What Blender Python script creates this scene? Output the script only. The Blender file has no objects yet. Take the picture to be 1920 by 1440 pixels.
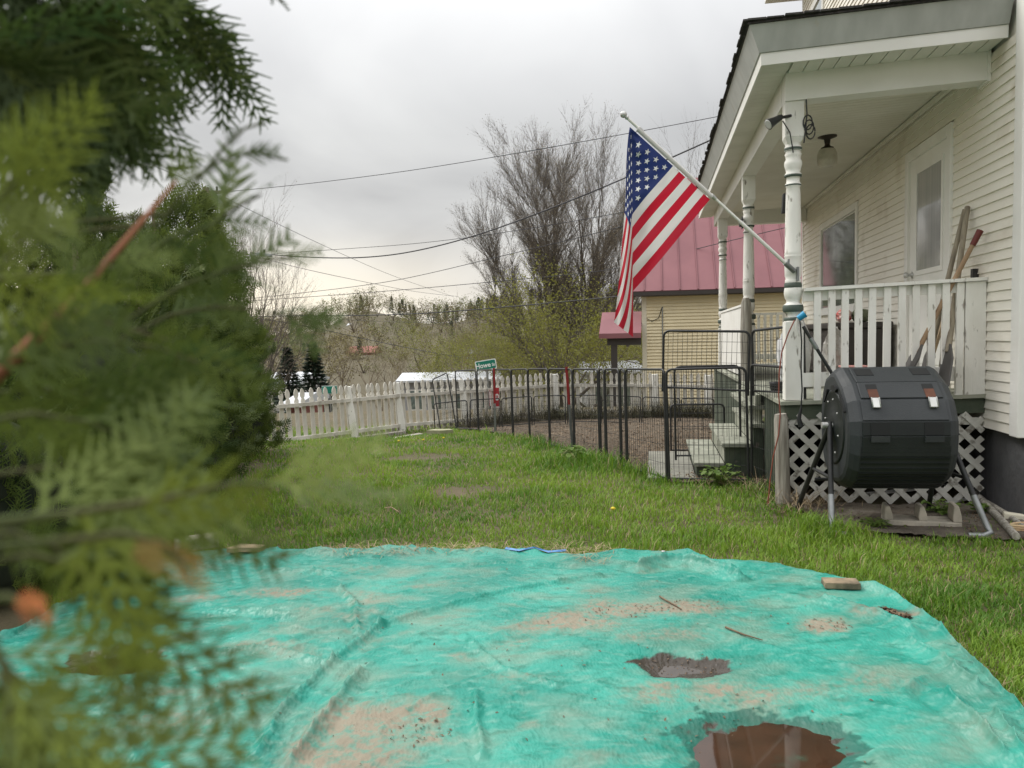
import bpy, bmesh, math, random
import numpy as np
from mathutils import Vector, Matrix
rnd = random.Random(7)
RNG = np.random.default_rng(11)
scene = bpy.context.scene
col = scene.collection

# ------------------------------------------------------------------ camera
F = 1450.0; H = 1.24; ROLL = math.radians(1.2); PITCH = math.atan(86.5 / F)
fw = np.array([0, math.cos(PITCH), -math.sin(PITCH)]); r0 = np.array([1.0, 0, 0]); u0 = np.cross(r0, fw)
RIGHT = r0 * math.cos(ROLL) - u0 * math.sin(ROLL); UP = r0 * math.sin(ROLL) + u0 * math.cos(ROLL)
CAM = np.array([0, 0, H])
cd = bpy.data.cameras.new('camera'); cam = bpy.data.objects.new('camera', cd); col.objects.link(cam)
M = Matrix.Identity(4)
for i in range(3):
    M[i][0] = RIGHT[i]; M[i][1] = UP[i]; M[i][2] = -fw[i]; M[i][3] = CAM[i]
cam.matrix_world = M
cd.sensor_width = 36.0; cd.lens = 36.0 * F / 1920.0; cd.clip_start = 0.02; cd.clip_end = 5000
cd.dof.use_dof = True; cd.dof.focus_distance = 7.0; cd.dof.aperture_fstop = 27.19 / 3.8
scene.camera = cam

# ------------------------------------------------------------------ world, sun, exposure
SUN_EL, SUN_AZ = math.radians(52), math.radians(-60)      # azimuth from +Y towards +X
world = bpy.data.worlds.new('World'); scene.world = world; world.use_nodes = True
nt = world.node_tree; nt.nodes.clear()
def wn(t, **k):
    n = nt.nodes.new(t)
    for a, b in k.items(): setattr(n, a, b)
    return n
sky = wn('ShaderNodeTexSky', sky_type='NISHITA', sun_disc=False, sun_elevation=SUN_EL, sun_rotation=SUN_AZ, air_density=2.0, dust_density=4.0)
skm = wn('ShaderNodeVectorMath', operation='SCALE'); skm.inputs['Scale'].default_value = 0.10
nt.links.new(sky.outputs[0], skm.inputs[0])
tc = wn('ShaderNodeTexCoord'); sep = wn('ShaderNodeSeparateXYZ'); nt.links.new(tc.outputs['Generated'], sep.inputs[0])
# cloud layer seen on a plane overhead: xy / (z + k)
zk = wn('ShaderNodeMath', operation='ADD'); zk.inputs[1].default_value = 0.22; nt.links.new(sep.outputs[2], zk.inputs[0])
zm = wn('ShaderNodeMath', operation='MAXIMUM'); zm.inputs[1].default_value = 0.08; nt.links.new(zk.outputs[0], zm.inputs[0])
dx = wn('ShaderNodeMath', operation='DIVIDE'); dy = wn('ShaderNodeMath', operation='DIVIDE')
nt.links.new(sep.outputs[0], dx.inputs[0]); nt.links.new(zm.outputs[0], dx.inputs[1])
nt.links.new(sep.outputs[1], dy.inputs[0]); nt.links.new(zm.outputs[0], dy.inputs[1])
cmb = wn('ShaderNodeCombineXYZ'); nt.links.new(dx.outputs[0], cmb.inputs[0]); nt.links.new(dy.outputs[0], cmb.inputs[1])
nz = wn('ShaderNodeTexNoise'); nz.inputs['Scale'].default_value = 1.0; nz.inputs['Detail'].default_value = 7; nz.inputs['Roughness'].default_value = 0.45
nz.inputs['Distortion'].default_value = 0.5
nt.links.new(cmb.outputs[0], nz.inputs['Vector'])
cr = wn('ShaderNodeValToRGB'); e = cr.color_ramp.elements
e[0].position = 0.33; e[0].color = (0.375, 0.375, 0.385, 1); e[1].position = 0.68; e[1].color = (0.60, 0.60, 0.597, 1)
nt.links.new(nz.outputs['Fac'], cr.inputs[0])
# overcast sky: brighter towards the zenith
zr = wn('ShaderNodeMapRange'); zr.inputs[1].default_value = 0.25; zr.inputs[2].default_value = 1.0; zr.inputs[3].default_value = 0.88; zr.inputs[4].default_value = 3.0
nt.links.new(sep.outputs[2], zr.inputs[0])
cs = wn('ShaderNodeVectorMath', operation='SCALE'); nt.links.new(cr.outputs[0], cs.inputs[0]); nt.links.new(zr.outputs[0], cs.inputs['Scale'])
# thin break of bright warm cloud low over the hills, all along the western horizon
hz = wn('ShaderNodeMapRange', interpolation_type='SMOOTHSTEP'); hz.inputs[1].default_value = 0.16; hz.inputs[2].default_value = 0.03; hz.inputs[3].default_value = 0.0; hz.inputs[4].default_value = 1.0
nt.links.new(sep.outputs[2], hz.inputs[0])
hx = wn('ShaderNodeMapRange', interpolation_type='SMOOTHSTEP'); hx.inputs[1].default_value = 0.10; hx.inputs[2].default_value = -0.35; hx.inputs[3].default_value = 0.12; hx.inputs[4].default_value = 1.0
nt.links.new(sep.outputs[0], hx.inputs[0])
hm = wn('ShaderNodeMath', operation='MULTIPLY'); nt.links.new(hz.outputs[0], hm.inputs[0]); nt.links.new(hx.outputs[0], hm.inputs[1])
mixh = wn('ShaderNodeMix', data_type='RGBA'); mixh.inputs[7].default_value = (0.86, 0.78, 0.63, 1)
nt.links.new(hm.outputs[0], mixh.inputs[0]); nt.links.new(cs.outputs[0], mixh.inputs[6])
mixs = wn('ShaderNodeMix', data_type='RGBA'); mixs.inputs[0].default_value = 0.93
nt.links.new(skm.outputs[0], mixs.inputs[6]); nt.links.new(mixh.outputs[2], mixs.inputs[7])
bg = wn('ShaderNodeBackground'); bg.inputs['Strength'].default_value = 1.0; nt.links.new(mixs.outputs[2], bg.inputs['Color'])
wo = wn('ShaderNodeOutputWorld'); nt.links.new(bg.outputs[0], wo.inputs['Surface'])

sd = bpy.data.lights.new('sun', 'SUN'); sun = bpy.data.objects.new('sun', sd); col.objects.link(sun)
sd.energy = 1.5; sd.angle = math.radians(25); sd.color = (1.0, 0.97, 0.92)
sv = Vector((math.sin(SUN_AZ) * math.cos(SUN_EL), math.cos(SUN_AZ) * math.cos(SUN_EL), math.sin(SUN_EL)))
sun.rotation_euler = sv.to_track_quat('Z', 'Y').to_euler(); sun.location = (0, 0, 30)
scene.view_settings.view_transform = 'Standard'; scene.view_settings.look = 'None'
scene.view_settings.exposure = 0.66; scene.view_settings.gamma = 1.0; scene.view_settings.use_curve_mapping = False
scene.render.engine = 'CYCLES'
scene.render.resolution_x = 1024; scene.render.resolution_y = 768

# ------------------------------------------------------------------ pixel -> place helpers
def ray(x, y): return RIGHT * (x - 960) / F + UP * (720 - y) / F + fw
A = math.atan(264 / F)                                   # the house grid is turned by this angle
DU = np.array([math.cos(A), -math.sin(A), 0]); DV = np.array([math.sin(A), math.cos(A), 0])
def W(u, v, z): return DU * u + DV * v + np.array([0, 0, z])
def onplane(x, y, n, c):
    d = ray(x, y); t = (c - np.dot(n, CAM)) / np.dot(n, d); return CAM + d * t
def atz(x, y, z=0.0): return onplane(x, y, np.array([0, 0, 1.0]), z)
def atY(x, y, Y): return onplane(x, y, np.array([0, 1.0, 0]), Y)
def atv(x, y, v):
    p = onplane(x, y, DV, v); return float(p @ DU), float(p[2])
def atu(x, y, u):
    p = onplane(x, y, DU, u); return float(p @ DV), float(p[2])

# ------------------------------------------------------------------ noise
def _h(ix, iy, seed):
    n = (ix.astype(np.int64) * 374761393 + iy.astype(np.int64) * 668265263 + seed * 974711) & 0xffffffff
    n = ((n ^ (n >> 13)) * 1274126177) & 0xffffffff
    return ((n ^ (n >> 16)) & 0xffff) / 65535.0
def vn(x, y, seed=0):
    x = np.asarray(x, float); y = np.asarray(y, float)
    ix = np.floor(x); iy = np.floor(y); fx = x - ix; fy = y - iy
    fx = fx * fx * (3 - 2 * fx); fy = fy * fy * (3 - 2 * fy)
    a = _h(ix, iy, seed); b = _h(ix + 1, iy, seed); c = _h(ix, iy + 1, seed); d = _h(ix + 1, iy + 1, seed)
    return (a + (b - a) * fx) * (1 - fy) + (c + (d - c) * fx) * fy
def fbm(x, y, seed=0, oct=4, lac=2.1, gain=0.5):
    s = 0; a = 1; t = 0
    x = np.asarray(x, float); y = np.asarray(y, float)
    for i in range(oct):
        s = s + a * vn(x, y, seed + i * 17); t += a; a *= gain
        x, y = (x * 0.87 - y * 0.49) * lac, (x * 0.49 + y * 0.87) * lac
    return s / t
def sst(a, b, x):
    t = np.clip((np.asarray(x, float) - a) / (b - a), 0, 1); return t * t * (3 - 2 * t)
def inpoly(px, py, poly):
    c = np.zeros(len(px), bool); n = len(poly)
    for i in range(n):
        x1, y1 = poly[i][:2]; x2, y2 = poly[(i + 1) % n][:2]
        k = ((y1 > py) != (y2 > py)) & (px < (x2 - x1) * (py - y1) / (y2 - y1 + 1e-12) + x1)
        c ^= k
    return c

# ------------------------------------------------------------------ materials
MATS = {}
def mat(name, c1, c2=None, scale=6.0, rough=0.75, bump=0.0, bscale=None, metal=0.0, stretch=(1, 1, 1), lo=0.35, hi=0.65,
        c3=None, c3scale=2.0, c3lo=0.6, c3hi=0.7, detail=5, spec=0.4, attr=None, transl=0.0, alpha=None, coat=0.0, dist=0.01):
    if name in MATS: return MATS[name]
    m = bpy.data.materials.new(name); m.use_nodes = True; MATS[name] = m
    t = m.node_tree; b = t.nodes['Principled BSDF']
    b.inputs['Roughness'].default_value = rough; b.inputs['Metallic'].default_value = metal
    b.inputs['Specular IOR Level'].default_value = spec
    if coat: b.inputs['Coat Weight'].default_value = coat
    co = t.nodes.new('ShaderNodeTexCoord'); mp = t.nodes.new('ShaderNodeMapping'); mp.inputs['Scale'].default_value = stretch
    t.links.new(co.outputs['Object'], mp.inputs[0])
    def noise(s, d=detail):
        n = t.nodes.new('ShaderNodeTexNoise'); n.inputs['Scale'].default_value = s; n.inputs['Detail'].default_value = d
        t.links.new(mp.outputs[0], n.inputs['Vector']); return n
    def ramp(src, a, z):
        r = t.nodes.new('ShaderNodeMapRange'); r.inputs[1].default_value = a; r.inputs[2].default_value = z
        t.links.new(src, r.inputs[0]); return r.outputs[0]
    def mix(fac, a, z):
        x = t.nodes.new('ShaderNodeMix'); x.data_type = 'RGBA'; t.links.new(fac, x.inputs[0])
        for s, q in ((6, a), (7, z)):
            if isinstance(q, tuple): x.inputs[s].default_value = (*q, 1)
            else: t.links.new(q, x.inputs[s])
        return x.outputs[2]
    out = None
    if attr:
        an = t.nodes.new('ShaderNodeAttribute'); an.attribute_name = attr; fac = an.outputs['Fac']
        out = mix(fac, c1, c2)
    elif c2 is not None:
        out = mix(ramp(noise(scale).outputs['Fac'], lo, hi), c1, c2)
    if c3 is not None:
        out = mix(ramp(noise(c3scale, 6).outputs['Fac'], c3lo, c3hi), out if out is not None else c1, c3)
    if out is not None: t.links.new(out, b.inputs['Base Color'])
    else: b.inputs['Base Color'].default_value = (*c1, 1)
    if bump:
        n = noise(bscale or scale * 4, 6); bp = t.nodes.new('ShaderNodeBump'); bp.inputs['Strength'].default_value = bump; bp.inputs['Distance'].default_value = dist
        t.links.new(n.outputs['Fac'], bp.inputs['Height']); t.links.new(bp.outputs[0], b.inputs['Normal'])
    if transl:
        tr = t.nodes.new('ShaderNodeBsdfTranslucent'); ms = t.nodes.new('ShaderNodeMixShader'); ms.inputs[0].default_value = transl
        if out is not None: t.links.new(out, tr.inputs[0])
        else: tr.inputs[0].default_value = (*c1, 1)
        o = t.nodes['Material Output']
        t.links.new(b.outputs[0], ms.inputs[1]); t.links.new(tr.outputs[0], ms.inputs[2]); t.links.new(ms.outputs[0], o.inputs[0])
    return m

# ------------------------------------------------------------------ mesh builder
OFF = {}
def V(p): return np.array(p, float)
def nrm(a): a = np.asarray(a, float); return a / (np.linalg.norm(a) + 1e-12)
class MB:
    def __init__(s): s.v = []; s.f = []; s.m = []; s.s = []; s.n = 0
    def add(s, vs, fs, m=0, sm=False):
        s.v.extend(tuple(float(c) for c in q) for q in vs)
        for f in fs: s.f.append(tuple(i + s.n for i in f)); s.m.append(m); s.s.append(sm)
        s.n += len(vs); return s
    def box(s, a, b, m=0):
        x0, y0, z0 = a; x1, y1, z1 = b
        vs = [(x0, y0, z0), (x1, y0, z0), (x1, y1, z0), (x0, y1, z0), (x0, y0, z1), (x1, y0, z1), (x1, y1, z1), (x0, y1, z1)]
        return s.add(vs, [(0, 3, 2, 1), (4, 5, 6, 7), (0, 1, 5, 4), (1, 2, 6, 5), (2, 3, 7, 6), (3, 0, 4, 7)], m)
    def hexa(s, vs, m=0):                                   # 8 corners: bottom 4 ccw, top 4 ccw
        return s.add(vs, [(0, 3, 2, 1), (4, 5, 6, 7), (0, 1, 5, 4), (1, 2, 6, 5), (2, 3, 7, 6), (3, 0, 4, 7)], m)
    def beam(s, p, q, w, h, up=(0, 0, 1), m=0):
        p = V(p); q = V(q); d = nrm(q - p); sd = nrm(np.cross(d, up)) * w / 2; uu = nrm(np.cross(sd, d)) * h / 2
        vs = [p - sd - uu, p + sd - uu, q + sd - uu, q - sd - uu, p - sd + uu, p + sd + uu, q + sd + uu, q - sd + uu]
        return s.hexa(vs, m)
    def tube(s, pts, r, n=8, m=0, sm=True, caps=True):
        pts = [V(p) for p in pts]; k = len(pts); rs = r if isinstance(r, (list, tuple)) else [r] * k
        vs = []; ref = None
        for i in range(k):
            d = nrm(pts[min(i + 1, k - 1)] - pts[max(i - 1, 0)])
            if ref is None:
                ref = np.cross(d, (0, 0, 1) if abs(d[2]) < 0.9 else (1, 0, 0))
            ref = nrm(ref - d * (ref @ d)); b = np.cross(d, ref)
            for j in range(n):
                a = 2 * math.pi * j / n; vs.append(pts[i] + (ref * math.cos(a) + b * math.sin(a)) * rs[i])
        fs = [(i * n + j, i * n + (j + 1) % n, (i + 1) * n + (j + 1) % n, (i + 1) * n + j) for i in range(k - 1) for j in range(n)]
        s.add(vs, fs, m, sm)
        if caps: s.add(vs[:n], [tuple(range(n))[::-1]], m); s.add(vs[-n:], [tuple(range(n))], m)
        return s
    def lathe(s, prof, base=(0, 0, 0), n=18, m=0, sm=True, axis=None):
        b = V(base); k = len(prof); vs = []
        if axis is None: ax, e1, e2 = V((0, 0, 1)), V((1, 0, 0)), V((0, 1, 0))
        else:
            ax = nrm(axis); e1 = nrm(np.cross(ax, (0, 0, 1) if abs(ax[2]) < 0.9 else (1, 0, 0))); e2 = np.cross(ax, e1)
        for r, z in prof:
            for j in range(n):
                a = 2 * math.pi * j / n; vs.append(b + e1 * r * math.cos(a) + e2 * r * math.sin(a) + ax * z)
        fs = [(i * n + j, i * n + (j + 1) % n, (i + 1) * n + (j + 1) % n, (i + 1) * n + j) for i in range(k - 1) for j in range(n)]
        s.add(vs, fs, m, sm); s.add(vs[:n], [tuple(range(n))[::-1]], m); s.add(vs[-n:], [tuple(range(n))], m); return s
    def prism(s, poly, o, ex, ey, ez, d0, d1, m=0):          # 2-D polygon (ex, ey) pushed along ez from d0 to d1
        o = V(o); ex = V(ex); ey = V(ey); ez = V(ez); n = len(poly)
        vs = [o + ex * x + ey * y + ez * d0 for x, y in poly] + [o + ex * x + ey * y + ez * d1 for x, y in poly]
        fs = [tuple(range(n))[::-1], tuple(range(n, 2 * n))] + [(i, (i + 1) % n, n + (i + 1) % n, n + i) for i in range(n)]
        return s.add(vs, fs, m)
    def build(s, name, mats, parent=None, off=None, bevel=0.0):
        o = V(OFF[parent.name]) if parent is not None else V(off if off is not None else (0, 0, 0))
        me = bpy.data.meshes.new(name)
        me.from_pydata([(a - o[0], b - o[1], c - o[2]) for a, b, c in s.v], [], s.f)
        ob = link(name, me, mats, parent)
        me.polygons.foreach_set('material_index', s.m); me.polygons.foreach_set('use_smooth', s.s); me.update()
        OFF[ob.name] = tuple(o)
        if bevel:
            b = ob.modifiers.new('bevel', 'BEVEL'); b.width = bevel; b.segments = 2; b.limit_method = 'ANGLE'
        return ob
def link(name, me, mats, parent=None):
    if not isinstance(mats, (list, tuple)): mats = [mats]
    if len(me.materials) == 0:
        for m in mats: me.materials.append(m)
    ob = bpy.data.objects.new(name, me); col.objects.link(ob)
    if parent is not None: ob.parent = parent
    return ob
def tag(o, label=None, cat=None, group=None, kind=None):
    if label: o['label'] = label
    if cat: o['category'] = cat
    if group: o['group'] = group
    if kind: o['kind'] = kind
    return o
def thing(name, label, cat, loc=(0, 0, 0), frame='w', group=None, rotz=None):
    o = bpy.data.objects.new(name, None); col.objects.link(o); o.empty_display_size = 0.1
    if frame == 'h': o.location = W(*loc); o.rotation_euler = (0, 0, -A)
    else: o.location = loc
    OFF[o.name] = tuple(loc)
    if rotz is not None: o.rotation_euler = (0, 0, rotz); OFF[o.name] = (0, 0, 0)
    return tag(o, label, cat, group)
def solo(mb, name, mats, loc, label, cat, frame='w', group=None, bevel=0.0):
    o = mb.build(name, mats, None, loc, bevel)
    if frame == 'h': o.location = W(*loc); o.rotation_euler = (0, 0, -A)
    else: o.location = tuple(float(c) for c in loc)
    return tag(o, label, cat, group)
def npmesh(name, verts, faces, mats, parent=None, attrs=None, smooth=False, midx=None):
    verts = np.asarray(verts, np.float32); faces = np.asarray(faces, np.int32); k = faces.shape[1]
    me = bpy.data.meshes.new(name)
    me.vertices.add(len(verts)); me.vertices.foreach_set('co', verts.ravel())
    me.loops.add(faces.size); me.loops.foreach_set('vertex_index', faces.ravel())
    me.polygons.add(len(faces)); me.polygons.foreach_set('loop_start', np.arange(0, faces.size, k, dtype=np.int32))
    if smooth: me.polygons.foreach_set('use_smooth', np.ones(len(faces), bool))
    ob = link(name, me, mats, parent)
    if midx is not None: me.polygons.foreach_set('material_index', np.asarray(midx, np.int32))
    for an, av in (attrs or {}).items():
        a = me.attributes.new(an, 'FLOAT', 'POINT'); a.data.foreach_set('value', np.asarray(av, np.float32))
    me.update(calc_edges=True); me.validate()
    return ob

# ------------------------------------------------------------------ palette
m_siding = mat('vinyl_siding', (0.83, 0.80, 0.71), (0.78, 0.74, 0.64), scale=1.6, rough=0.5, c3=(0.52, 0.45, 0.34), c3scale=2.6, c3lo=0.56, c3hi=0.85, stretch=(1, 0.9, 1.2), bump=0.05, bscale=60)
m_white = mat('white_trim', (0.82, 0.81, 0.77), (0.75, 0.74, 0.69), scale=3, rough=0.55, bump=0.03)
m_peel = mat('peeling_white_paint', (0.80, 0.79, 0.74), (0.70, 0.685, 0.63), scale=7, rough=0.8, c3=(0.30, 0.28, 0.24), c3scale=24, c3lo=0.61, c3hi=0.68, bump=0.25, bscale=30, stretch=(1, 1, 0.35))
m_peel2 = mat('weathered_lattice_paint', (0.60, 0.595, 0.55), (0.46, 0.45, 0.41), scale=9, rough=0.85, c3=(0.18, 0.165, 0.14), c3scale=14, c3lo=0.58, c3hi=0.68, bump=0.3, bscale=40)
m_fascia = mat('gray_aluminium_fascia', (0.48, 0.49, 0.47), (0.41, 0.42, 0.40), scale=2, rough=0.5, c3=(0.42, 0.36, 0.24), c3scale=1.6, c3lo=0.68, c3hi=0.8, stretch=(5, 5, 0.4))
m_soffit = mat('white_soffit', (0.78, 0.77, 0.71), (0.70, 0.69, 0.63), scale=3, rough=0.6)
m_ceil = mat('porch_ceiling_paint', (0.80, 0.78, 0.70), (0.73, 0.71, 0.62), scale=2.5, rough=0.65)
m_shing = mat('dark_shingle', (0.035, 0.033, 0.033), (0.07, 0.065, 0.06), scale=30, rough=0.9, bump=0.6, bscale=60)
m_green = mat('dark_green_paint', (0.045, 0.062, 0.042), (0.075, 0.09, 0.06), scale=8, rough=0.7, c3=(0.12, 0.11, 0.09), c3scale=12, c3lo=0.63, c3hi=0.7, bump=0.2)
m_tread = mat('worn_green_gray_tread', (0.25, 0.262, 0.205), (0.33, 0.335, 0.27), scale=7, rough=0.85, c3=(0.15, 0.145, 0.115), c3scale=9, c3lo=0.62, c3hi=0.7, bump=0.3, bscale=35)
m_ring = mat('green_ring_paint', (0.06, 0.085, 0.07), (0.09, 0.11, 0.09), scale=12, rough=0.6)
m_found = mat('gray_foundation', (0.13, 0.13, 0.135), (0.085, 0.085, 0.09), scale=3, rough=0.9, bump=0.5, bscale=14, stretch=(1, 1, 1), dist=0.03)
m_glass = mat('window_glass', (0.10, 0.13, 0.12), (0.20, 0.25, 0.22), scale=6, rough=0.06, spec=1.0, coat=0.4)
m_doorglass = mat('door_glass_over_curtain', (0.40, 0.40, 0.39), (0.32, 0.33, 0.33), scale=2.5, rough=0.05, spec=1.0, stretch=(1, 9, 0.2), coat=0.5)
m_bare = mat('weathered_gray_wood', (0.42, 0.395, 0.34), (0.20, 0.18, 0.15), scale=14, rough=0.9, bump=0.6, bscale=18, stretch=(3, 3, 0.25), dist=0.02)
m_black = mat('black_metal', (0.018, 0.019, 0.02), (0.03, 0.03, 0.03), scale=20, rough=0.45)
m_wire = mat('black_wire', (0.02, 0.02, 0.02), rough=0.5)
m_plastic = mat('charcoal_plastic', (0.024, 0.028, 0.030), (0.034, 0.038, 0.040), scale=4, rough=0.55, bump=0.15, bscale=120, c3=(0.06, 0.062, 0.06), c3scale=3, c3lo=0.60, c3hi=0.8, spec=0.4)
m_plastic2 = mat('shaded_plastic', (0.008, 0.011, 0.011), (0.013, 0.017, 0.016), scale=4, rough=0.5, bump=0.12, bscale=100)  # darker copy of the charcoal plastic, front and end shade put into its colour
m_dark = mat('recess_shade', (0.010, 0.011, 0.011), rough=0.7)  # near-black colour stands in for shade inside slots, recesses and gaps
m_galv = mat('galvanised_tube', (0.30, 0.31, 0.31), (0.22, 0.23, 0.23), scale=14, rough=0.42, metal=0.6)
m_steel = mat('bright_clasp_metal', (0.62, 0.62, 0.60), (0.5, 0.5, 0.48), scale=12, rough=0.35, metal=0.5)
m_rust = mat('rusty_strap', (0.12, 0.048, 0.028), (0.08, 0.033, 0.022), scale=20, rough=0.8)
m_wood = mat('tan_wood', (0.42, 0.32, 0.20), (0.30, 0.22, 0.14), scale=8, rough=0.8, bump=0.3, stretch=(1, 6, 6))
m_conc = mat('concrete', (0.50, 0.45, 0.37), (0.36, 0.33, 0.27), scale=14, rough=0.95, bump=0.5, bscale=60)
m_soil = mat('dark_soil', (0.075, 0.06, 0.045), (0.13, 0.11, 0.085), scale=7, rough=0.95, bump=0.9, bscale=30, c3=(0.19, 0.17, 0.14), c3scale=4, c3lo=0.58, c3hi=0.72, dist=0.03)
m_mulch = mat('brown_mulch', (0.095, 0.072, 0.050), (0.16, 0.125, 0.085), scale=9, rough=0.95, bump=1.0, bscale=50, c3=(0.27, 0.21, 0.14), c3scale=2.5, c3lo=0.6, c3hi=0.75, dist=0.03)
m_lawn0 = mat('lawn_soil', (0.085, 0.075, 0.038), (0.12, 0.095, 0.055), scale=3, rough=0.95, bump=0.6, bscale=30, dist=0.03)

m_lawn = m_lawn0; t = m_lawn.node_tree; _b = t.nodes['Principled BSDF']; _src = _b.inputs['Base Color'].links[0].from_socket
_co = t.nodes.new('ShaderNodeTexCoord'); _sp = t.nodes.new('ShaderNodeSeparateXYZ'); t.links.new(_co.outputs['Object'], _sp.inputs[0])
_mr = t.nodes.new('ShaderNodeMapRange'); _mr.inputs[1].default_value = 30; _mr.inputs[2].default_value = 42; t.links.new(_sp.outputs[1], _mr.inputs[0])
_mx = t.nodes.new('ShaderNodeMix'); _mx.data_type = 'RGBA'; _mx.inputs[7].default_value = (0.10, 0.085, 0.05, 1); t.links.new(_mr.outputs[0], _mx.inputs[0]); t.links.new(_src, _mx.inputs[6]); t.links.new(_mx.outputs[2], _b.inputs['Base Color'])
# ------------------------------------------------------------------ the ground, one sheet to the horizon
_rx = np.array([-2.0, -0.7, -0.31, -0.25, -0.22, -0.186, -0.15, -0.11, -0.07, -0.04, 0.0, 0.05, 0.2, 0.5, 2.0])
_rh = np.array([60, 50, 48, 52, 74, 92, 80, 64, 66, 76, 84, 92, 95, 100, 100.0]) * 380 / 1450 + 1.24 - 9.5
def gh(x, y):
    x = np.asarray(x, float); y = np.asarray(y, float)
    z = -0.036 * np.clip(y - 6.0, 0, 6.5) - 0.25 * sst(12.3, 14.2, y + 1.4 * sst(-0.9, -1.8, x))
    z = z - 2.6 * sst(18.5, 30, y) - 0.9 * sst(30, 60, y)
    az = x / np.maximum(y, 5.0)
    hr = np.interp(az, _rx, _rh)
    z = z + sst(85, 380, y) * (hr + 4.0)
    near = sst(60, 10, np.hypot(x, y))
    z = z + near * 0.03 * (fbm(x * 0.9, y * 0.9, 3, 3) - 0.5)
    z = z + (1 - near) * 1.2 * (fbm(x * 0.03, y * 0.03, 9, 3) - 0.5)
    return z
def G(x, y): return float(gh(np.array([x]), np.array([y]))[0])
gx = np.concatenate([-np.geomspace(900, 14, 40), np.linspace(-13.5, 13.5, 136), np.geomspace(14, 900, 40)])
gy = np.concatenate([-np.geomspace(300, 6.5, 14), np.linspace(-6, 20, 160), np.geomspace(20.5, 1500, 90)])
X, Y = np.meshgrid(gx, gy); Z = gh(X.ravel(), Y.ravel())
def gridfaces(nx, ny):
    i = np.arange(nx - 1)[None, :] + nx * np.arange(ny - 1)[:, None]
    return np.stack([i, i + 1, i + nx + 1, i + nx], -1).reshape(-1, 4)
tag(npmesh('ground', np.stack([X.ravel(), Y.ravel(), Z], 1), gridfaces(len(gx), len(gy)), m_lawn, smooth=True), kind='structure')

# pen posts (front run): pixel x, distance
PEN = [(824, 13.0), (855, 12.6), (895, 12.0), (927, 11.4), (960, 10.8), (991, 10.2), (1029, 9.5), (1075, 8.8), (1124, 8.1), (1135, 7.9), (1163, 7.45), (1174, 7.28), (1250, 6.55)]
def penp(px, Yd):
    k = ray(px, 700); return (k[0] / k[1] * Yd, Yd)
PENP = [penp(*p) for p in PEN]
# picket fence line: pixel x, distance
FEN = [(440, 12.2), (660, 13.6), (750, 14.4), (872, 15.3), (1040, 16.6), (1228, 16.6), (1330, 16.2), (1470, 15.4)]
FENP = [penp(*p) for p in FEN]
pen_poly = PENP + [(1.30, 6.45), (2.05, 6.2), (2.6, 6.0), (3.6, 9.0), (4.9, 15.2)] + [(x, y - 0.35) for x, y in FENP[::-1][1:5]] + [(PENP[0][0] - 0.15, 13.8)]
def sheet(name, poly, m, step, dz, hump=0.0, seed=5):
    P = np.array(poly); x0, y0 = P.min(0); x1, y1 = P.max(0)
    xs = np.arange(x0, x1 + step, step); ys = np.arange(y0, y1 + step, step)
    X, Y = np.meshgrid(xs, ys); f = gridfaces(len(xs), len(ys))
    xr, yr = X.ravel(), Y.ravel(); ins = inpoly(xr, yr, poly); f = f[ins[f].all(1)]
    z = gh(xr, yr) + dz + hump * (fbm(xr * 5, yr * 5, seed, 4))
    used = np.unique(f); mp = np.zeros(len(xr), int); mp[used] = np.arange(len(used))
    return tag(npmesh(name, np.stack([xr, yr, z], 1)[used], mp[f], m, smooth=True), kind='structure')
sheet('pen_ground', pen_poly, m_mulch, 0.06, 0.006, 0.03)
soil_poly = [tuple(atz(x, y)[:2]) for x, y in [(1465, 945), (1500, 962), (1560, 985), (1640, 1004), (1760, 1014), (1860, 1016), (1960, 1020), (2100, 1020)]] + [tuple(W(2.3, 5.0, 0)[:2]), tuple(W(2.3, 5.8, 0)[:2]), tuple(W(0.9, 5.8, 0)[:2])]
sheet('bare_soil', soil_poly, m_soil, 0.03, 0.008, 0.03, 8)
bare1 = atz(868, 921); bare2 = atz(790, 861, -0.12)
BARE = [(bare1[0], bare1[1], 0.34, 0.26), (bare2[0], bare2[1], 0.42, 0.45)]
# road below the picket fence
m_asph = mat('asphalt', (0.055, 0.055, 0.056), (0.075, 0.074, 0.072), scale=12, rough=0.9, bump=0.3)
sheet('road', [(-30, 23.5), (9, 24.5), (9, 29.5), (-30, 28.5)], m_asph, 0.8, 0.03)

# ------------------------------------------------------------------ the tarp
far_px = [(-60, 1240), (40, 1205), (130, 1150), (240, 1092), (350, 1062), (430, 1050), (520, 1050), (640, 1053), (760, 1049), (900, 1051), (1000, 1053), (1095, 1064), (1150, 1056), (1210, 1049), (1290, 1051), (1335, 1069), (1420, 1076), (1480, 1085), (1545, 1101), (1620, 1121), (1680, 1142), (1742, 1187), (1790, 1231), (1840, 1291), (1890, 1340), (1940, 1395), (1975, 1460), (1990, 1560)]
far = np.array([atz(x, y)[:2] for x, y in far_px])
near = np.array([[-2.15, 1.0], [-1.2, 0.75], [0.0, 0.70], [0.9, 0.75], [1.30, 1.45]])
def resample(P, n):
    d = np.r_[0, np.cumsum(np.linalg.norm(np.diff(P, axis=0), axis=1))]; t = np.linspace(0, d[-1], n)
    return np.stack([np.interp(t, d, P[:, 0]), np.interp(t, d, P[:, 1])], 1)
NU, NVt = 620, 410
fe = resample(far, NU); ne = resample(near, NU)
for _ in range(3): fe[1:-1] = (fe[:-2] + fe[1:-1] * 2 + fe[2:]) / 4
tt = np.linspace(0, 1, NVt) ** 1.15
TP = fe[None] * (1 - tt)[:, None, None] + ne[None] * tt[:, None, None]          # row 0 = far edge
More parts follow.
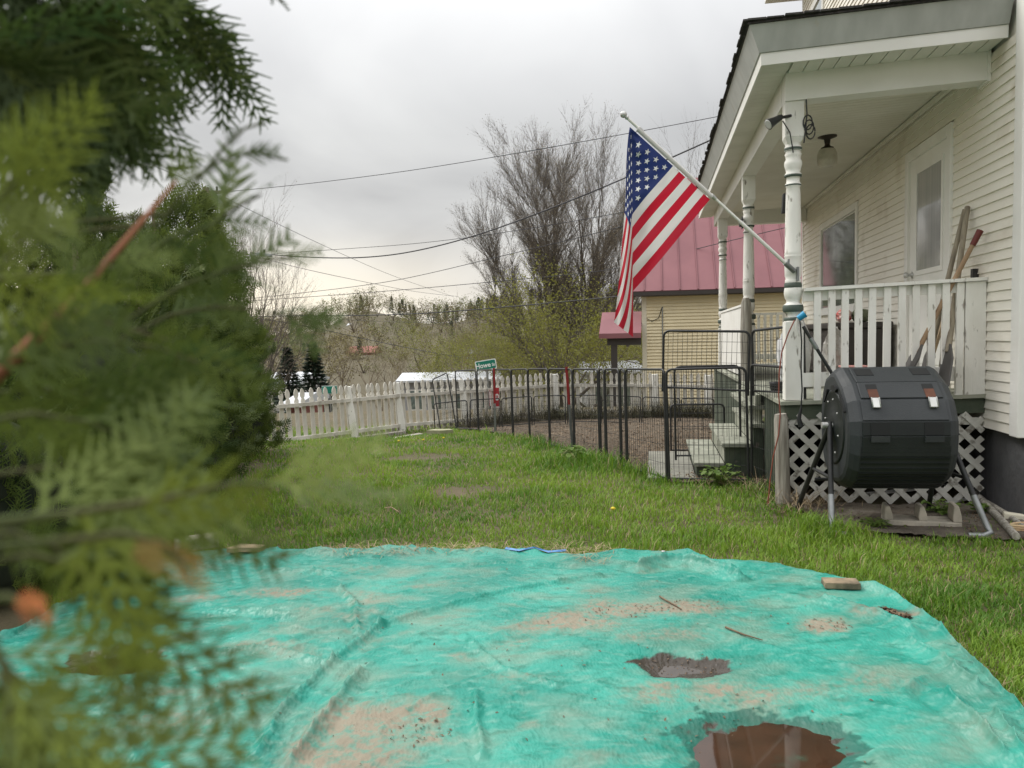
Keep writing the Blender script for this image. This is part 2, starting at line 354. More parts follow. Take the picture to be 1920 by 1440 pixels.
tx, ty = TP[..., 0].ravel(), TP[..., 1].ravel()
edge = np.minimum(np.repeat(tt, NU) * 3.0, 1)                                   # distance from far edge, roughly
def pl(pts, z=0.0): return np.array([atz(x, y, z)[:2] for x, y in pts])
def dline(x, y, P):
    best = np.full(x.shape, 1e9)
    for a, b in zip(P[:-1], P[1:]):
        d = b - a; L = d @ d; t = np.clip(((x - a[0]) * d[0] + (y - a[1]) * d[1]) / L, 0, 1)
        best = np.minimum(best, np.hypot(x - a[0] - d[0] * t, y - a[1] - d[1] * t))
    return best
wx = tx + 0.05 * (fbm(tx * 4, ty * 4, 31, 3) - 0.5); wy = ty + 0.05 * (fbm(tx * 4, ty * 4, 41, 3) - 0.5)
folds = [([(483, 1440), (520, 1372), (640, 1252), (720, 1192)], 0.020, 0.016), ([(545, 1460), (600, 1385), (640, 1330), (682, 1280)], 0.024, 0.02),
         ([(720, 1192), (770, 1178), (838, 1160), (950, 1127), (1130, 1098)], 0.014, 0.014), ([(640, 1122), (672, 1160), (680, 1202)], 0.013, 0.014),
         ([(893, 1318), (899, 1372), (909, 1445)], 0.014, 0.012), ([(872, 1212), (930, 1268), (1045, 1312)], 0.009, 0.012),
         ([(1200, 1082), (1250, 1070), (1300, 1074), (1385, 1102)], 0.035, 0.028), ([(1700, 1232), (1765, 1278), (1835, 1330)], 0.022, 0.025),
         ([(1780, 1345), (1830, 1390), (1880, 1450)], 0.028, 0.028), ([(1870, 1380), (1920, 1450), (1950, 1500)], 0.03, 0.03),
         ([(330, 1112), (420, 1098), (520, 1088), (640, 1094)], 0.012, 0.018), ([(200, 1345), (260, 1300), (360, 1230)], 0.015, 0.02),
         ([(860, 1078), (960, 1076), (1095, 1080)], 0.010, 0.012), ([(1545, 1150), (1640, 1180), (1700, 1210)], 0.02, 0.03),
         ([(1810, 1290), (1750, 1300), (1700, 1330)], 0.008, 0.012), ([(250, 1440), (330, 1400), (430, 1330), (500, 1290)], 0.014, 0.018),
         ([(300, 1190), (380, 1170), (470, 1166), (560, 1172)], 0.012, 0.02), ([(390, 1240), (470, 1232), (560, 1250), (650, 1262)], 0.012, 0.02)]
hz_ = 0.012 + 0.012 * (fbm(tx * 1.4, ty * 1.4, 5, 3) - 0.5)
for P, amp, w in folds:
    d = dline(wx, wy, pl(P)); hz_ = hz_ + 1.25 * amp * np.exp(-d / (w * .36)) + .35 * amp * np.exp(-(d / (2.2 * w)) ** 2) - 0.4 * amp * np.exp(-((d - 2.4 * w) / w) ** 2)
# finer creases: thin sharp ridges drawn out along a few directions
leftw = sst(0.5, -0.6, tx); rightw = sst(0.6, 1.3, tx)
def crease(ang, fx, fy, s, p=9):
    c_, s_ = math.cos(ang), math.sin(ang); a_, b2 = wx * c_ + wy * s_, -wx * s_ + wy * c_
    return (1 - np.abs(2 * vn(a_ * fx, b2 * fy, s) - 1)) ** p
msk1 = sst(.35, .6, fbm(tx * 1.7, ty * 1.7, 201, 3)); msk2 = sst(.35, .6, fbm(tx * 1.7, ty * 1.7, 211, 3))
hz_ = hz_ + (0.35 + .65 * leftw) * (0.013 * crease(.75, 1.0, 4.5, 51, 12) * msk1 + 0.006 * crease(.95, 2.2, 9, 55) * msk2 + 0.008 * crease(.5, 3, 11, 58) + 0.008 * crease(.85, 1.6, 14, 59, 6))
hz_ = hz_ + (1 - leftw * .7) * (0.007 * crease(.1, 1.2, 5, 61) * msk2 + 0.005 * crease(-.5, 2, 7, 65) * msk1 + 0.004 * crease(1.9, 2, 8, 67) * msk1)
hz_ = hz_ + rightw * (0.016 * crease(-.75, .9, 5, 81, 11) + 0.007 * crease(-.6, 2, 10, 85))
hz_ = hz_ + 0.0030 * crease(.3, 7, 12, 91, 4) + 0.0030 * crease(-.8, 8, 13, 95, 4) + .002 * fbm(tx * 18, ty * 18, 99, 3)
# raised hem at the far edge where grass lifts it
hz_ = hz_ + 0.03 * np.exp(-(np.repeat(tt, NU) / 0.02) ** 2) * fbm(tx * 5, ty * 5, 91, 2) * 1.3
PUD = [((1275, 1268), 0.165, 0.085, 0.026), ((1445, 1425), 0.235, 0.185, 0.045), ((222, 1252), 0.17, 0.10, 0.03)]
pudc = []
for (p, ra, rb, dep) in PUD:
    c = atz(*p); e_ = ((tx - c[0] + ra * 0.9 * (fbm(tx * 7, ty * 7, 141, 4) - .5)) / ra) ** 2 + ((ty - c[1] + rb * 1.1 * (fbm(tx * 7, ty * 7, 151, 4) - .5)) / rb) ** 2
    k_ = np.exp(-(e_ ** 1.5) * 0.75); hz_ = hz_ * (1 - 0.75 * np.exp(-e_ * 0.6)) - dep * k_; pudc.append((c, ra, rb, dep))
tz = gh(tx, ty) + hz_ + 0.03
# dirt stains: dried silt where water has stood
dirt = np.zeros_like(tx)
for (px, py, ra, rb, s) in [(1075, 1190, .19, .12, 1.0), (1190, 1165, .28, .10, .9), (1130, 1130, .10, .06, .5), (1285, 1165, .20, .10, 1.0), (1240, 1215, .2, .07, .6), (1552, 1198, .11, .085, 1.0),
                            (1660, 1175, .14, .05, .8), (700, 1385, .20, .14, 1.0), (650, 1440, .18, .12, 1.0), (800, 1365, .10, .09, .9), (790, 1410, .08, .06, .9), (855, 1258, .06, .04, .5),
                            (300, 1385, .2, .1, .5), (470, 1225, .10, .035, .6), (520, 1130, .22, .05, .6), (360, 1140, .15, .05, .5), (590, 1160, .14, .05, .35), (1380, 1320, .22, .10, .6), (1250, 1320, .15, .08, .6), (1640, 1310, .12, .1, .4),
                            (1500, 1320, .1, .08, .4), (760, 1210, .05, .04, .4), (1010, 1380, .03, .03, .6), (960, 1290, .08, .04, .45), (420, 1320, .2, .1, .4)]:
    c = atz(px, py); dirt = np.maximum(dirt, s * np.exp(-(((tx - c[0] + .12 * (fbm(tx * 5, ty * 5, 161, 4) - .5)) / ra) ** 2 + ((ty - c[1] + .10 * (fbm(tx * 5, ty * 5, 171, 4) - .5)) / rb) ** 2) ** 1.2))
dirt = np.clip(dirt * (0.45 + 1.1 * fbm(tx * 9, ty * 9, 101, 5)) + 0.9 * np.clip(fbm(tx * 3.1, ty * 6.5, 111, 5) - 0.56, 0, 1) * (1 + leftw * 1.2) + 0.35 * np.clip(-hz_ * 40, 0, .6), 0, 1)
mud = np.zeros_like(tx); wet = np.zeros_like(tx)
for c, ra, rb, dep in pudc:
    e_ = ((tx - c[0] + ra * 0.9 * (fbm(tx * 7, ty * 7, 141, 4) - .5)) / (ra * 1.15)) ** 2 + ((ty - c[1] + rb * 1.1 * (fbm(tx * 7, ty * 7, 151, 4) - .5)) / (rb * 1.2)) ** 2
    e_ = e_ + 1.5 * (fbm(tx * 26, ty * 26, 121, 5) - 0.5); mud = np.maximum(mud, sst(1.05, 0.9, e_ + (.45 if dep > .04 else 0))); wet = np.maximum(wet, sst(1.22, 1.08, e_) * (dep > .04))
c = atz(1665, 1172); mud = np.maximum(mud, 0.7 * sst(1.2, 0.5, ((tx - c[0]) / .1) ** 2 + ((ty - c[1]) / .05) ** 2 + 1.2 * (fbm(tx * 25, ty * 25, 131, 4) - 0.5)))
m_tarp = bpy.data.materials.new('teal_tarp'); m_tarp.use_nodes = True
t = m_tarp.node_tree; b = t.nodes['Principled BSDF']; b.inputs['Roughness'].default_value = 0.42; b.inputs['Specular IOR Level'].default_value = 0.28
def nd(tt_, ty_, **k):
    n = tt_.nodes.new(ty_)
    for a, q in k.items(): setattr(n, a, q)
    return n
co = nd(t, 'ShaderNodeTexCoord')
def tnoise(s, d=5, st=(1, 1, 1), rot=0.0):
    mp = nd(t, 'ShaderNodeMapping'); mp.inputs['Scale'].default_value = st; mp.inputs['Rotation'].default_value = (0, 0, rot)
    n = nd(t, 'ShaderNodeTexNoise'); n.inputs['Scale'].default_value = s; n.inputs['Detail'].default_value = d
    t.links.new(co.outputs['Object'], mp.inputs[0]); t.links.new(mp.outputs[0], n.inputs['Vector']); return n.outputs['Fac']
def tmix(f, a, q):
    x = nd(t, 'ShaderNodeMix', data_type='RGBA'); t.links.new(f, x.inputs[0])
    for s_, v_ in ((6, a), (7, q)):
        if isinstance(v_, tuple): x.inputs[s_].default_value = (*v_, 1)
        else: t.links.new(v_, x.inputs[s_])
    return x.outputs[2]
def trange(s_, a, q, lo=0.0, hi=1.0):
    r = nd(t, 'ShaderNodeMapRange'); r.inputs[1].default_value = a; r.inputs[2].default_value = q; r.inputs[3].default_value = lo; r.inputs[4].default_value = hi
    t.links.new(s_, r.inputs[0]); return r.outputs[0]
base = tmix(trange(tnoise(2.2, 6), 0.35, 0.68), (0.012, 0.205, 0.155), (0.05, 0.33, 0.255))
base = tmix(trange(tnoise(10, 8, (1, 2.2, 1), 0.9), 0.52, 0.70, 0, .8), base, (0.010, 0.165, 0.118))
base = tmix(trange(tnoise(17, 8, (1, 2.0, 1), 0.7), 0.53, 0.74, 0, 0.6), base, (0.17, 0.37, 0.30))
base = tmix(trange(tnoise(3.4, 9, (1, 1.7, 1), 0.3), 0.46, 0.72, 0, 0.55), base, (0.235, 0.265, 0.20))
base = tmix(trange(tnoise(70, 6, (1.6, 1, 1), 0.4), 0.52, 0.72, 0, 0.22), base, (0.012, 0.20, 0.15))
an = nd(t, 'ShaderNodeAttribute', attribute_name='dirt'); am = nd(t, 'ShaderNodeAttribute', attribute_name='mud')
dm = nd(t, 'ShaderNodeMath', operation='MULTIPLY'); t.links.new(an.outputs['Fac'], dm.inputs[0]); t.links.new(trange(tnoise(36, 8), 0.32, 0.62, 0.35, 1.25), dm.inputs[1])
dcl = nd(t, 'ShaderNodeClamp'); t.links.new(dm.outputs[0], dcl.inputs[0])
dcol = tmix(tnoise(12, 6), (0.20, 0.150, 0.110), (0.31, 0.255, 0.19))
base = tmix(trange(dcl.outputs[0], 0.05, 0.8, 0, 0.88), base, dcol)
spk = trange(tnoise(160, 2), 0.70, 0.74)
spm = nd(t, 'ShaderNodeMath', operation='MULTIPLY'); t.links.new(spk, spm.inputs[0]); t.links.new(trange(an.outputs['Fac'], 0.3, 0.9), spm.inputs[1])
base = tmix(spm.outputs[0], base, (0.10, 0.07, 0.05))
aw = nd(t, 'ShaderNodeAttribute', attribute_name='wet'); base = tmix(trange(aw.outputs['Fac'], 0, 1, 0, .8), base, (0.012, 0.085, 0.062))
base = tmix(am.outputs['Fac'], base, tmix(tnoise(40, 5), (0.032, 0.027, 0.022), (0.075, 0.063, 0.05)))
t.links.new(base, b.inputs['Base Color'])
rg = nd(t, 'ShaderNodeMath', operation='MULTIPLY_ADD'); t.links.new(am.outputs['Fac'], rg.inputs[0]); rg.inputs[1].default_value = -0.22
t.links.new(trange(dcl.outputs[0], 0, 1, 0.40, 0.75), rg.inputs[2]); t.links.new(rg.outputs[0], b.inputs['Roughness'])
bp = nd(t, 'ShaderNodeBump'); bp.inputs['Strength'].default_value = 0.4; bp.inputs['Distance'].default_value = 0.006
def vor(sc, st, rot):
    mp = nd(t, 'ShaderNodeMapping'); mp.inputs['Scale'].default_value = st; mp.inputs['Rotation'].default_value = (0, 0, rot)
    nz1 = nd(t, 'ShaderNodeTexNoise'); nz1.inputs['Scale'].default_value = 4; t.links.new(co.outputs['Object'], nz1.inputs['Vector'])
    ad = nd(t, 'ShaderNodeVectorMath', operation='MULTIPLY_ADD'); ad.inputs[1].default_value = (.12, .12, 0); t.links.new(nz1.outputs['Color'], ad.inputs[0]); t.links.new(co.outputs['Object'], ad.inputs[2])
    v_ = nd(t, 'ShaderNodeTexVoronoi', feature='F1'); v_.inputs['Scale'].default_value = sc; t.links.new(ad.outputs[0], mp.inputs[0]); t.links.new(mp.outputs[0], v_.inputs['Vector']); return v_.outputs['Distance']
bsum = nd(t, 'ShaderNodeMath', operation='ADD'); t.links.new(vor(16, (1, 2.0, 1), 0.8), bsum.inputs[0]); t.links.new(vor(44, (1.7, 1, 1), -0.5), bsum.inputs[1])
t.links.new(bsum.outputs[0], bp.inputs['Height']); t.links.new(bp.outputs[0], b.inputs['Normal'])
tarp = npmesh('tarp', np.stack([tx, ty, tz], 1), gridfaces(NU, NVt)[:, ::-1], m_tarp, attrs={'dirt': dirt, 'mud': mud, 'wet': wet}, smooth=True)
tag(tarp, 'large wrinkled teal tarp spread over the ground, stained with dried mud', 'tarp')
def tarpz(x, y):
    i = np.argmin((tx - x) ** 2 + (ty - y) ** 2); return float(tz[i])
# brass grommet in the far hem
gp = fe[int(np.argmin(np.hypot(fe[:, 0] - atz(1245, 1054)[0], fe[:, 1] - atz(1245, 1054)[1])))]; gz = tarpz(gp[0], gp[1] - 0.02)
mb = MB(); mb.lathe([(0.006, 0), (0.012, 0.0), (0.0125, 0.002), (0.006, 0.003)], (gp[0], gp[1] - 0.02, gz + 0.003), 14)
mb.build('grommet', m_steel, None).parent = tarp
# standing water
m_mudwater = mat('muddy_water', (0.055, 0.028, 0.016), (0.036, 0.020, 0.012), scale=9, rough=0.035, spec=0.55, c3=(0.04, 0.06, 0.04), c3scale=5, c3lo=0.62, c3hi=0.7)
m_mudwater2 = mat('silty_water', (0.075, 0.06, 0.048), (0.05, 0.04, 0.032), scale=14, rough=0.06, spec=0.55)
for i, (c, ra, rb, dep) in enumerate(pudc):
    msk = ((tx - c[0]) / (ra * 0.95)) ** 2 + ((ty - c[1]) / (rb * 0.95)) ** 2 < 1
    inn = ((tx - c[0]) / (ra * 0.3)) ** 2 + ((ty - c[1]) / (rb * 0.3)) ** 2 < 1
    zb = float(np.median(tz[inn])); lvl = zb + dep * (0.12, 0.62, 0.25)[i]
    mb = MB(); n = 40
    pts = [(c[0] + ra * 1.35 * math.cos(a), c[1] + rb * 1.35 * math.sin(a), lvl) for a in np.linspace(0, 2 * math.pi, n + 1)[:-1]]
    mb.add(pts, [tuple(range(n))])
    o = mb.build('puddle', (m_mudwater2, m_mudwater, m_mudwater)[i]); tag(o, kind='structure')
# ------------------------------------------------------------------ the house (u across, v along the wall, z up)
U0, VC, VF = 2.25, 5.39, 12.30
house = thing('house', 'cream sided house with a white front porch, dark lattice skirt and gray foundation', 'house', (2.25, 5.27, 0), 'h')
def part(mb, name, m, parent=None, bevel=0.0, kind=None, label=None):
    o = mb.build(name, m, parent if parent is not None else house, None, bevel)
    if kind: o['kind'] = kind
    if label: o['label'] = label
    return o
def pz(u): return -0.035 * (2.25 - u)                      # the old porch sags away from the wall
part(MB().box((2.272, 5.30, 0.55), (8.0, 12.28, 6.45)), 'wall', m_siding)
part(MB().box((2.30, 5.31, -0.4), (7.9, 12.2, 0.552)), 'foundation', m_found)
part(MB().box((2.232, 5.27, 0.55), (2.36, 5.39, 6.45)), 'corner_board', m_white, bevel=0.006)
part(MB().box((2.235, 12.28, 0.55), (2.33, 12.36, 6.45)), 'corner_board', m_white, bevel=0.006)
# openings on the porch wall: (v0, v1, z0, z1)
OPEN = [(6.41, 7.48, 0.77, 2.79), (9.13, 11.06, 1.45, 2.66), (10.9, 11.75, 4.35, 5.75), (6.9, 7.7, 3.75, 5.3)]
EXP = 0.066; z = 0.56
while z < 6.4:
    segs = [(VC, VF - 0.02)]
    for (a, b_, c0, c1) in OPEN:
        if z + EXP > c0 and z < c1:
            ns = []
            for s0, s1 in segs:
                if b_ <= s0 or a >= s1: ns.append((s0, s1))
                else:
                    if a > s0 + 0.01: ns.append((s0, a))
                    if b_ < s1 - 0.01: ns.append((b_, s1))
            segs = ns
    if not (3.06 < z < 3.40):
        for s0, s1 in segs:
            j = rnd.uniform(-0.0015, 0.0015)
            mb = MB(); mb.hexa([(2.238 + j, s0, z), (2.2725, s0, z), (2.2725, s1, z), (2.238 + j, s1, z), (2.249 + j, s0, z + EXP), (2.2725, s0, z + EXP), (2.2725, s1, z + EXP), (2.249 + j, s1, z + EXP)])
            part(mb, 'siding_board', m_siding)
    z += EXP
me_end = None; z = 0.56
while z < 6.4:                                              # boards of the end wall, one shared mesh
    if me_end is None:
        mb = MB(); mb.hexa([(2.36, 5.288, 0), (7.98, 5.288, 0), (7.98, 5.3005, 0), (2.36, 5.3005, 0), (2.36, 5.297, EXP), (7.98, 5.297, EXP), (7.98, 5.3005, EXP), (2.36, 5.3005, EXP)])
        o = part(mb, 'siding_board', m_siding); me_end = o.data
    else: o = link('siding_board', me_end, m_siding, house)
    o.location.z = z; z += EXP
# door
door = part(MB().box((2.244, 6.49, 0.79), (2.262, 7.40, 2.70)), 'door', m_white)
for a, b_ in (((2.222, 6.41, 0.77), (2.268, 6.49, 2.79)), ((2.222, 7.40, 0.77), (2.268, 7.48, 2.79)), ((2.220, 6.49, 2.70), (2.268, 7.40, 2.788))):
    part(MB().box(a, b_), 'door_casing', m_white, door, 0.004)
mb = MB()
for a, b_ in (((2.236, 6.60, 1.70), (2.250, 7.24, 1.74)), ((2.236, 6.60, 2.56), (2.250, 7.24, 2.60)), ((2.236, 6.60, 1.74), (2.250, 6.635, 2.56)), ((2.236, 7.205, 1.74), (2.250, 7.24, 2.56))): mb.box(a, b_)
part(mb, 'glass_frame', m_white, door)
part(MB().box((2.2405, 6.635, 1.74), (2.2425, 7.205, 2.56)), 'pane', m_doorglass, door)
part(MB().box((2.237, 6.62, 0.95), (2.2435, 7.22, 1.55)), 'door_panel', m_white, door, 0.01)
mb = MB(); mb.lathe([(0.028, 0), (0.03, 0.006), (0.012, 0.012), (0.012, 0.035), (0.026, 0.045), (0.028, 0.06), (0.015, 0.07)], (2.244, 7.32, 1.715), 14, axis=(-1, 0, 0))
part(mb, 'handle', m_steel, door)
for zz in (1.1, 1.75, 2.45): part(MB().box((2.230, 6.478, zz), (2.246, 6.494, zz + 0.09)), 'hinge', m_black, door)
# windows
def window(v0, v1, z0, z1, glass, sash=False):
    w = part(MB().box((2.247, v0 + 0.08, z0 + 0.08), (2.2715, v1 - 0.08, z1 - 0.08)), 'window', m_white)
    for a, b_ in (((2.224, v0, z0), (2.270, v0 + 0.08, z1)), ((2.224, v1 - 0.08, z0), (2.270, v1, z1)), ((2.222, v0 + 0.08, z1 - 0.08), (2.270, v1 - 0.08, z1)), ((2.215, v0 + 0.08, z0), (2.270, v1 - 0.08, z0 + 0.08))):
        part(MB().box(a, b_), 'casing', m_white, w, 0.004)
    if sash:
        zc = (z0 + z1) / 2
        part(MB().box((2.236, v0 + 0.08, zc - 0.025), (2.247, v1 - 0.08, zc + 0.025)), 'sash_rail', m_white, w)
        part(MB().box((2.240, v0 + 0.10, z0 + 0.1), (2.2465, v1 - 0.10, zc - 0.03)), 'pane', glass, w); part(MB().box((2.240, v0 + 0.10, zc + 0.03), (2.2465, v1 - 0.10, z1 - 0.1)), 'pane', glass, w)
    else: part(MB().box((2.241, v0 + 0.10, z0 + 0.1), (2.2465, v1 - 0.10, z1 - 0.1)), 'pane', glass, w)
for i, (a, b_, c0, c1) in enumerate(OPEN[1:]): window(a, b_, c0, c1, m_glass, i > 0)
# main roof eaves
roof = part(MB().box((1.80, 5.0, 6.36), (8.4, 12.85, 6.42)), 'eave_soffit', m_soffit)
part(MB().box((1.775, 4.975, 6.34), (1.80, 12.875, 6.52)), 'fascia', m_white, roof); part(MB().box((1.80, 12.85, 6.34), (8.4, 12.875, 6.52)), 'fascia', m_white, roof)
mb = MB(); mb.hexa([(1.74, 4.94, 6.52), (8.4, 4.94, 6.52), (8.4, 12.9, 6.52), (1.74, 12.9, 6.52), (5.0, 4.94, 8.6), (5.1, 4.94, 8.6), (5.1, 12.9, 8.6), (5.0, 12.9, 8.6)]); part(mb, 'roof', m_shing)

# ---- porch floor and skirt
ZF = 0.79; UO = 0.93; VN, VE = 5.79, 12.2
floor_ = part(MB().hexa([(UO + 0.02, VN + 0.02, ZF - 0.13 + pz(UO)), (2.25, VN + 0.02, ZF - 0.13), (2.25, VE, ZF - 0.13), (UO + 0.02, VE, ZF - 0.13 + pz(UO)), (UO + 0.02, VN + 0.02, ZF - 0.026 + pz(UO)), (2.25, VN + 0.02, ZF - 0.026), (2.25, VE, ZF - 0.026), (UO + 0.02, VE, ZF - 0.026 + pz(UO))]), 'porch_floor', m_green)
v = VN - 0.03
while v < VE:
    mb = MB(); a = v; b_ = v + 0.086
    mb.hexa([(UO - 0.03, a, ZF - 0.026 + pz(UO)), (2.245, a, ZF - 0.026), (2.245, b_, ZF - 0.026), (UO - 0.03, b_, ZF - 0.026 + pz(UO)), (UO - 0.03, a, ZF + pz(UO)), (2.245, a, ZF), (2.245, b_, ZF), (UO - 0.03, b_, ZF + pz(UO))])
    part(mb, 'floor_plank', m_tread, floor_); v += 0.09
mb = MB(); mb.hexa([(UO, VN - 0.005, 0.66 + pz(UO)), (2.245, VN - 0.005, 0.66), (2.245, VN + 0.02, 0.66), (UO, VN + 0.02, 0.66 + pz(UO)), (UO, VN - 0.005, ZF - 0.027 + pz(UO)), (2.245, VN - 0.005, ZF - 0.027), (2.245, VN + 0.02, ZF - 0.027), (UO, VN + 0.02, ZF - 0.027 + pz(UO))])
part(mb, 'rim_board', m_green, floor_)
for (a, b_) in ((VN + 0.021, 6.80), (8.36, VE)):
    mb = MB(); mb.box((UO, a, -0.3), (UO + 0.02, b_, ZF - 0.03 + pz(UO))); part(mb, 'skirt_board', m_green, floor_)
# ---- lattice under the near side
LZ0, LZ1, LU0, LU1 = 0.02, 0.655, 0.965, 2.235
lat = part(MB().box((LU0, VN + 0.010, LZ1 - 0.05 - 0.03), (LU1, VN + 0.019, LZ1 - 0.03)), 'lattice', m_peel2)
def clipline(c, sgn):                                      # z = c + sgn*(u - LU0), clipped to the panel
    pts = []
    for uu in (LU0, LU1):
        zz = c + sgn * (uu - LU0)
        if LZ0 <= zz <= LZ1: pts.append((uu, zz))
    for zz in (LZ0, LZ1):
        uu = LU0 + (zz - c) / sgn
        if LU0 < uu < LU1: pts.append((uu, zz))
    return pts
for sgn, dv, mname in ((1, 0.0045, m_peel2), (-1, -0.0035, m_peel2)):
    c = -1.6
    while c < 2.2:
        P = clipline(c, sgn)
        if len(P) == 2 and math.dist(P[0], P[1]) > 0.05:
            jw = 0.039 + rnd.uniform(-0.002, 0.002)
            mb = MB(); mb.beam((P[0][0], VN + dv, P[0][1]), (P[1][0], VN + dv, P[1][1]), 0.006, jw, up=(-sgn * 0.707, 0, 0.707))
            part(mb, 'lattice_slat', mname, lat)
        c += 0.136
# added near-black sheet behind the lattice, stands in for crawl space shade
part(MB().box((UO + 0.03, VN + 0.9, -0.2), (2.24, VN + 0.92, 0.66)), 'crawl_space_shade', m_dark)
# white slat lying along the foot of the lattice is a separate thing (below)
# ---- steps
steps = part(MB().prism([(0.37, -0.2), (0.925, -0.2), (0.925, 0.43), (0.845, 0.43), (0.845, 0.264), (0.61, 0.264), (0.61, 0.094), (0.37, 0.094)], (0, 0, 0), (1, 0, 0), (0, 0, 1), (0, 1, 0), 6.84, 6.87), 'porch_steps', m_green)
part(MB().prism([(0.37, -0.2), (0.925, -0.2), (0.925, 0.43), (0.845, 0.43), (0.845, 0.264), (0.61, 0.264), (0.61, 0.094), (0.37, 0.094)], (0, 0, 0), (1, 0, 0), (0, 0, 1), (0, 1, 0), 8.27, 8.30), 'stringer', m_green, steps)
for i, (ua, ub, zt) in enumerate(((0.345, 0.60, 0.13), (0.58, 0.835, 0.30), (0.815, 0.95, 0.468))):
    part(MB().box((ua, 6.80, zt - 0.035), (ub, 8.33, zt)), 'tread', m_tread, steps, 0.004)
    part(MB().box((ua + 0.025, 6.871, zt - 0.17), (ua + 0.045, 8.269, zt - 0.036)), 'riser', m_tread if i else m_green, steps)
part(MB().box((0.905, 6.871, 0.469), (0.925, 8.27, 0.60)), 'riser', m_tread, steps)
part(MB().box((0.80, 6.80, 0.585), (0.965, 8.33, 0.625)), 'tread', m_tread, steps, 0.004)
part(MB().box((0.86, 6.80, 0.63), (0.899, 8.33, ZF + pz(UO) - 0.03)), 'riser', m_tread, steps)
# ---- turned posts
def post_profile(z0, z1):
    s = (z1 - z0) / 1.26
    P = [(0.058, 0.0), (0.062, 0.01), (0.05, 0.03), (0.05, 0.06), (0.063, 0.075), (0.07, 0.10), (0.064, 0.125), (0.046, 0.14), (0.046, 0.155), (0.058, 0.175), (0.064, 0.21), (0.058, 0.25), (0.05, 0.265), (0.056, 0.275), (0.056, 0.30), (0.050, 0.31),
         (0.057, 0.33), (0.06, 0.42), (0.058, 0.46), (0.0605, 0.465), (0.0605, 0.472), (0.057, 0.48), (0.0605, 0.487), (0.057, 0.50), (0.055, 0.70), (0.050, 0.90), (0.047, 0.955), (0.054, 0.965), (0.054, 0.98), (0.046, 0.985), (0.046, 1.02), (0.056, 1.03), (0.058, 1.045),
         (0.047, 1.06), (0.052, 1.08), (0.061, 1.11), (0.060, 1.13), (0.050, 1.15), (0.053, 1.17), (0.058, 1.185), (0.048, 1.20), (0.059, 1.21), (0.059, 1.235), (0.052, 1.245), (0.058, 1.26)]
    return [(r, z0 + z * s) for r, z in P]
def post(u, v, zb=None, base=True):
    zb = ZF + pz(u) if zb is None else zb; zt = 2.90 + pz(u)
    z0, z1 = 1.31, 2.575
    p = part(MB().lathe(post_profile(z0, z1), (u, v, 0), 20), 'porch_post', m_peel)
    s = 0.064
    mb = MB(); mb.box((u - s, v - s, z1 + 0.035), (u + s, v + s, zt))
    mb.hexa([(u - .045, v - .045, z1 - 0.005), (u + .045, v - .045, z1 - 0.005), (u + .045, v + .045, z1 - 0.005), (u - .045, v + .045, z1 - 0.005), (u - s, v - s, z1 + 0.034), (u + s, v - s, z1 + 0.034), (u + s, v + s, z1 + 0.034), (u - s, v + s, z1 + 0.034)])
    part(mb, 'post_head', m_peel, p, 0.003)
    if base: part(MB().box((u - .062, v - .062, zb + 0.003), (u + .062, v + .062, z0 + 0.004)), 'post_base', m_peel, p, 0.003)
    for zc, r, hgt in ((z0 + 0.098, 0.0725, 0.05), (z0 + 0.262, 0.0615, 0.044), (z0 + 0.02, 0.0635, 0.03), (z0 + 0.973, 0.0555, 0.016), (z0 + 1.039, 0.0595, 0.022), (z0 + 1.225, 0.0605, 0.03)):
        part(MB().lathe([(r - 0.006, zc - hgt / 2), (r, zc - hgt * 0.25), (r, zc + hgt * 0.25), (r - 0.006, zc + hgt / 2)], (u, v, 0), 20), 'ring', m_ring, p)
    return p
UPo = 1.0
for vv in (5.86, 8.45, 11.45): post(UPo, vv)
# ---- railing on the near side
rl = part(MB().hexa([(1.06, 5.755, 1.525), (2.238, 5.755, 1.562), (2.238, 5.845, 1.562), (1.06, 5.845, 1.525), (1.06, 5.755, 1.548), (2.238, 5.755, 1.585), (2.238, 5.845, 1.585), (1.06, 5.845, 1.548)]), 'railing', m_peel)
part(MB().hexa([(1.06, 5.80, 1.455), (2.238, 5.80, 1.492), (2.238, 5.838, 1.492), (1.06, 5.838, 1.455), (1.06, 5.80, 1.5245), (2.238, 5.80, 1.5615), (2.238, 5.838, 1.5615), (1.06, 5.838, 1.5245)]), 'upper_rail', m_peel, rl)
part(MB().hexa([(1.06, 5.80, 0.845), (2.238, 5.80, 0.885), (2.238, 5.838, 0.885), (1.06, 5.838, 0.845), (1.06, 5.80, 0.945), (2.238, 5.80, 0.985), (2.238, 5.838, 0.985), (1.06, 5.838, 0.945)]), 'bottom_rail', m_peel, rl)
for i, px in enumerate((1532, 1559, 1584, 1609, 1635, 1663, 1690, 1716, 1745, 1772, 1799, 1815, 1835)):
    uu = atv(px, 620, 5.79)[0]; w = 0.0235 if i < 12 else 0.042
    if i == 12: uu -= 0.004
    zb = 0.765 + pz(uu) + rnd.uniform(-0.004, 0.004); zt = 1.522 + 0.0315 * (uu - 1.06); ln = rnd.uniform(-0.004, 0.004)
    mb = MB(); mb.hexa([(uu - w + ln, 5.772, zb), (uu + w + ln, 5.772, zb), (uu + w + ln, 5.799, zb), (uu - w + ln, 5.799, zb), (uu - w, 5.772, zt), (uu + w, 5.772, zt), (uu + w, 5.799, zt), (uu - w, 5.799, zt)])
    part(mb, 'baluster', m_peel, rl, 0.002)
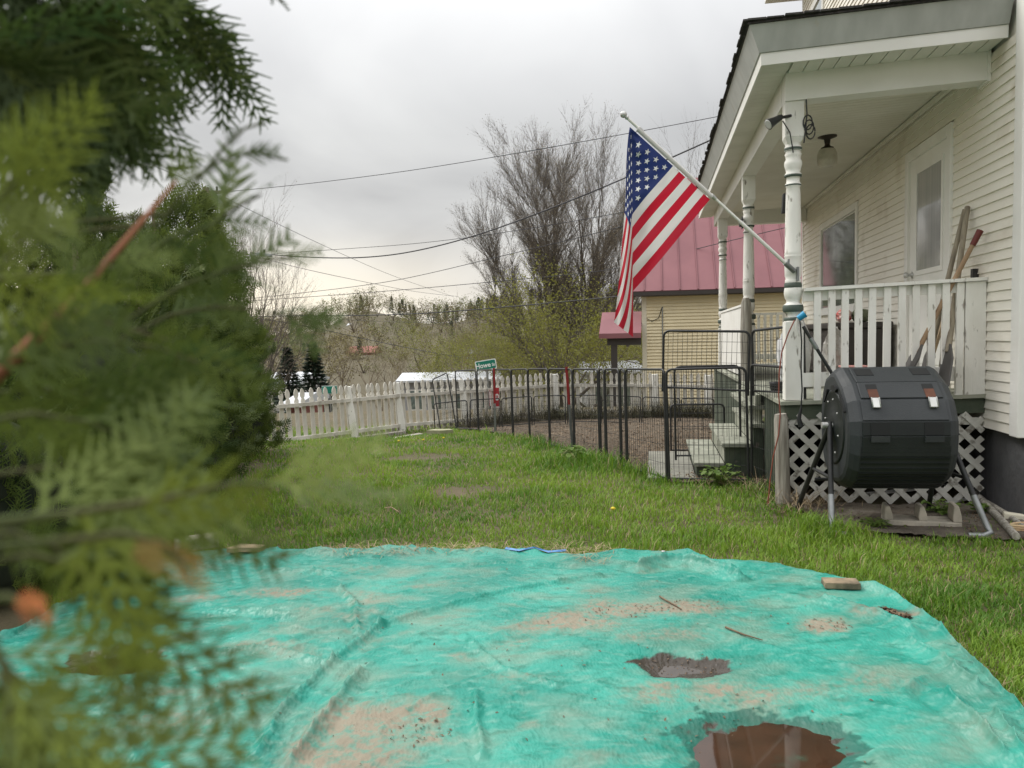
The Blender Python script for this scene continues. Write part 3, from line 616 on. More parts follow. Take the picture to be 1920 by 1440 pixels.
# ---- railing at the far end and the boarded side panel
rf = part(MB().box((1.07, 12.06, 1.50), (2.237, 12.14, 1.535)), 'railing', m_peel)
part(MB().box((1.07, 12.08, 0.84), (2.237, 12.115, 0.92)), 'bottom_rail', m_peel, rf)
for k in range(13): part(MB().box((1.10 + k * 0.09, 12.055, 0.80), (1.14 + k * 0.09, 12.079, 1.498)), 'baluster', m_peel, rf)
pn = part(MB().box((0.99, 8.56, 0.80), (1.02, 11.36, 0.90)), 'side_panel', m_peel)
v = 8.56
while v < 11.36:
    part(MB().box((0.965, v, 0.77), (0.989, v + 0.135, 1.52 + rnd.uniform(-0.004, 0.004))), 'board', m_white, pn); v += 0.14
part(MB().box((0.955, 8.55, 1.525), (1.035, 11.37, 1.55)), 'top_rail', m_white, pn)
# ---- beams
zb0, zb1 = 2.90, 3.10
beam = part(MB().hexa([(0.935, 5.78, zb0 + pz(0.935)), (2.236, 5.78, zb0), (2.236, 5.93, zb0), (0.935, 5.93, zb0 + pz(0.935)), (0.935, 5.78, zb1 + pz(0.935)), (2.236, 5.78, zb1), (2.236, 5.93, zb1), (0.935, 5.93, zb1 + pz(0.935))]), 'porch_beam', m_white)
part(MB().box((2.225, 5.765, zb0 - 0.015), (2.243, 5.945, zb1)), 'end_trim', m_white, beam)
part(MB().box((0.932, 5.931, zb0 + pz(0.935) + 0.002), (1.068, 12.0, zb1 + pz(0.935))), 'porch_beam', m_white)
part(MB().box((0.934, 12.0, zb0 + pz(0.935) - 0.004), (2.236, 12.14, zb1 + pz(0.935))), 'porch_beam', m_white)
# ---- ceiling boards
v = 5.931; ceil = None
while v < 12.0:
    mb = MB(); a, b_ = v, v + 0.074
    zc0, zc1 = 3.062 + pz(1.07), 3.075
    mb.hexa([(1.069, a, zc0), (2.236, a, zc1), (2.236, b_, zc1), (1.069, b_, zc0), (1.069, a, zc0 + .02), (2.236, a, zc1 + .02), (2.236, b_, zc1 + .02), (1.069, b_, zc0 + .02)])
    o = part(mb, 'ceiling_board', m_ceil, ceil, kind=None)
    if ceil is None: ceil = o; o.name = 'porch_ceiling'; OFF[o.name] = OFF[house.name]
    v += 0.080
part(MB().hexa([(1.069, 5.931, 3.085 + pz(1.07)), (2.236, 5.931, 3.098), (2.236, 12.0, 3.098), (1.069, 12.0, 3.085 + pz(1.07)), (1.069, 5.931, 3.095 + pz(1.07)), (2.236, 5.931, 3.11), (2.236, 12.0, 3.11), (1.069, 12.0, 3.095 + pz(1.07))]), 'ceiling_backing', m_dark, ceil)
part(MB().box((2.205, 5.95, 3.03), (2.237, 11.99, 3.0615)), 'cove_trim', m_ceil, ceil)
# ---- soffit, fascia and roof of the porch
UE, VS = 0.735, 5.50; zs = 3.085
proof = part(MB().hexa([(UE + 0.02, VS + 0.02, zs + pz(UE) + 0.02), (2.236, VS + 0.02, zs + 0.02), (2.236, 12.5, zs + 0.02), (UE + 0.02, 12.5, zs + pz(UE) + 0.02), (UE + 0.02, VS + 0.02, zs + pz(UE) + 0.03), (2.236, VS + 0.02, zs + 0.03), (2.236, 12.5, zs + 0.03), (UE + 0.02, 12.5, zs + pz(UE) + 0.03)]), 'porch_roof', m_soffit)
u = UE + 0.016
while u < 2.23:
    a, b_ = u, min(u + 0.096, 2.236); vend = 5.779
    va = VS + 0.018
    mb = MB(); mb.hexa([(a, va, zs + pz(a)), (b_ - .004, va, zs + pz(b_)), (b_ - .004, vend, zs + pz(b_)), (a, vend, zs + pz(a)), (a, va, zs + pz(a) + .014), (b_ - .004, va, zs + pz(b_) + .014), (b_ - .004, vend, zs + pz(b_) + .014), (a, vend, zs + pz(a) + .014)])
    if u > 0.92: part(mb, 'soffit_panel', m_soffit, proof)
    u += 0.10
v = VS + 0.018
while v < 12.45:
    mb = MB(); a, b_ = v, min(v + 0.096, 12.45)
    mb.hexa([(UE + .016, a, zs + pz(UE)), (0.933, a, zs + pz(.93)), (0.933, b_, zs + pz(.93)), (UE + .016, b_, zs + pz(UE)), (UE + .016, a, zs + pz(UE) + .014), (0.933, a, zs + pz(.93) + .014), (0.933, b_, zs + pz(.93) + .014), (UE + .016, b_, zs + pz(UE) + .014)])
    part(mb, 'soffit_panel', m_soffit, proof); v += 0.10
def fasc(name, z0, z1, o0, o1, m):                         # mitred board round the near side and the eave: offsets outward at bottom and top
    e = pz(UE)
    n = [(UE - o0, VS - o0, zs + z0 + e), (2.236, VS - o0, zs + z0), (2.236, VS - o1, zs + z1), (UE - o1, VS - o1, zs + z1 + e)]
    k = 0.016
    mb = MB(); mb.hexa([n[0], n[1], (2.236, VS - o0 + k, zs + z0), (UE - o0 + k, VS - o0 + k, zs + z0 + e), n[3], n[2], (2.236, VS - o1 + k, zs + z1), (UE - o1 + k, VS - o1 + k, zs + z1 + e)])
    part(mb, name, m, proof)
    mb = MB(); mb.hexa([(UE - o0, VS - o0 + 0.0005, zs + z0 + e), (UE - o0 + k, VS - o0 + k + .0005, zs + z0 + e), (UE - o0 + k, 12.48, zs + z0 + e), (UE - o0, 12.48, zs + z0 + e), (UE - o1, VS - o1 + .0005, zs + z1 + e), (UE - o1 + k, VS - o1 + k + .0005, zs + z1 + e), (UE - o1 + k, 12.48, zs + z1 + e), (UE - o1, 12.48, zs + z1 + e)])
    part(mb, name, m, proof)
fasc('trim_band', -0.012, 0.066, 0.0, 0.004, m_white)
fasc('fascia', 0.068, 0.228, 0.014, 0.085, m_fascia)
ze = zs + 0.23; e = pz(UE); k = 0.10
mb = MB(); a, b_ = UE - k, VS - k
mb.hexa([(a, b_, ze + e), (2.237, b_, ze), (2.237, 12.55, ze), (a, 12.55, ze + e), (a + .01, b_ + .01, ze + e + 0.02), (2.237, b_ + 0.01, ze + .02), (2.237, 12.55, ze + 0.02), (a + .01, 12.55, ze + e + 0.02)])
part(mb, 'drip_edge', m_shing, proof)
mb = MB(); mb.add([(a, b_, ze + e + 0.021), (2.237, b_, ze + 0.021), (2.237, 6.6, ze + 0.33), (2.237, 12.55, ze + 0.33), (a, 12.55, ze + e + 0.021)], [(0, 1, 2), (0, 2, 3, 4)], 0)
part(mb, 'shingle_slope', m_shing, proof)
# ragged shingle tabs along the two eaves
q = b_
while q < 12.5:
    wv = rnd.uniform(0.10, 0.16); dd = rnd.uniform(-0.012, 0.012)
    part(MB().box((a - 0.015 + dd, q, ze + e + 0.0205), (a + 0.2, q + wv - 0.006, ze + e + 0.030 + rnd.uniform(0, 0.006))), 'shingle', m_shing, proof); q += wv
q = a
while q < 2.1:
    wv = rnd.uniform(0.10, 0.16); dd = rnd.uniform(-0.012, 0.012); zq = ze + pz(q) + 0.0215
    part(MB().box((q, b_ - 0.015 + dd, zq), (min(q + wv - 0.006, 2.235), b_ + 0.1, zq + 0.009 + rnd.uniform(0, 0.006))), 'shingle', m_shing, proof); q += wv
# weathered stub posts by the steps
mb = MB(); rr = [0.062, 0.058, 0.06, 0.056, 0.05, 0.03]
mb.tube([(0.955, 8.30, 0.70), (0.958, 8.30, 0.95), (0.953, 8.29, 1.2), (0.957, 8.29, 1.42), (0.955, 8.285, 1.55), (0.95, 8.28, 1.60)], rr, 9)
solo(mb, 'newel_post', m_bare, (0.955, 8.30, 0.70), 'tall split gray log newel at the top of the porch steps', 'post', 'h')
mb = MB(); mb.tube([(0.915, 5.735, -0.1), (0.91, 5.735, 0.2), (0.905, 5.735, 0.45), (0.90, 5.735, 0.62), (0.895, 5.735, 0.66)], [0.055, 0.052, 0.05, 0.05, 0.04], 9)
solo(mb, 'support_post', m_bare, (0.915, 5.735, 0), 'short weathered gray post under the porch corner beside the lattice', 'post', 'h')

p = W(0.18, 7.4, 0); solo(MB().box((-0.05, 6.75, -0.05), (0.36, 8.3, G(p[0], p[1]) + 0.05)), 'concrete_slab', mat('gray_slab', (0.27, 0.265, 0.22), (0.20, 0.195, 0.165), scale=6, rough=.95, bump=.3), (0.18, 7.4, 0), 'gray concrete slab at the foot of the porch steps', 'slab', 'h')
# ------------------------------------------------------------------ flag on its pole
TIP, BASEP = (1177, 222), (1484, 504)
def fY(px): return 5.10 + (px - 1177) / (1484 - 1177) * (5.52 - 5.10)
def fP(px, py, d=0.0): return atY(px, py, fY(px) + d)
p_tip, p_base = fP(*TIP), fP(*BASEP)
flag = thing('flag', 'striped flag hanging from a white pole bracketed to the porch corner post', 'flag', tuple(p_base))
pole = part(MB().tube([p_base, p_base + (p_tip - p_base) * 0.33, p_base + (p_tip - p_base) * 0.335, p_tip], [0.0125, 0.0125, 0.0095, 0.0095], 12), 'flagpole', m_white, flag)
dpole = nrm(p_tip - p_base)
part(MB().lathe([(0.008, 0), (0.014, 0.004), (0.014, 0.012), (0.008, 0.016), (0.016, 0.022), (0.022, 0.034), (0.022, 0.044), (0.014, 0.056), (0.004, 0.06)], p_tip, 14, axis=dpole), 'finial', m_steel, pole)
for f_ in (0.50, 0.93): part(MB().tube([p_base + (p_tip - p_base) * (f_ - 0.012), p_base + (p_tip - p_base) * (f_ + 0.012)], 0.0145, 12), 'ring', m_steel, pole)
br = MB(); br.tube([p_base - dpole * 0.03, p_base + dpole * 0.07], 0.018, 12); br.beam(p_base - dpole * 0.03 + V((0.02, 0, 0.03)), p_base - dpole * 0.03 + V((0.02, 0, -0.07)), 0.05, 0.012, up=(1, 0, 0)); br.beam(p_base + dpole * 0.03 + V((0, 0, 0.0)), p_base + dpole * 0.03 + V((0, 0, 0.05)), 0.012, 0.012, up=(1, 0, 0))
part(br, 'bracket', m_galv, flag)
m_fr = mat('flag_red', (0.52, 0.012, 0.035), rough=0.7, transl=0.35); m_fw = mat('flag_white', (0.74, 0.73, 0.70), rough=0.7, transl=0.35); m_fb = mat('flag_blue', (0.018, 0.035, 0.15), rough=0.7, transl=0.25); m_star = mat('star_white', (0.78, 0.78, 0.78), rough=0.7)
NS, NT = 13 * 6, 110
def flagpt(s, t):
    hx, hy = 1181 + (1331 - 1181) * s, 238 + (374 - 238) * s
    fx = 1184 + 3 * s; L = max(0.0, (hx - fx)) / 105 * 163.3; tf = L / 385.0
    fxp, fyp = hx - L * 105 / 163.3, hy + L * 125 / 163.3
    if hx < fx: fxp, fyp, tf = hx, hy, 0.0
    w = 0.5 + 0.5 * math.sin(s * 19 + t * 5)
    if t <= tf and tf > 0:
        k = t / tf; x, y = hx + (fxp - hx) * k, hy + (fyp - hy) * k
        edge = math.sin(math.pi * k)
        d = 0.022 * edge * math.sin(s * 14 + k * 5) + 0.010 * edge * math.sin(s * 31 - k * 4) + 0.006 * edge * math.sin(s * 60 + k * 9) + 0.025 * k * k * math.sin(6 * s + 1)
        y += 5 * edge * math.sin(s * 7 + 0.4) * k
    else:
        k = (t - tf) / (1 - tf); sb = 0.70 * k; w_ = 35 * k ** 0.8
        if s >= sb:
            f = (s - sb) / (1 - sb); x = fxp - w_ * (1 - f); d = -0.05 * math.sin(math.pi * f) * min(1, 3 * k) + 0.012 * math.sin(f * 14) * min(1, 2 * k)
        else:
            f = 0.0; x = fxp - w_ + min(26, (sb - s) * 42) * min(1, w_ / 20); d = 0.03 + (sb - s) * 0.35
        y = fyp + (604 + 28 * max(0, (s - .7) / .3) - fyp) * k
        d += 0.025 * math.sin(6 * s + 1) * (1 - k)
    return fP(x, y, d - 0.014)
FG = np.array([[flagpt(i / NS, j / NT) for j in range(NT + 1)] for i in range(NS + 1)])
faces = gridfaces(NT + 1, NS + 1)
ii = np.repeat(np.arange(NS), NT); jj = np.tile(np.arange(NT), NS)
stripe = (ii // 6) % 2
mi = np.where((ii < 42) & (jj < int(0.4 * NT)), 2, stripe)
cloth = npmesh('flag_cloth', FG.reshape(-1, 3) - p_base, faces, [m_fr, m_fw, m_fb], flag, smooth=True, midx=mi)
OFF[cloth.name] = tuple(p_base)
# sleeve along the hoist
part(MB().tube([p_tip + (p_base - p_tip) * 0.055 + V((-.004, -.012, -.012)), p_tip + (p_base - p_tip) * 0.49 + V((-.004, -.012, -.012))], 0.014, 8), 'sleeve', m_fw, cloth)
def surf(s, t): return V(flagpt(min(max(s, 0), 1), min(max(t, 0), 1)))
for row in range(9):
    for k in range(6 if row % 2 == 0 else 5):
        s = (row + 1) / 10 * (7 / 13); t_ = (2 * k + (1 if row % 2 == 0 else 2)) / 12 * 0.4
        c = surf(s, t_); es = surf(s + 0.004, t_) - surf(s - 0.004, t_); et = surf(s, t_ + 0.004) - surf(s, t_ - 0.004)
        es = es / (0.008 * 0.86); et = et / (0.008 * 1.4); n = nrm(np.cross(es, et))
        if n[1] > 0: n = -n
        vs = []
        for sd_ in (1, -1):
            for q in range(10):
                R_ = 0.0235 if q % 2 == 0 else 0.0098; a_ = q * math.pi / 5
                vs.append(c + n * 0.0035 * sd_ + nrm(et) * 0 + (-es * math.cos(a_) + et * math.sin(a_)) * R_)
        mb = MB(); mb.add(vs, [tuple(range(10))[::-1], tuple(range(10, 20))], 0); part(mb, 'star', m_star, cloth)

# ------------------------------------------------------------------ lights on the porch
def hthing(name, label, cat, loc, group=None): return thing(name, label, cat, loc, 'h', group)
spot = hthing('floodlight', 'black clamp floodlight sticking out left from the porch corner post head', 'floodlight', (0.936, 5.82, 2.74))
P0 = atv(1483, 217, 5.80); P1 = atv(1462, 221, 5.76); P2 = atv(1436, 236, 5.72)
part(MB().tube([(P0[0], 5.80, P0[1]), (P1[0], 5.76, P1[1])], 0.011, 8), 'arm', m_black, spot)
ax_s = nrm(V((P2[0] - P1[0], -0.04, P2[1] - P1[1])))
part(MB().lathe([(0.016, -0.02), (0.022, 0.0), (0.026, 0.04), (0.036, 0.09), (0.040, 0.10)], (P1[0], 5.76, P1[1]), 14, axis=ax_s), 'shade', m_black, spot)
part(MB().lathe([(0.0, 0.1005), (0.036, 0.101), (0.030, 0.103)], (P1[0], 5.76, P1[1]), 14, axis=ax_s), 'lens', mat('lamp_lens', (0.5, 0.5, 0.48), rough=0.2), spot)
part(MB().tube([(P1[0] + .02, 5.765, P1[1] - .02), (P1[0] + .07, 5.775, P1[1] - .10), (P1[0] + .09, 5.79, P1[1] - .20), (0.99, 5.80, 2.50)], 0.004, 6), 'cable', m_black, spot)
coil = MB()
for k in range(3):
    pts = [(1.085 + 0.03 * math.cos(a) + 0.012 * k, 5.79 + 0.012 * k, 2.70 + 0.05 * math.sin(a) - 0.03 * k) for a in np.linspace(0, 6.2, 14)]
    coil.tube(pts, 0.005, 6)
coil.tube([(1.075, 5.79, 2.86), (1.08, 5.79, 2.76), (1.07, 5.79, 2.64), (1.06, 5.79, 2.56)], 0.005, 6)
solo(coil, 'cable_coil', m_black, (1.075, 5.79, 2.6), 'coil of black cable hung on the right side of the corner post head', 'cable', 'h')
cl = hthing('ceiling_light', 'bronze porch ceiling light with a frosted glass bell', 'lamp', (1.62, 7.72, 3.0))
part(MB().lathe([(0.085, 3.055), (0.085, 3.04), (0.03, 3.02), (0.022, 2.97), (0.03, 2.955), (0.055, 2.945), (0.06, 2.93)][::-1], (1.62, 7.72, 0), 18), 'canopy', mat('dark_bronze', (0.03, 0.022, 0.018), rough=0.5), cl)
part(MB().lathe([(0.055, 2.77), (0.085, 2.79), (0.09, 2.83), (0.088, 2.88), (0.07, 2.928)], (1.62, 7.72, 0), 18), 'glass_bell', mat('frosted_glass', (0.58, 0.55, 0.47), (0.48, 0.45, 0.38), scale=20, rough=0.35), cl)
fl2 = hthing('floodlight', 'black rectangular floodlight on a bracket behind the corner post', 'floodlight', (1.18, 7.3, 2.3))
a_ = atv(1475, 382, 7.2)
mb = MB(); mb.hexa([(a_[0] - .045, 7.17, a_[1] - .085), (a_[0] + .04, 7.13, a_[1] - .085), (a_[0] + .04, 7.2, a_[1] - .085), (a_[0] - .045, 7.22, a_[1] - .085), (a_[0] - .035, 7.15, a_[1] + .085), (a_[0] + .05, 7.11, a_[1] + .085), (a_[0] + .05, 7.2, a_[1] + .085), (a_[0] - .035, 7.22, a_[1] + .085)])
part(mb, 'housing', m_black, fl2, 0.006)
part(MB().tube([(a_[0] + .03, 7.2, a_[1] - .04), (a_[0] + .12, 7.3, a_[1] - .05), (a_[0] + .12, 7.5, a_[1] + .2), (a_[0] + .12, 7.6, 3.02)], 0.01, 8), 'bracket', m_black, fl2)
fl3 = solo(MB().box((0.925, 8.36, 2.32), (0.935, 8.44, 2.44)).box((0.90, 8.38, 2.34), (0.924, 8.42, 2.41)), 'motion_sensor', m_black, (0.93, 8.4, 2.32), 'small black motion sensor on the head of the second porch post', 'sensor', 'h')

# ------------------------------------------------------------------ things on the porch
def tool(name, label, p0, p1, r, m, extra=None):
    t_ = hthing(name, label, 'garden tool', p0)
    p0 = V(p0); p1 = V(p1)
    part(MB().tube([p0, p0 + (p1 - p0) * .5 + V((0, .004, .003)), p1], [r * 1.05, r, r * 0.95], 10), 'handle', m, t_)
    if extra: extra(t_, p0, p1)
    return t_
m_ash = mat('gray_ash_handle', (0.30, 0.26, 0.19), (0.20, 0.17, 0.125), scale=8, rough=0.8, stretch=(4, 4, 0.4))
def blade(t_, p0, p1):
    c = p0; mb = MB(); mb.prism([(-.09, -.24), (.09, -.24), (.10, -.04), (.03, .06), (-.03, .06), (-.10, -.04)], c, (0, 1, 0), nrm(p1 - p0), nrm(np.cross((0, 1, 0), p1 - p0)), -0.006, 0.006)
    part(mb, 'blade', mat('dull_steel', (0.10, 0.095, 0.09), rough=0.6, metal=0.4), t_)
def grip(t_, p0, p1): part(MB().tube([p1 + (p0 - p1) * 0.12, p1], [0.019, 0.022], 10), 'grip', mat('red_brown_grip', (0.13, 0.028, 0.022), rough=0.6), t_)
a0 = atu(1779, 540, 2.20); a1 = atu(1808, 392, 2.215)
def tl(px0, py0, px1, py1, u0, u1):
    v0, z0 = atu(px0, py0, u0); v1, z1 = atu(px1, py1, u1); k = (z0 - 1.08) / (z1 - z0)
    return (u0 - (u1 - u0) * k, v0 - (v1 - v0) * k, 1.08), (u1, v1, z1)
q0, q1 = tl(1781, 510, 1809, 393, 2.10, 2.20); tool('shovel', 'gray handled shovel leaning at the wall, leftmost of the three tools by the door', q0, q1, 0.017, m_ash, blade)
q0, q1 = tl(1799, 500, 1814, 388, 2.12, 2.215); tool('rake', 'thick gray handled tool leaning between the shovel and the red grip tool', q0, q1, 0.019, m_ash, blade)
q0, q1 = tl(1795, 515, 1838, 432, 2.06, 2.20); tool('spade', 'garden spade with tan handle and dark red grip leaning right of the door', q0, q1, 0.016, mat('tan_handle', (0.36, 0.25, 0.15), (0.26, 0.17, 0.10), scale=9, rough=0.75), lambda t_, a, b: (blade(t_, a, b), grip(t_, a, b)))
a_ = atv(1833, 516, 5.95); solo(MB().box((a_[0] - .035, 5.93, 0.80), (a_[0] + .02, 5.96, 1.56)).box((a_[0] - .04, 5.925, 1.561), (a_[0] + .03, 5.965, a_[1] + 0.045)), 'broom', m_black, (a_[0], 5.95, 0.80), 'black capped stub handle just above the porch rail near the wall corner', 'garden tool', 'h')
# loose boards stacked at the near end of the wall
for i, (px0, px1, mm, lb) in enumerate(((1723, 1768, m_wood, 'tan board leaning low across the porch door behind the balusters'), (1757, 1775, m_bare, 'gray board leaning beside the tan board behind the balusters'))):
    p0 = atv(px0, 682, 6.3); p1 = atv(px1, 585, 6.36)
    solo(MB().beam((p0[0], 6.25, 0.80), (p1[0], 6.32, p1[1]), 0.02, 0.09 - 0.02 * i, up=(0, 1, 0)), 'board', mm, (p0[0], 6.25, 0.8), lb, 'board', 'h')
# storage bench
m_bench = mat('dark_brown_resin', (0.045, 0.038, 0.034), (0.06, 0.052, 0.045), scale=5, rough=0.6)
b0 = hthing('storage_bench', 'dark brown storage bench against the porch wall behind the balusters', 'bench', (1.95, 8.6, ZF))
part(MB().box((1.72, 7.75, ZF + 0.02), (2.2, 10.3, 1.26)), 'chest', m_bench, b0, 0.01)
part(MB().box((1.69, 7.72, 1.263), (2.21, 10.33, 1.32)), 'lid', m_bench, b0, 0.012)
for k in range(8): part(MB().box((1.708, 7.80 + k * 0.3, ZF + 0.1), (1.7195, 7.80 + k * 0.3 + 0.26, 1.18)), 'front_panel', m_bench, b0)
for yy in (7.744,): part(MB().box((1.75, yy - .004, ZF + .1), (1.95, yy + .003, 1.12)), 'end_panel', m_bench, b0)
def blob(name, mats, c, rx, ry, rz, label, cat, seed, frame='h', amp=0.35, nu=22, nv=16, sq=1.0, freq=3.0):
    vs = []; 
    for i in range(nv + 1):
        th = math.pi * i / nv
        for j in range(nu):
            ph = 2 * math.pi * j / nu; d = (math.sin(th) * math.cos(ph), math.sin(th) * math.sin(ph), math.cos(th))
            k = 1 + amp * (float(fbm(np.array([d[0] * freq + 7 + d[2] * 1.3]), np.array([d[1] * freq + 3 + d[2] * freq]), seed, 3)[0]) - 0.5) * 2
            vs.append((c[0] + rx * d[0] * k, c[1] + ry * d[1] * k, c[2] + rz * max(d[2], -0.75) * k))
    fs = [(i * nu + j, (i + 1) * nu + j, (i + 1) * nu + (j + 1) % nu, i * nu + (j + 1) % nu) for i in range(nv) for j in range(nu)]
    return solo(MB().add(vs, fs, 0, False), name, mats, c, label, cat, frame)
m_bag = mat('gray_plastic_bag', (0.30, 0.28, 0.25), (0.46, 0.45, 0.42), scale=14, rough=0.3, bump=0.5)
blob('plastic_bag', m_bag, (1.66, 7.56, ZF + 0.23), 0.10, 0.10, 0.25, 'crumpled gray plastic bag slumped on the porch in front of the bench', 'bag', 3)
blob('snack_bag', mat('red_white_wrap', (0.55, 0.05, 0.04), (0.7, 0.65, 0.6), scale=14, rough=0.4), (1.80, 7.83, 1.38), 0.07, 0.10, 0.07, 'red and white crinkled bag lying on the storage bench lid', 'bag', 5)
blob('cloth_bundle', mat('olive_cloth', (0.10, 0.12, 0.07), (0.15, 0.16, 0.10), scale=20, rough=0.9), (1.95, 7.80, 1.375), 0.10, 0.09, 0.065, 'small olive cloth bundle beside the red bag on the storage bench', 'cloth', 8)
# gray tote with pink lid under the bag
tb = hthing('plastic_tote', 'gray plastic tote with a pink lid on the porch floor beside the crumpled bag', 'tote', (1.77, 7.3, ZF))
part(MB().hexa([(1.68, 7.2, ZF + .004), (1.86, 7.2, ZF + .004), (1.86, 7.42, ZF + .004), (1.68, 7.42, ZF + .004), (1.67, 7.19, ZF + .12), (1.87, 7.19, ZF + .12), (1.87, 7.43, ZF + .12), (1.67, 7.43, ZF + .12)]), 'tub', mat('gray_tote', (0.20, 0.19, 0.2), rough=0.5), tb)
part(MB().box((1.66, 7.18, ZF + .121), (1.88, 7.44, ZF + .14)), 'lid', mat('pink_lid', (0.52, 0.25, 0.23), rough=0.5), tb, 0.006)
# draped white fabric and dark bowl inside the far upper panel
blob('covered_chair', mat('white_gray_cover', (0.50, 0.50, 0.50), (0.62, 0.62, 0.62), scale=6, rough=0.8, bump=0.3), (1.22, 7.05, 1.02), 0.13, 0.2, 0.34, 'white and gray cover draped over a chair at the top of the porch steps', 'chair cover', 21, amp=0.3)
solo(MB().lathe([(0.045, 0), (0.055, 0.05), (0.058, 0.08), (0.05, 0.082), (0.045, 0.03)], (1.02, 6.75, ZF + pz(1)), 14), 'bowl', m_black, (1.02, 6.75, ZF + pz(1)), 'black pet bowl on the porch edge at the top of the steps', 'bowl', 'h')
# leaning black pole with gray collar behind the tumbler
pA = W(1.06, 5.60, 1.34); pA = np.array([*atv(1506, 612, 5.58)]); p_a = W(pA[0], 5.58, pA[1]); pB = np.array([*atv(1567, 712, 5.60)]); p_b = W(pB[0], 5.60, pB[1])
lp = thing('leaning_pole', 'black pole with a gray collar slanting from the post down behind the tumbler', 'pole', tuple(p_b))
ext = p_b + (p_b - p_a) * 1.35; ext = p_b + (p_b - p_a) * 0.45
part(MB().tube([p_a, ext], 0.0115, 10), 'shaft', m_black, lp); part(MB().tube([p_a + (p_b - p_a) * .22, p_a + (p_b - p_a) * .42], 0.0155, 10), 'collar', m_galv, lp)
# blue hose nozzle tied on the post
nz_ = hthing('hose_nozzle', 'bright blue hose nozzle tied to the base of the porch corner post', 'nozzle', (0.98, 5.75, 1.35))
nb = atv(1502, 592, 5.74); part(MB().tube([(nb[0] - .02, 5.735, nb[1] - .02), (nb[0] + .025, 5.725, nb[1] + .014)], [0.021, 0.026], 12), 'barrel', mat('bright_blue', (0.02, 0.26, 0.46), rough=0.4), nz_)
part(MB().tube([(nb[0] - .02, 5.735, nb[1] - .02), (nb[0] - .03, 5.735, nb[1] - .08), (nb[0] - .01, 5.735, nb[1] - .14)], [0.014, 0.011, 0.013], 8), 'tie', m_peel2, nz_)
# orange-brown cord hanging from the post to the ground
m_cord = mat('rusty_orange_cord', (0.27, 0.075, 0.045), (0.2, 0.06, 0.04), scale=20, rough=0.7)
cps = [(1490, 600), (1478, 625), (1466, 660), (1461, 700), (1460, 740), (1463, 775), (1460, 815), (1450, 855), (1444, 900), (1440, 945)]
mb = MB(); mb.tube([W(*(lambda q: (q[0], 5.62, q[1]))(atv(x, y, 5.62))) for x, y in cps], 0.0045, 6); solo(mb, 'hanging_cord', m_cord, W(0.9, 5.62, 0), 'rusty orange cord hanging from the corner post down past the gray stub post', 'cord')
cps = [(1500, 602), (1503, 640), (1502, 690), (1504, 730), (1502, 765)]
mb = MB(); mb.tube([W(*(lambda q: (q[0], 5.64, q[1]))(atv(x, y, 5.64))) for x, y in cps], 0.005, 6)
mb.tube([W(*(lambda q: (q[0], 5.66, q[1]))(atv(x, y, 5.66))) for x, y in [(1502, 765), (1498, 785), (1502, 800)]], [0.008, 0.016, 0.02], 8)
solo(mb, 'power_cable', m_black, W(1.0, 5.64, 0.6), 'black cable with a plug hanging in front of the lattice corner', 'cable')

# ------------------------------------------------------------------ compost tumbler
tum = hthing('compost_tumbler', 'charcoal plastic compost tumbler drum on a tube stand in front of the lattice', 'composter', (1.46, 5.2, 0))
VT = 5.18; prof = [(0.24, 0.955), (0.10, 1.005), (0.0, 1.01), (-0.175, 0.92), (-0.275, 0.825), (-0.338, 0.705), (-0.345, 0.62), (-0.335, 0.50), (-0.30, 0.40), (-0.235, 0.325), (-0.15, 0.275), (0.0, 0.25), (0.15, 0.275), (0.25, 0.34), (0.32, 0.45), (0.345, 0.60), (0.335, 0.76), (0.30, 0.87)]
ROT = -0.05
def tp(a, q, z):                                           # along axis, depth, height -> house coords (slightly turned)
    a = a * 0.84; cu = 1.44; return (cu + a * math.cos(ROT) + q * math.sin(ROT), VT - a * math.sin(ROT) + q * math.cos(ROT), z)
PC = (0.0, 0.635)
def ring(a, s, dq=0.0): return [tp(a, PC[0] + (q - PC[0]) * s, PC[1] + (z - PC[1]) * s) for q, z in prof]
rings = [(-0.368, 0.55), (-0.372, 0.84), (-0.362, 0.90), (-0.335, 0.96), (-0.305, 1.0), (0.305, 1.0), (0.335, 0.96), (0.362, 0.90), (0.372, 0.84), (0.368, 0.55)]
mb = MB(); vs = []; n = len(prof)
for a, s in rings: vs += ring(a, s)
fs = [(i * n + j, (i + 1) * n + j, (i + 1) * n + (j + 1) % n, i * n + (j + 1) % n) for i in range(len(rings) - 1) for j in range(n)]
mb.add(vs, fs, 0, False); mb.add(ring(*rings[0]), [tuple(range(n))], 0); mb.add(ring(*rings[-1]), [tuple(range(n))[::-1]], 0)
drum = part(mb, 'drum', m_plastic, tum, 0.006)
def facet(i, a0, a1, f0, f1, out, thick=0.012, inset=0.0):  # plate on profile facet i between axis a0..a1 and fractions f0..f1
    (q0, z0), (q1, z1) = prof[i], prof[i + 1]
    nq, nz2 = -(z0 - z1), -(q1 - q0); L = math.hypot(nq, nz2); nq, nz2 = nq / L, nz2 / L
    if nq * (q0 - 0) + nz2 * (z0 - PC[1]) < 0: nq, nz2 = -nq, -nz2
    A_ = (q0 + (q1 - q0) * f0, z0 + (z1 - z0) * f0); B_ = (q0 + (q1 - q0) * f1, z0 + (z1 - z0) * f1)
    def pt(P, d, a): return tp(a, P[0] + nq * d, P[1] + nz2 * d)
    return [pt(B_, out - thick, a0), pt(B_, out - thick, a1), pt(A_, out - thick, a1), pt(A_, out - thick, a0), pt(B_, out, a0), pt(B_, out, a1), pt(A_, out, a1), pt(A_, out, a0)]
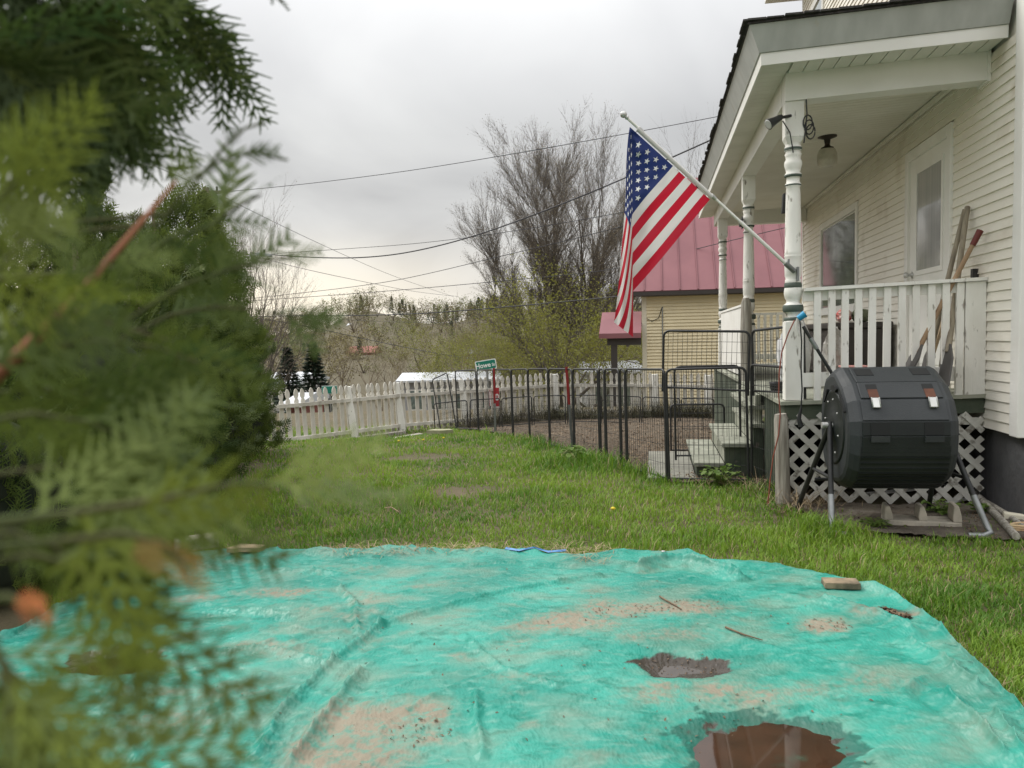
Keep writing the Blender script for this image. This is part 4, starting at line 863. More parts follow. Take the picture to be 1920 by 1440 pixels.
# lid over the two upper facets
mb = MB(); mb.hexa(facet(2, -0.275, 0.275, 0.12, 1.0, 0.010)); mb.hexa(facet(3, -0.275, 0.275, 0.0, 0.93, 0.010))
lid = part(mb, 'lid', m_plastic, drum, 0.005)
for a0, a1 in ((-0.25, -0.13), (0.14, 0.262)):
    part(MB().hexa(facet(2, a0, a1, 0.22, 0.62, 0.0125, 0.004)), 'vent_slot', m_dark, drum)
# front body panel below the seam
part(MB().hexa(facet(4, -0.285, 0.285, 0.02, 0.98, 0.007)), 'front_panel', m_plastic, drum, 0.004)
mb = MB()
for i in (5, 6): mb.hexa(facet(i, -0.29, 0.29, 0.03, 1.0, 0.005))
part(mb, 'front_panel', m_plastic2, drum, 0.003)
for a0, a1 in ((-0.235, -0.11), (0.12, 0.245)):
    h_ = part(MB().hexa(facet(5, a0, a1, 0.10, 0.95, 0.0085, 0.004)), 'handle_recess', m_dark, drum)
    part(MB().hexa(facet(6, a0, a1, 0.0, 0.30, 0.016, 0.012)), 'handle_lip', m_plastic, h_)
for i in (6, 7, 8, 9, 10):
    f0 = 0.45 if i == 6 else 0.0
    for k in range(3):
        f = f0 + (1 - f0) * (k + 0.3) / 3
        part(MB().hexa(facet(i, -0.295, 0.295, f, f + 0.13, 0.006, 0.008)), 'rib', m_plastic2, drum)
for a in (-0.185, 0.195):
    l_ = part(MB().hexa(facet(3, a - 0.033, a + 0.033, 0.45, 0.93, 0.0135, 0.006)), 'latch', m_rust, drum)
    part(MB().hexa(facet(3, a - 0.036, a + 0.036, 0.15, 0.44, 0.012, 0.004)), 'latch_pocket', m_dark, l_)
    P_ = facet(4, a - 0.026, a + 0.026, -0.06, 0.42, 0.022, 0.014)
    part(MB().hexa(P_), 'clasp', m_steel, l_, 0.004)
    mb = MB(); mb.tube([P_[7], P_[4], P_[5], P_[6]], 0.0042, 6); part(mb, 'wire_bail', m_steel, l_)
# moulded disc on the left end, vents and screws
EC = tp(-0.372, 0.0, PC[1]); exd = nrm(V(tp(-1, 0, 0)) - V(tp(0, 0, 0)))
part(MB().lathe([(0.235, -0.006), (0.235, 0.003), (0.225, 0.007), (0.215, 0.002), (0.10, 0.002), (0.09, 0.008), (0.03, 0.009)], EC, 28, axis=exd), 'end_disc', m_plastic2, drum)
for k in range(8):
    a_ = k * math.pi / 4 + 0.2
    c_ = V(EC) + exd * 0.012 + V((0, math.cos(a_) * 0.18, math.sin(a_) * 0.18)); part(MB().lathe([(0.006, 0), (0.006, 0.004), (0.003, 0.006)], c_, 8, axis=exd), 'screw', m_steel, drum)
def endslot(a, q, z, lq, lz, rot):
    c_ = V(tp(a, q, z)); e1 = V((0, math.cos(rot), math.sin(rot))); e2 = V((0, -math.sin(rot), math.cos(rot)))
    mb = MB(); mb.prism([(lq * math.cos(t_) ** 1, lz * math.sin(t_)) for t_ in np.linspace(0, 6.283, 17)[:-1]], c_, e1, e2, exd, -0.004, 0.012); part(mb, 'end_slot', m_dark, drum)
endslot(-0.371, -0.20, 0.80, 0.075, 0.02, 0.75); endslot(-0.371, -0.02, 0.88, 0.075, 0.02, 0.0); endslot(-0.371, 0.17, 0.82, 0.07, 0.02, -0.7)
# stand
for sgn in (-1, 1):
    pv = tp(sgn * 0.40, 0.0, 0.645)
    if sgn < 0: ff, fb = tp(-0.47, -0.27, 0.02), tp(-0.52, 0.42, 0.02)
    else: ff, fb = tp(0.60, -0.27, 0.02), tp(0.50, 0.42, 0.02)
    mid = V(pv) + (V(ff) - V(pv)) * 0.66
    part(MB().tube([V(pv) + V((0, 0, 0.02)), mid], 0.0165, 12), 'leg', m_black, tum)
    inw = -sgn
    knee = [mid, V(pv) + (V(ff) - V(pv)) * 0.90, V(ff) + V((0.0, 0.0, 0.012)), V(ff) + V((inw * 0.05, -0.02, -0.002)), V(ff) + V((inw * 0.13, -0.02, -0.002))]
    part(MB().tube([V(pv) + (V(ff) - V(pv)) * 0.655] + knee[1:], 0.0185, 12), 'foot', m_galv, tum)
    part(MB().tube([pv, fb], 0.0165, 12), 'leg', m_black, tum)
    part(MB().tube([V(pv) + (V(ff) - V(pv)) * 0.5, V(pv) + (V(fb) - V(pv)) * 0.5], 0.011, 8), 'side_brace', m_black, tum)
    part(MB().tube([V(pv) + exd * 0.02 * -sgn * -1, V(pv) - exd * 0.05 * -sgn * -1], 0.02, 12), 'pivot', m_steel, tum)
b0_, b1_ = tp(-0.43, 0.26, 0.25), tp(0.43, 0.26, 0.25); part(MB().tube([b0_, b1_], 0.012, 8), 'rear_brace', m_black, tum)

# ------------------------------------------------------------------ wire pen panels
PANEL = {}
def panel_mesh(w, h, dense=0.042, rr=0.0105):
    key = (round(w, 2), round(h, 2), dense)
    if key in PANEL: return PANEL[key]
    c = 0.05; path = [(0, 0, 0)] + [(0, 0, h - c)] + [(c - c * math.cos(t_), 0, h - c + c * math.sin(t_)) for t_ in np.linspace(0.3, math.pi / 2, 4)] + [(w - c + c * math.sin(t_), 0, h - c + c * math.cos(t_)) for t_ in np.linspace(0, math.pi / 2 - 0.3, 4)] + [(w, 0, h - c), (w, 0, 0)]
    f = MB(); f.tube(path, rr, 8); f.tube([(0, 0, 0.04), (w, 0, 0.04)], rr * 0.8, 8)
    fm = bpy.data.meshes.new('frame'); fm.from_pydata(f.v, [], f.f); fm.polygons.foreach_set('use_smooth', f.s)
    wr = MB(); x = dense
    while x < w - 0.01: wr.tube([(x, 0, 0.04), (x, 0, h)], 0.0017, 4, caps=False); x += dense
    for k in range(1, 6): wr.tube([(0, 0.003, h * k / 6), (w, 0.003, h * k / 6)], 0.0017, 4, caps=False)
    wm = bpy.data.meshes.new('wire_grid'); wm.from_pydata(wr.v, [], wr.f)
    PANEL[key] = (fm, wm); return PANEL[key]
PW, PH = 0.70, 0.97
npan = 0
def panel(pa, pb, h, label, za=None, zb=None, group='wire pen panels', name='pen_panel'):
    pa = V((*pa[:2], G(pa[0], pa[1]) if za is None else za)); pb = V((*pb[:2], G(pb[0], pb[1]) if zb is None else zb))
    d = pb - pa; w = float(np.linalg.norm(d)); pa = pa + d / w * 0.016; d = d * (w - 0.032) / w; w -= 0.032; ws = round(w, 2)
    o = bpy.data.objects.new(name, None); col.objects.link(o); o.empty_display_size = 0.1
    ex = nrm(d); ey = nrm(np.cross((0, 0, 1), ex)); ez = np.cross(ex, ey)
    Mx = Matrix(((ex[0], ey[0], ez[0], pa[0]), (ex[1], ey[1], ez[1], pa[1]), (ex[2], ey[2], ez[2], pa[2]), (0, 0, 0, 1)))
    o.matrix_world = Mx
    fm, wm = panel_mesh(ws, h); link('frame', fm, m_black, o); link('wire_grid', wm, m_wire, o)
    return tag(o, label, 'pen panel', group)
order = ['farthest black wire pen panel at the left end of the front run', 'second black wire pen panel from the left end of the front run', 'third black wire pen panel from the left, below the green street sign', 'fourth pen panel of the front run, just right of the first red-topped stake',
         'fifth pen panel of the front run from the left', 'sixth pen panel of the front run, behind the tallest grass', 'seventh pen panel of the front run, left of the second red-topped stake', 'eighth pen panel of the front run, left of the pen gate', 'narrow pen panel hinged on the left of the pen gate',
         'pen gate, narrow wire panel with a bottom bar', 'narrow pen panel hinged on the right of the pen gate', 'last large pen panel of the front run before the steps']
for i in range(len(PENP) - 1): panel(PENP[i], PENP[i + 1], PH, order[i])
c1408 = W(0.79, 6.30, 0); k = ray(1408, 800); Yc = 6.30; pC = (k[0] / k[1] * Yc, Yc)
panel(PENP[-1], pC, PH, 'wide pen panel standing across the foot of the porch steps')
k = ray(1474, 800); pD = (k[0] / k[1] * 5.62, 5.62)
panel(pC, pD, PH + 0.02, 'pen panel between the porch steps and the lattice corner')
pa = atY(1239, 734, 6.75); pb = atY(1406, 742, 6.38); panel(pa, pb, 0.53, 'upper pen panel tied above the wide panel at the steps', pa[2], pb[2])
pa = atY(1411, 742, 6.30); pb = atY(1512, 748, 5.52); panel(pa, pb, 0.53, 'upper pen panel tied between the steps and the corner post', pa[2], pb[2])
pa = atY(1264, 870, 7.1); pb = atY(1392, 850, 7.0); panel(pa, pb, 0.86, 'folded pen panel standing behind the wide panel at the steps', G(pa[0], pa[1]) + 0.12, G(pb[0], pb[1]) + 0.12)
pa = (1.75, 8.6); pb = (2.35, 8.5); panel(pa, pb, 0.55, 'low pen panel lying inside the pen left of the steps')
bx = [(813, 757), (879, 750), (939, 747), (999, 743), (1062, 741), (1130, 741), (1201, 744), (1274, 747), (1340, 748)]
bl = ['leftmost', 'second', 'third', 'fourth', 'fifth', 'sixth', 'seventh', 'rightmost']
for i in range(8):
    def bp_(q, j): 
        Yd = 13.6 + 1.5 * min(1, max(0, (q[0] - 813) / 220)); P_ = atY(q[0], q[1], Yd); return P_
    A_, B_ = bp_(bx[i], 0), bp_(bx[i + 1], 1)
    panel(A_, B_ - (B_ - A_) * 0.02, 0.56, bl[i] + ' low wire panel of the back row in front of the picket fence', A_[2] - 0.56, B_[2] - 0.56, 'low back row pen panels')
# red topped steel stakes
for (px, top, bot, Yd, lb, red) in ((926, 690, 822, 11.35, 'red-topped gray steel stake below the green street sign', 0.5), (1062, 688, 835, 8.95, 'red-topped gray steel stake at the middle of the pen', 0.42)):
    a_ = atY(px, top, Yd); bt = a_.copy(); bt[2] = G(a_[0], a_[1]) - 0.05; bt[0] += 0.06 if px > 1000 else 0.0
    st = thing('stake', lb, 'stake', tuple(bt), group='pen stakes')
    md = bt + (a_ - bt) * (1 - red)
    part(MB().beam(bt, md, 0.03, 0.012, up=(0, 1, 0)).beam(bt, md, 0.006, 0.03, up=(0, 1, 0)), 'shaft', m_galv, st)
    part(MB().beam(md, a_, 0.031, 0.013, up=(0, 1, 0)), 'painted_top', mat('red_paint', (0.30, 0.02, 0.02), (0.22, 0.02, 0.02), scale=20, rough=0.6), st)

# ------------------------------------------------------------------ small things on and round the tarp
def at_tarp(px, py): p = atz(px, py); return V((p[0], p[1], tarpz(p[0], p[1])))
p = at_tarp(378, 1052); mb = MB(); mb.beam(p + V((-.13, -.05, .03)), p + V((.08, .05, .035)), 0.11, 0.07)
solo(mb, 'stone_block', m_conc, p, 'rough gray stone block on the far left corner of the tarp', 'stone', bevel=0.008)
p = at_tarp(463, 1054); mb = MB(); mb.prism([(-.10, -.035), (-.045, -.052), (-.04, -.03), (.09, -.045), (.105, .02), (-.055, .055)], p + V((0, 0, .008)), (1, 0, 0), (0, 1, 0), (0.05, -0.05, 1), 0, 0.025)
solo(mb, 'plank_offcut', m_wood, p, 'light notched plank offcut holding down the tarp far edge', 'plank')
p = at_tarp(1576, 1124); mb = MB(); mb.beam(p + V((-.075, .015, .018)), p + V((.078, -.012, .018)), 0.085, 0.03)
solo(mb, 'wood_block', mat('dirty_wood', (0.30, 0.23, 0.15), (0.11, 0.09, 0.06), scale=12, rough=0.9, bump=0.4), p, 'dirty wood block weighing down the right side of the tarp', 'wood block', bevel=0.004)
m_leafd = mat('dead_leaves', (0.10, 0.065, 0.04), (0.19, 0.135, 0.085), scale=14, rough=0.9)
def litter(name, label, cat, spots, n, size, m, dome=0.02, lift=0.006, tz_=True):
    vs = []; fs = []
    for (c, rx, ry) in spots:
        for k in range(n):
            a_ = rnd.random() * 6.283; r_ = math.sqrt(rnd.random()); x = c[0] + rx * r_ * math.cos(a_); y = c[1] + ry * r_ * math.sin(a_)
            z_ = (tarpz(x, y) if tz_ else G(x, y)) + lift + dome * (1 - r_) * rnd.random()
            d = nrm([rnd.gauss(0, 1), rnd.gauss(0, 1), rnd.gauss(0, .35)]); s_ = nrm(np.cross(d, [rnd.gauss(0, .4), rnd.gauss(0, .4), 1])); L = size * rnd.uniform(.5, 1.3)
            o = V((x, y, z_)); b_ = len(vs); up_ = np.cross(s_, d) * L * 0.2
            vs += [o - d * L, o + s_ * L * .45 + up_, o + d * L, o - s_ * L * .45 + up_]; fs += [(b_, b_ + 1, b_ + 2), (b_, b_ + 2, b_ + 3)]
    me = MB().add(vs, fs); o = me.build(name, m); return tag(o, label, cat, kind='stuff')
litter('leaf_clump', 'soggy dead leaf clump in a crease on the right of the tarp', 'leaves', [(atz(1655, 1172), .06, .03), (atz(1685, 1183), .05, .02)], 110, 0.016, m_leafd, .03)
litter('leaf_litter', 'scattered dark leaf bits and twigs on the tarp', 'leaves', [(atz(1552, 1198), .10, .08), (atz(1285, 1162), .2, .08), (atz(1190, 1170), .2, .08), (atz(1285, 1262), .15, .07), (atz(790, 1400), .1, .08), (atz(1430, 1400), .3, .3), (V((-.3, 3.2, 0)), 1.3, 1.0), (V((.6, 2.9, 0)), .9, .8), (V((-.6, 2.6, 0)), .8, .6)], 42, 0.0065, m_leafd, .0, .003)
for (pts, lb) in (([(1237, 1146), (1258, 1158), (1278, 1172)], 'dark twig lying in the mud stain on the tarp'), ([(1360, 1208), (1395, 1222), (1430, 1230)], 'thin curved stem on the middle right of the tarp')):
    P_ = [at_tarp(*q) + V((0, 0, .007)) for q in pts]; solo(MB().tube(P_, [0.004, 0.0035, 0.002], 6), 'twig', m_leafd, P_[0], lb, 'twig')
# blue scrap in the hem
P_ = [at_tarp(x, y) for x, y in ((948, 1052), (975, 1056), (1000, 1053), (1030, 1056), (1060, 1056))]
vs = []; 
for i, q in enumerate(P_): vs += [q + V((0, -.006 - .012 * (i % 2), .002 + .004 * (i % 2))), q + V((0, .008, .010)), q + V((0.01, .024, .0))]
vs = [v_ + V((rnd.uniform(-.01, .01), rnd.uniform(-.008, .008), 0)) for v_ in vs]
solo(MB().add(vs, [(i * 3 + j, (i + 1) * 3 + j, (i + 1) * 3 + j + 1, i * 3 + j + 1) for i in range(4) for j in range(2)]), 'tarp_scrap', mat('blue_tarp', (0.05, 0.17, 0.42), (0.12, 0.28, 0.5), scale=30, rough=0.4), P_[0], 'torn strip of blue tarp showing along the far hem', 'tarp scrap')

# broken concrete block under the tumbler
p = atz(1728, 988); cb_ = thing('concrete_block', 'broken concrete block with three prongs lying under the tumbler', 'concrete block', tuple(p))
ex = nrm(DU * math.cos(.12) + DV * -0.12); ey = np.cross((0, 0, 1), ex); o0 = p + V((0, 0, .012))
part(MB().prism([(-.215, -.05), (.215, -.05), (.215, .12), (-.215, .12)], o0, ex, ey, (0, 0, 1), 0, 0.035), 'web', m_conc, cb_, 0.006)
for cx_, hgt in ((-.195, .12), (0.0, .125), (.19, .14)):
    part(MB().prism([(-.022, .0351), (.028, .0351), (.022, hgt * .6), (.006, hgt), (-.018, hgt * .98), (-.026, hgt * .5)], o0 + ex * cx_, ex, (0, 0, 1), ey, -0.045, 0.10), 'prong', m_conc, cb_, 0.006)
# white lath at the foot of the lattice
p0, p1 = atz(1612, 935), atz(1790, 918); mb = MB(); mb.beam(p0 + V((0, 0, .03)), p1 + V((0, 0, .035)), 0.05, 0.014); solo(mb, 'lath', m_peel, p0, 'white lath lying on the soil at the foot of the lattice', 'board')
p0, p1 = atz(1775, 950), atz(1832, 940); mb = MB(); mb.beam(p0 + V((0, 0, .03)), p1 + V((0, 0, .03)), 0.03, 0.012); solo(mb, 'lath', m_peel, p0, 'short broken white strip on the soil right of the concrete block', 'board')
p = atz(1899, 981); solo(MB().beam(p + V((-.05, .02, .045)), p + V((.05, -.03, .035)), 0.06, 0.05), 'foam_scrap', mat('cream_foam', (0.62, 0.58, 0.46), rough=0.8), p, 'cream foam scrap beside the coiled cord by the foundation', 'foam scrap', bevel=0.006)
for (a, b_, r_, lb) in (((1795, 905), (1905, 1018), 0.026, 'thick gray weathered log pointing at the camera right of the stand foot'), ((1850, 950), (1935, 1012), 0.02, 'thinner brown log lying right of the thick gray log')):
    p0, p1 = atz(*a), atz(*b_); dd = p1 - p0
    solo(MB().tube([p0 + V((0, 0, r_ + .012)), p0 + dd * .5 + V((.01, 0, r_ + .018)), p1 + V((0, 0, r_ + .012))], [r_ * .9, r_, r_ * .85], 10), 'log', m_bare, p0, lb, 'log')
# hose along the foundation, coiled pale cord
hp = [atz(x, y) + V((0, 0, .03)) for x, y in ((1800, 893), (1835, 912), (1860, 925), (1890, 935), (1930, 940), (2000, 938))]
solo(MB().tube(hp, 0.011, 8), 'garden_hose', mat('gray_green_hose', (0.12, 0.125, 0.10), rough=0.5), hp[0], 'gray green hose running past the stand leg along the foundation', 'hose')
pc = atz(1918, 1000); mb = MB(); mb.tube([pc + V((.085 * math.cos(a) + .012 * math.sin(a * 3), .06 * math.sin(a), .018 + .006 * math.sin(a * 2) + a * .002)) for a in np.linspace(0, 17, 60)], 0.008, 8)
solo(mb, 'cord_coil', mat('pale_yellow_cord', (0.55, 0.45, 0.26), (0.42, 0.22, 0.12), scale=6, rough=0.6), pc, 'pale yellow cord coiled at the right edge below the foundation', 'cord')
# flat stone in the grass and timber edging by the fence
p = atz(826, 817, -0.22); solo(MB().prism([(-.2, -.06), (.02, -.12), (.2, -.05), (.12, .08), (-.1, .1)], V((p[0], p[1], G(p[0], p[1]) + 0.03)), (1, 0, 0), (0, 1, 0), (0, 0, 1), 0, 0.05), 'flat_stone', mat('mossy_stone', (0.34, 0.33, 0.22), (0.26, 0.27, 0.15), scale=8, rough=0.95, bump=0.3), p, 'flat mossy stone in the grass at the left end of the pen', 'stone')
# ------------------------------------------------------------------ picket fence
m_pick = mat('old_picket_paint', (0.64, 0.615, 0.55), (0.45, 0.425, 0.37), scale=5, rough=0.9, c3=(0.22, 0.20, 0.165), c3scale=9, c3lo=0.60, c3hi=0.76, bump=0.3, stretch=(1, 1, 0.4))
fence = thing('picket_fence', 'old whitish picket fence with turned tips leaning along the far edge of the yard', 'fence', (FENP[1][0], FENP[1][1], -0.5))
pprof = [(-.036, 0), (.036, 0), (.036, .70), (.040, .715), (.03, .745), (.018, .765), (.033, .79), (.040, .83), (.036, .87), (.02, .91), (.010, .925), (-.010, .925), (-.02, .91), (-.036, .87), (-.040, .83), (-.033, .79), (-.018, .765), (-.03, .745), (-.040, .715), (-.036, .70)]
mbp = MB(); mbp.prism(pprof, (0, 0, 0), (1, 0, 0), (0, 0, 1), (0, 1, 0), -0.011, 0.011)
pme = bpy.data.meshes.new('picket'); pme.from_pydata(mbp.v, [], mbp.f)
topz = [0.45, 0.475, 0.48, 0.46, 0.47, 0.42, 0.40, 0.36]      # picket tips along the line
def fencez(i, f): return topz[i] + (topz[i + 1] - topz[i]) * f
for i in range(len(FENP) - 1):
    a, b_ = V((*FENP[i], 0)), V((*FENP[i + 1], 0)); L = np.linalg.norm(b_ - a); d = (b_ - a) / L; nf = V((d[1], -d[0], 0)); ang = math.atan2(d[1], d[0])
    n = int(L / 0.135)
    za, zb = topz[i] - 0.925, topz[i + 1] - 0.925
    lean = 0.10
    for k in range(n):
        f = (k + 0.5) / n
        if rnd.random() < 0.015: continue
        o = link('picket', pme, m_pick, fence)
        P_ = a + d * L * f; o.location = (P_[0] - OFF[fence.name][0], P_[1] - OFF[fence.name][1], za + (zb - za) * f + rnd.uniform(-.012, .012) + 0.5)
        o.rotation_euler = (rnd.uniform(-.02, .02), -lean * (1 if i < 3 else 0.2) * 0.5 + rnd.uniform(-.03, .03), ang)
    for zz, hh in ((0.66, 0.06), (0.10, 0.06)):
        part(MB().beam(a + nf * 0.035 + V((0, 0, za + zz)), b_ + nf * 0.035 + V((0, 0, zb + zz)), 0.045, hh), 'rail', m_pick, fence)
    P_ = b_ + nf * 0.05; ls = -0.11 if i < 3 else -0.02
    part(MB().hexa([(P_[0] - .055, P_[1] - .055, zb - .1), (P_[0] + .055, P_[1] - .055, zb - .1), (P_[0] + .055, P_[1] + .055, zb - .1), (P_[0] - .055, P_[1] + .055, zb - .1), (P_[0] - .055 + ls, P_[1] - .055, zb + .90), (P_[0] + .055 + ls, P_[1] - .055, zb + .90), (P_[0] + .055 + ls, P_[1] + .055, zb + .90), (P_[0] - .055 + ls, P_[1] + .055, zb + .90)]), 'fence_post', m_peel, fence, 0.006)
# timber kerb below the left run
a, b_ = V((*FENP[0], -0.52)), V((*FENP[2], -0.50)); nf = V((0.3, -0.95, 0)) * 0.2
solo(MB().beam(a + nf, b_ + nf, 0.16, 0.14), 'timber_edging', m_bare, a, 'weathered timber edging along the foot of the left picket fence', 'edging')
a, b_ = V((*atY(790, 812, 12.7)[:2], -0.33)), V((*atY(700, 835, 12.2)[:2], -0.38))
solo(MB().beam(a, b_, 0.14, 0.06), 'plank', m_bare, a, 'gray plank lying in the grass below the fence left of the pen', 'plank')

# ------------------------------------------------------------------ signs
m_sgreen = mat('sign_green', (0.005, 0.17, 0.115), rough=0.4); m_swhite = mat('sign_white', (0.75, 0.77, 0.75), rough=0.4); m_sred = mat('sign_red', (0.42, 0.02, 0.03), rough=0.5)
def text(name, s, size, o, ex, ey, m, parent, sx=1.0):
    cu = bpy.data.curves.new('lettering_curve', 'FONT'); cu.body = s; cu.size = size; cu.extrude = 0.001; cu.offset = size * 0.022; cu.align_x = 'CENTER'; cu.align_y = 'CENTER'; cu.resolution_u = 3
    ob = bpy.data.objects.new('lettering_tmp', cu); col.objects.link(ob)
    bpy.context.view_layer.update(); dg = bpy.context.evaluated_depsgraph_get()
    me = bpy.data.meshes.new_from_object(ob.evaluated_get(dg)); bpy.data.objects.remove(ob); me.name = name
    ez = np.cross(ex, ey); P_ = V(o) - V(OFF[parent.name])
    for v_ in me.vertices:
        q = P_ + V(ex) * v_.co.x * sx + V(ey) * v_.co.y + ez * v_.co.z; v_.co = q
    me.materials.clear()
    return link(name, me, m, parent)
YS = 19.0
c0 = atY(911, 684.5, YS); exs = nrm(atY(931, 678, YS) - atY(892, 684.5, YS)); eys = nrm(np.cross((0, -1, 0), exs)); eys = eys if eys[2] > 0 else -eys; ezs = np.cross(exs, eys)
sw = np.linalg.norm(atY(931, 678, YS) - atY(892, 684.5, YS)) / 2; sh = 0.125
sg = thing('street_sign', 'green street name sign reading Howe St, tilted above the picket fence', 'street sign', (c0[0] + .05, YS + .05, G(c0[0], YS)))
part(MB().tube([(c0[0] + .05, YS + .05, G(c0[0], YS) - .2), (c0[0] + .02, YS + .05, c0[2] + .05)], 0.03, 10), 'sign_post', m_galv, sg)
def rr_(w, h, r): return [(sx * (w - r) + r * math.cos(t_), sy * (h - r) + r * math.sin(t_)) for sx, sy, t0 in ((1, 1, 0), (-1, 1, math.pi / 2), (-1, -1, math.pi), (1, -1, 1.5 * math.pi)) for t_ in np.linspace(t0, t0 + math.pi / 2, 4)]
part(MB().prism(rr_(sw, sh, .03), c0, exs, eys, ezs, -0.008, 0.0), 'plate_border', m_swhite, sg)
pl_ = part(MB().prism(rr_(sw - .02, sh - .02, .025), c0, exs, eys, ezs, 0.0005, 0.003), 'plate', m_sgreen, sg)
text('lettering', 'Howe', 0.165, c0 - exs * 0.07 - eys * 0.005 + ezs * 0.0045, exs, eys, m_swhite, sg, 0.92)
text('lettering', 'St', 0.10, c0 + exs * 0.185 - eys * 0.014 + ezs * 0.0045, exs, eys, m_swhite, sg, 0.95)
c0 = atY(618, 731, 21.0); s2 = thing('street_sign', 'small green street sign glimpsed behind the left picket fence', 'street sign', (c0[0], 21.05, G(c0[0], 21.0)))
part(MB().box((c0[0] - .2, 20.99, c0[2] - .10), (c0[0] + .2, 21.0, c0[2] + .10)), 'plate', m_sgreen, s2); part(MB().tube([(c0[0], 21.03, G(c0[0], 21) - .1), (c0[0], 21.03, c0[2] + .09)], 0.025, 8), 'sign_post', m_galv, s2)
part(MB().box((c0[0] - .21, 21.0, c0[2] - .11), (c0[0] + .21, 21.01, c0[2] + .11)), 'plate_border', m_swhite, s2)
# red notice and white arrow hung on the fence
Yn = 15.55
c0 = atY(932, 745, Yn); e2 = atY(932, 764, Yn)[2]; e1 = atY(932, 727, Yn)[2]
sr = thing('notice', 'narrow red notice with a white O hung on the picket fence below the street sign', 'sign', (c0[0], Yn, e2))
part(MB().box((c0[0] - .04, Yn - .006, e2), (c0[0] + .04, Yn, e1)), 'plate', m_sred, sr)
part(MB().prism(rr_(.034, .068, .03), (c0[0], Yn - .0065, (e1 + e2) / 2 + .01), (1, 0, 0), (0, 0, 1), (0, -1, 0), 0, .002), 'white_letter', m_swhite, sr)
part(MB().prism(rr_(.014, .042, .013), (c0[0], Yn - .009, (e1 + e2) / 2 + .01), (1, 0, 0), (0, 0, 1), (0, -1, 0), 0, .002), 'letter_centre', m_sred, sr)
part(MB().box((c0[0] - .04, Yn - .009, e2), (c0[0] + .04, Yn - .0065, e2 + .02)), 'border', m_swhite, sr)
c0 = atY(919, 745, Yn - .1); ar = thing('arrow_marker', 'slim white arrow marker edged in red on the picket fence', 'sign', (c0[0], Yn - .1, c0[2] - .15))
part(MB().prism([(-.022, -.17), (.022, -.17), (.022, .10), (0, .16), (-.022, .10)], (c0[0], Yn - .1, c0[2]), (1, 0, 0), (0, 0, 1), (0, -1, 0), 0, .006), 'edge', m_sred, ar)
part(MB().prism([(-.012, -.17), (.012, -.17), (.012, .09), (0, .14), (-.012, .09)], (c0[0], Yn - .1, c0[2]), (1, 0, 0), (0, 0, 1), (0, -1, 0), .0065, .009), 'face', m_swhite, ar)

# ------------------------------------------------------------------ yellow house with the red metal roof
m_ysid = mat('yellow_siding', (0.72, 0.63, 0.42), (0.67, 0.585, 0.39), scale=2, rough=0.6)
m_rroof = mat('red_metal_roof', (0.235, 0.095, 0.105), (0.205, 0.08, 0.09), scale=1.2, rough=0.6)
m_brown = mat('dark_brown_trim', (0.045, 0.038, 0.034), rough=0.6)
yh = thing('yellow_house', 'small yellow sided house with red standing seam roof behind the porch', 'house', (-0.27, 24.3, -2.0), 'h')
part(MB().box((-0.25, 24.34, -2.2), (9.0, 31, 2.54)), 'wall', m_ysid, yh)
mb = MB(); z = -2.0
while z < 2.5: mb.hexa([(-.25, 24.300, z), (9.0, 24.300, z), (9.0, 24.3405, z), (-.25, 24.3405, z), (-.25, 24.334, z + .098), (9.0, 24.334, z + .098), (9.0, 24.3405, z + .098), (-.25, 24.3405, z + .098)]); z += 0.1
part(mb, 'siding', m_ysid, yh, kind='stuff')
part(MB().box((-.30, 24.30, -2.2), (-.16, 24.46, 2.54)), 'corner_board', mat('cream_trim', (0.62, 0.58, 0.46), rough=0.6), yh)
rfy = part(MB().hexa([(-.75, 23.98, 2.50), (9.4, 23.98, 2.50), (9.4, 28, 6.6), (-.75, 28, 6.6), (-.75, 23.98, 2.56), (9.4, 23.98, 2.56), (9.4, 28, 6.66), (-.75, 28, 6.66)]), 'roof', m_rroof, yh)
part(MB().box((-.76, 23.955, 2.43), (9.41, 23.979, 2.55)), 'gutter', m_brown, rfy)
part(MB().box((-.70, 23.98, 2.42), (9.35, 24.32, 2.46)), 'soffit', m_brown, rfy)
for k in range(19):
    u_ = -0.75 + k * 0.53
    part(MB().hexa([(u_ + .02, 23.97, 2.5615), (u_ + .515, 23.97, 2.5615), (u_ + .515, 27.98, 6.6515), (u_ + .02, 27.98, 6.6515), (u_ + .02, 23.955, 2.572), (u_ + .515, 23.955, 2.572), (u_ + .515, 27.97, 6.662), (u_ + .02, 27.97, 6.662)]), 'roof_panel', m_rroof, rfy)
    part(MB().hexa([(u_ - .012, 23.96, 2.562), (u_ + .015, 23.96, 2.562), (u_ + .015, 27.98, 6.66), (u_ - .012, 27.98, 6.66), (u_ - .012, 23.94, 2.60), (u_ + .015, 23.94, 2.60), (u_ + .015, 27.96, 6.70), (u_ - .012, 27.96, 6.70)]), 'seam', m_rroof, rfy)
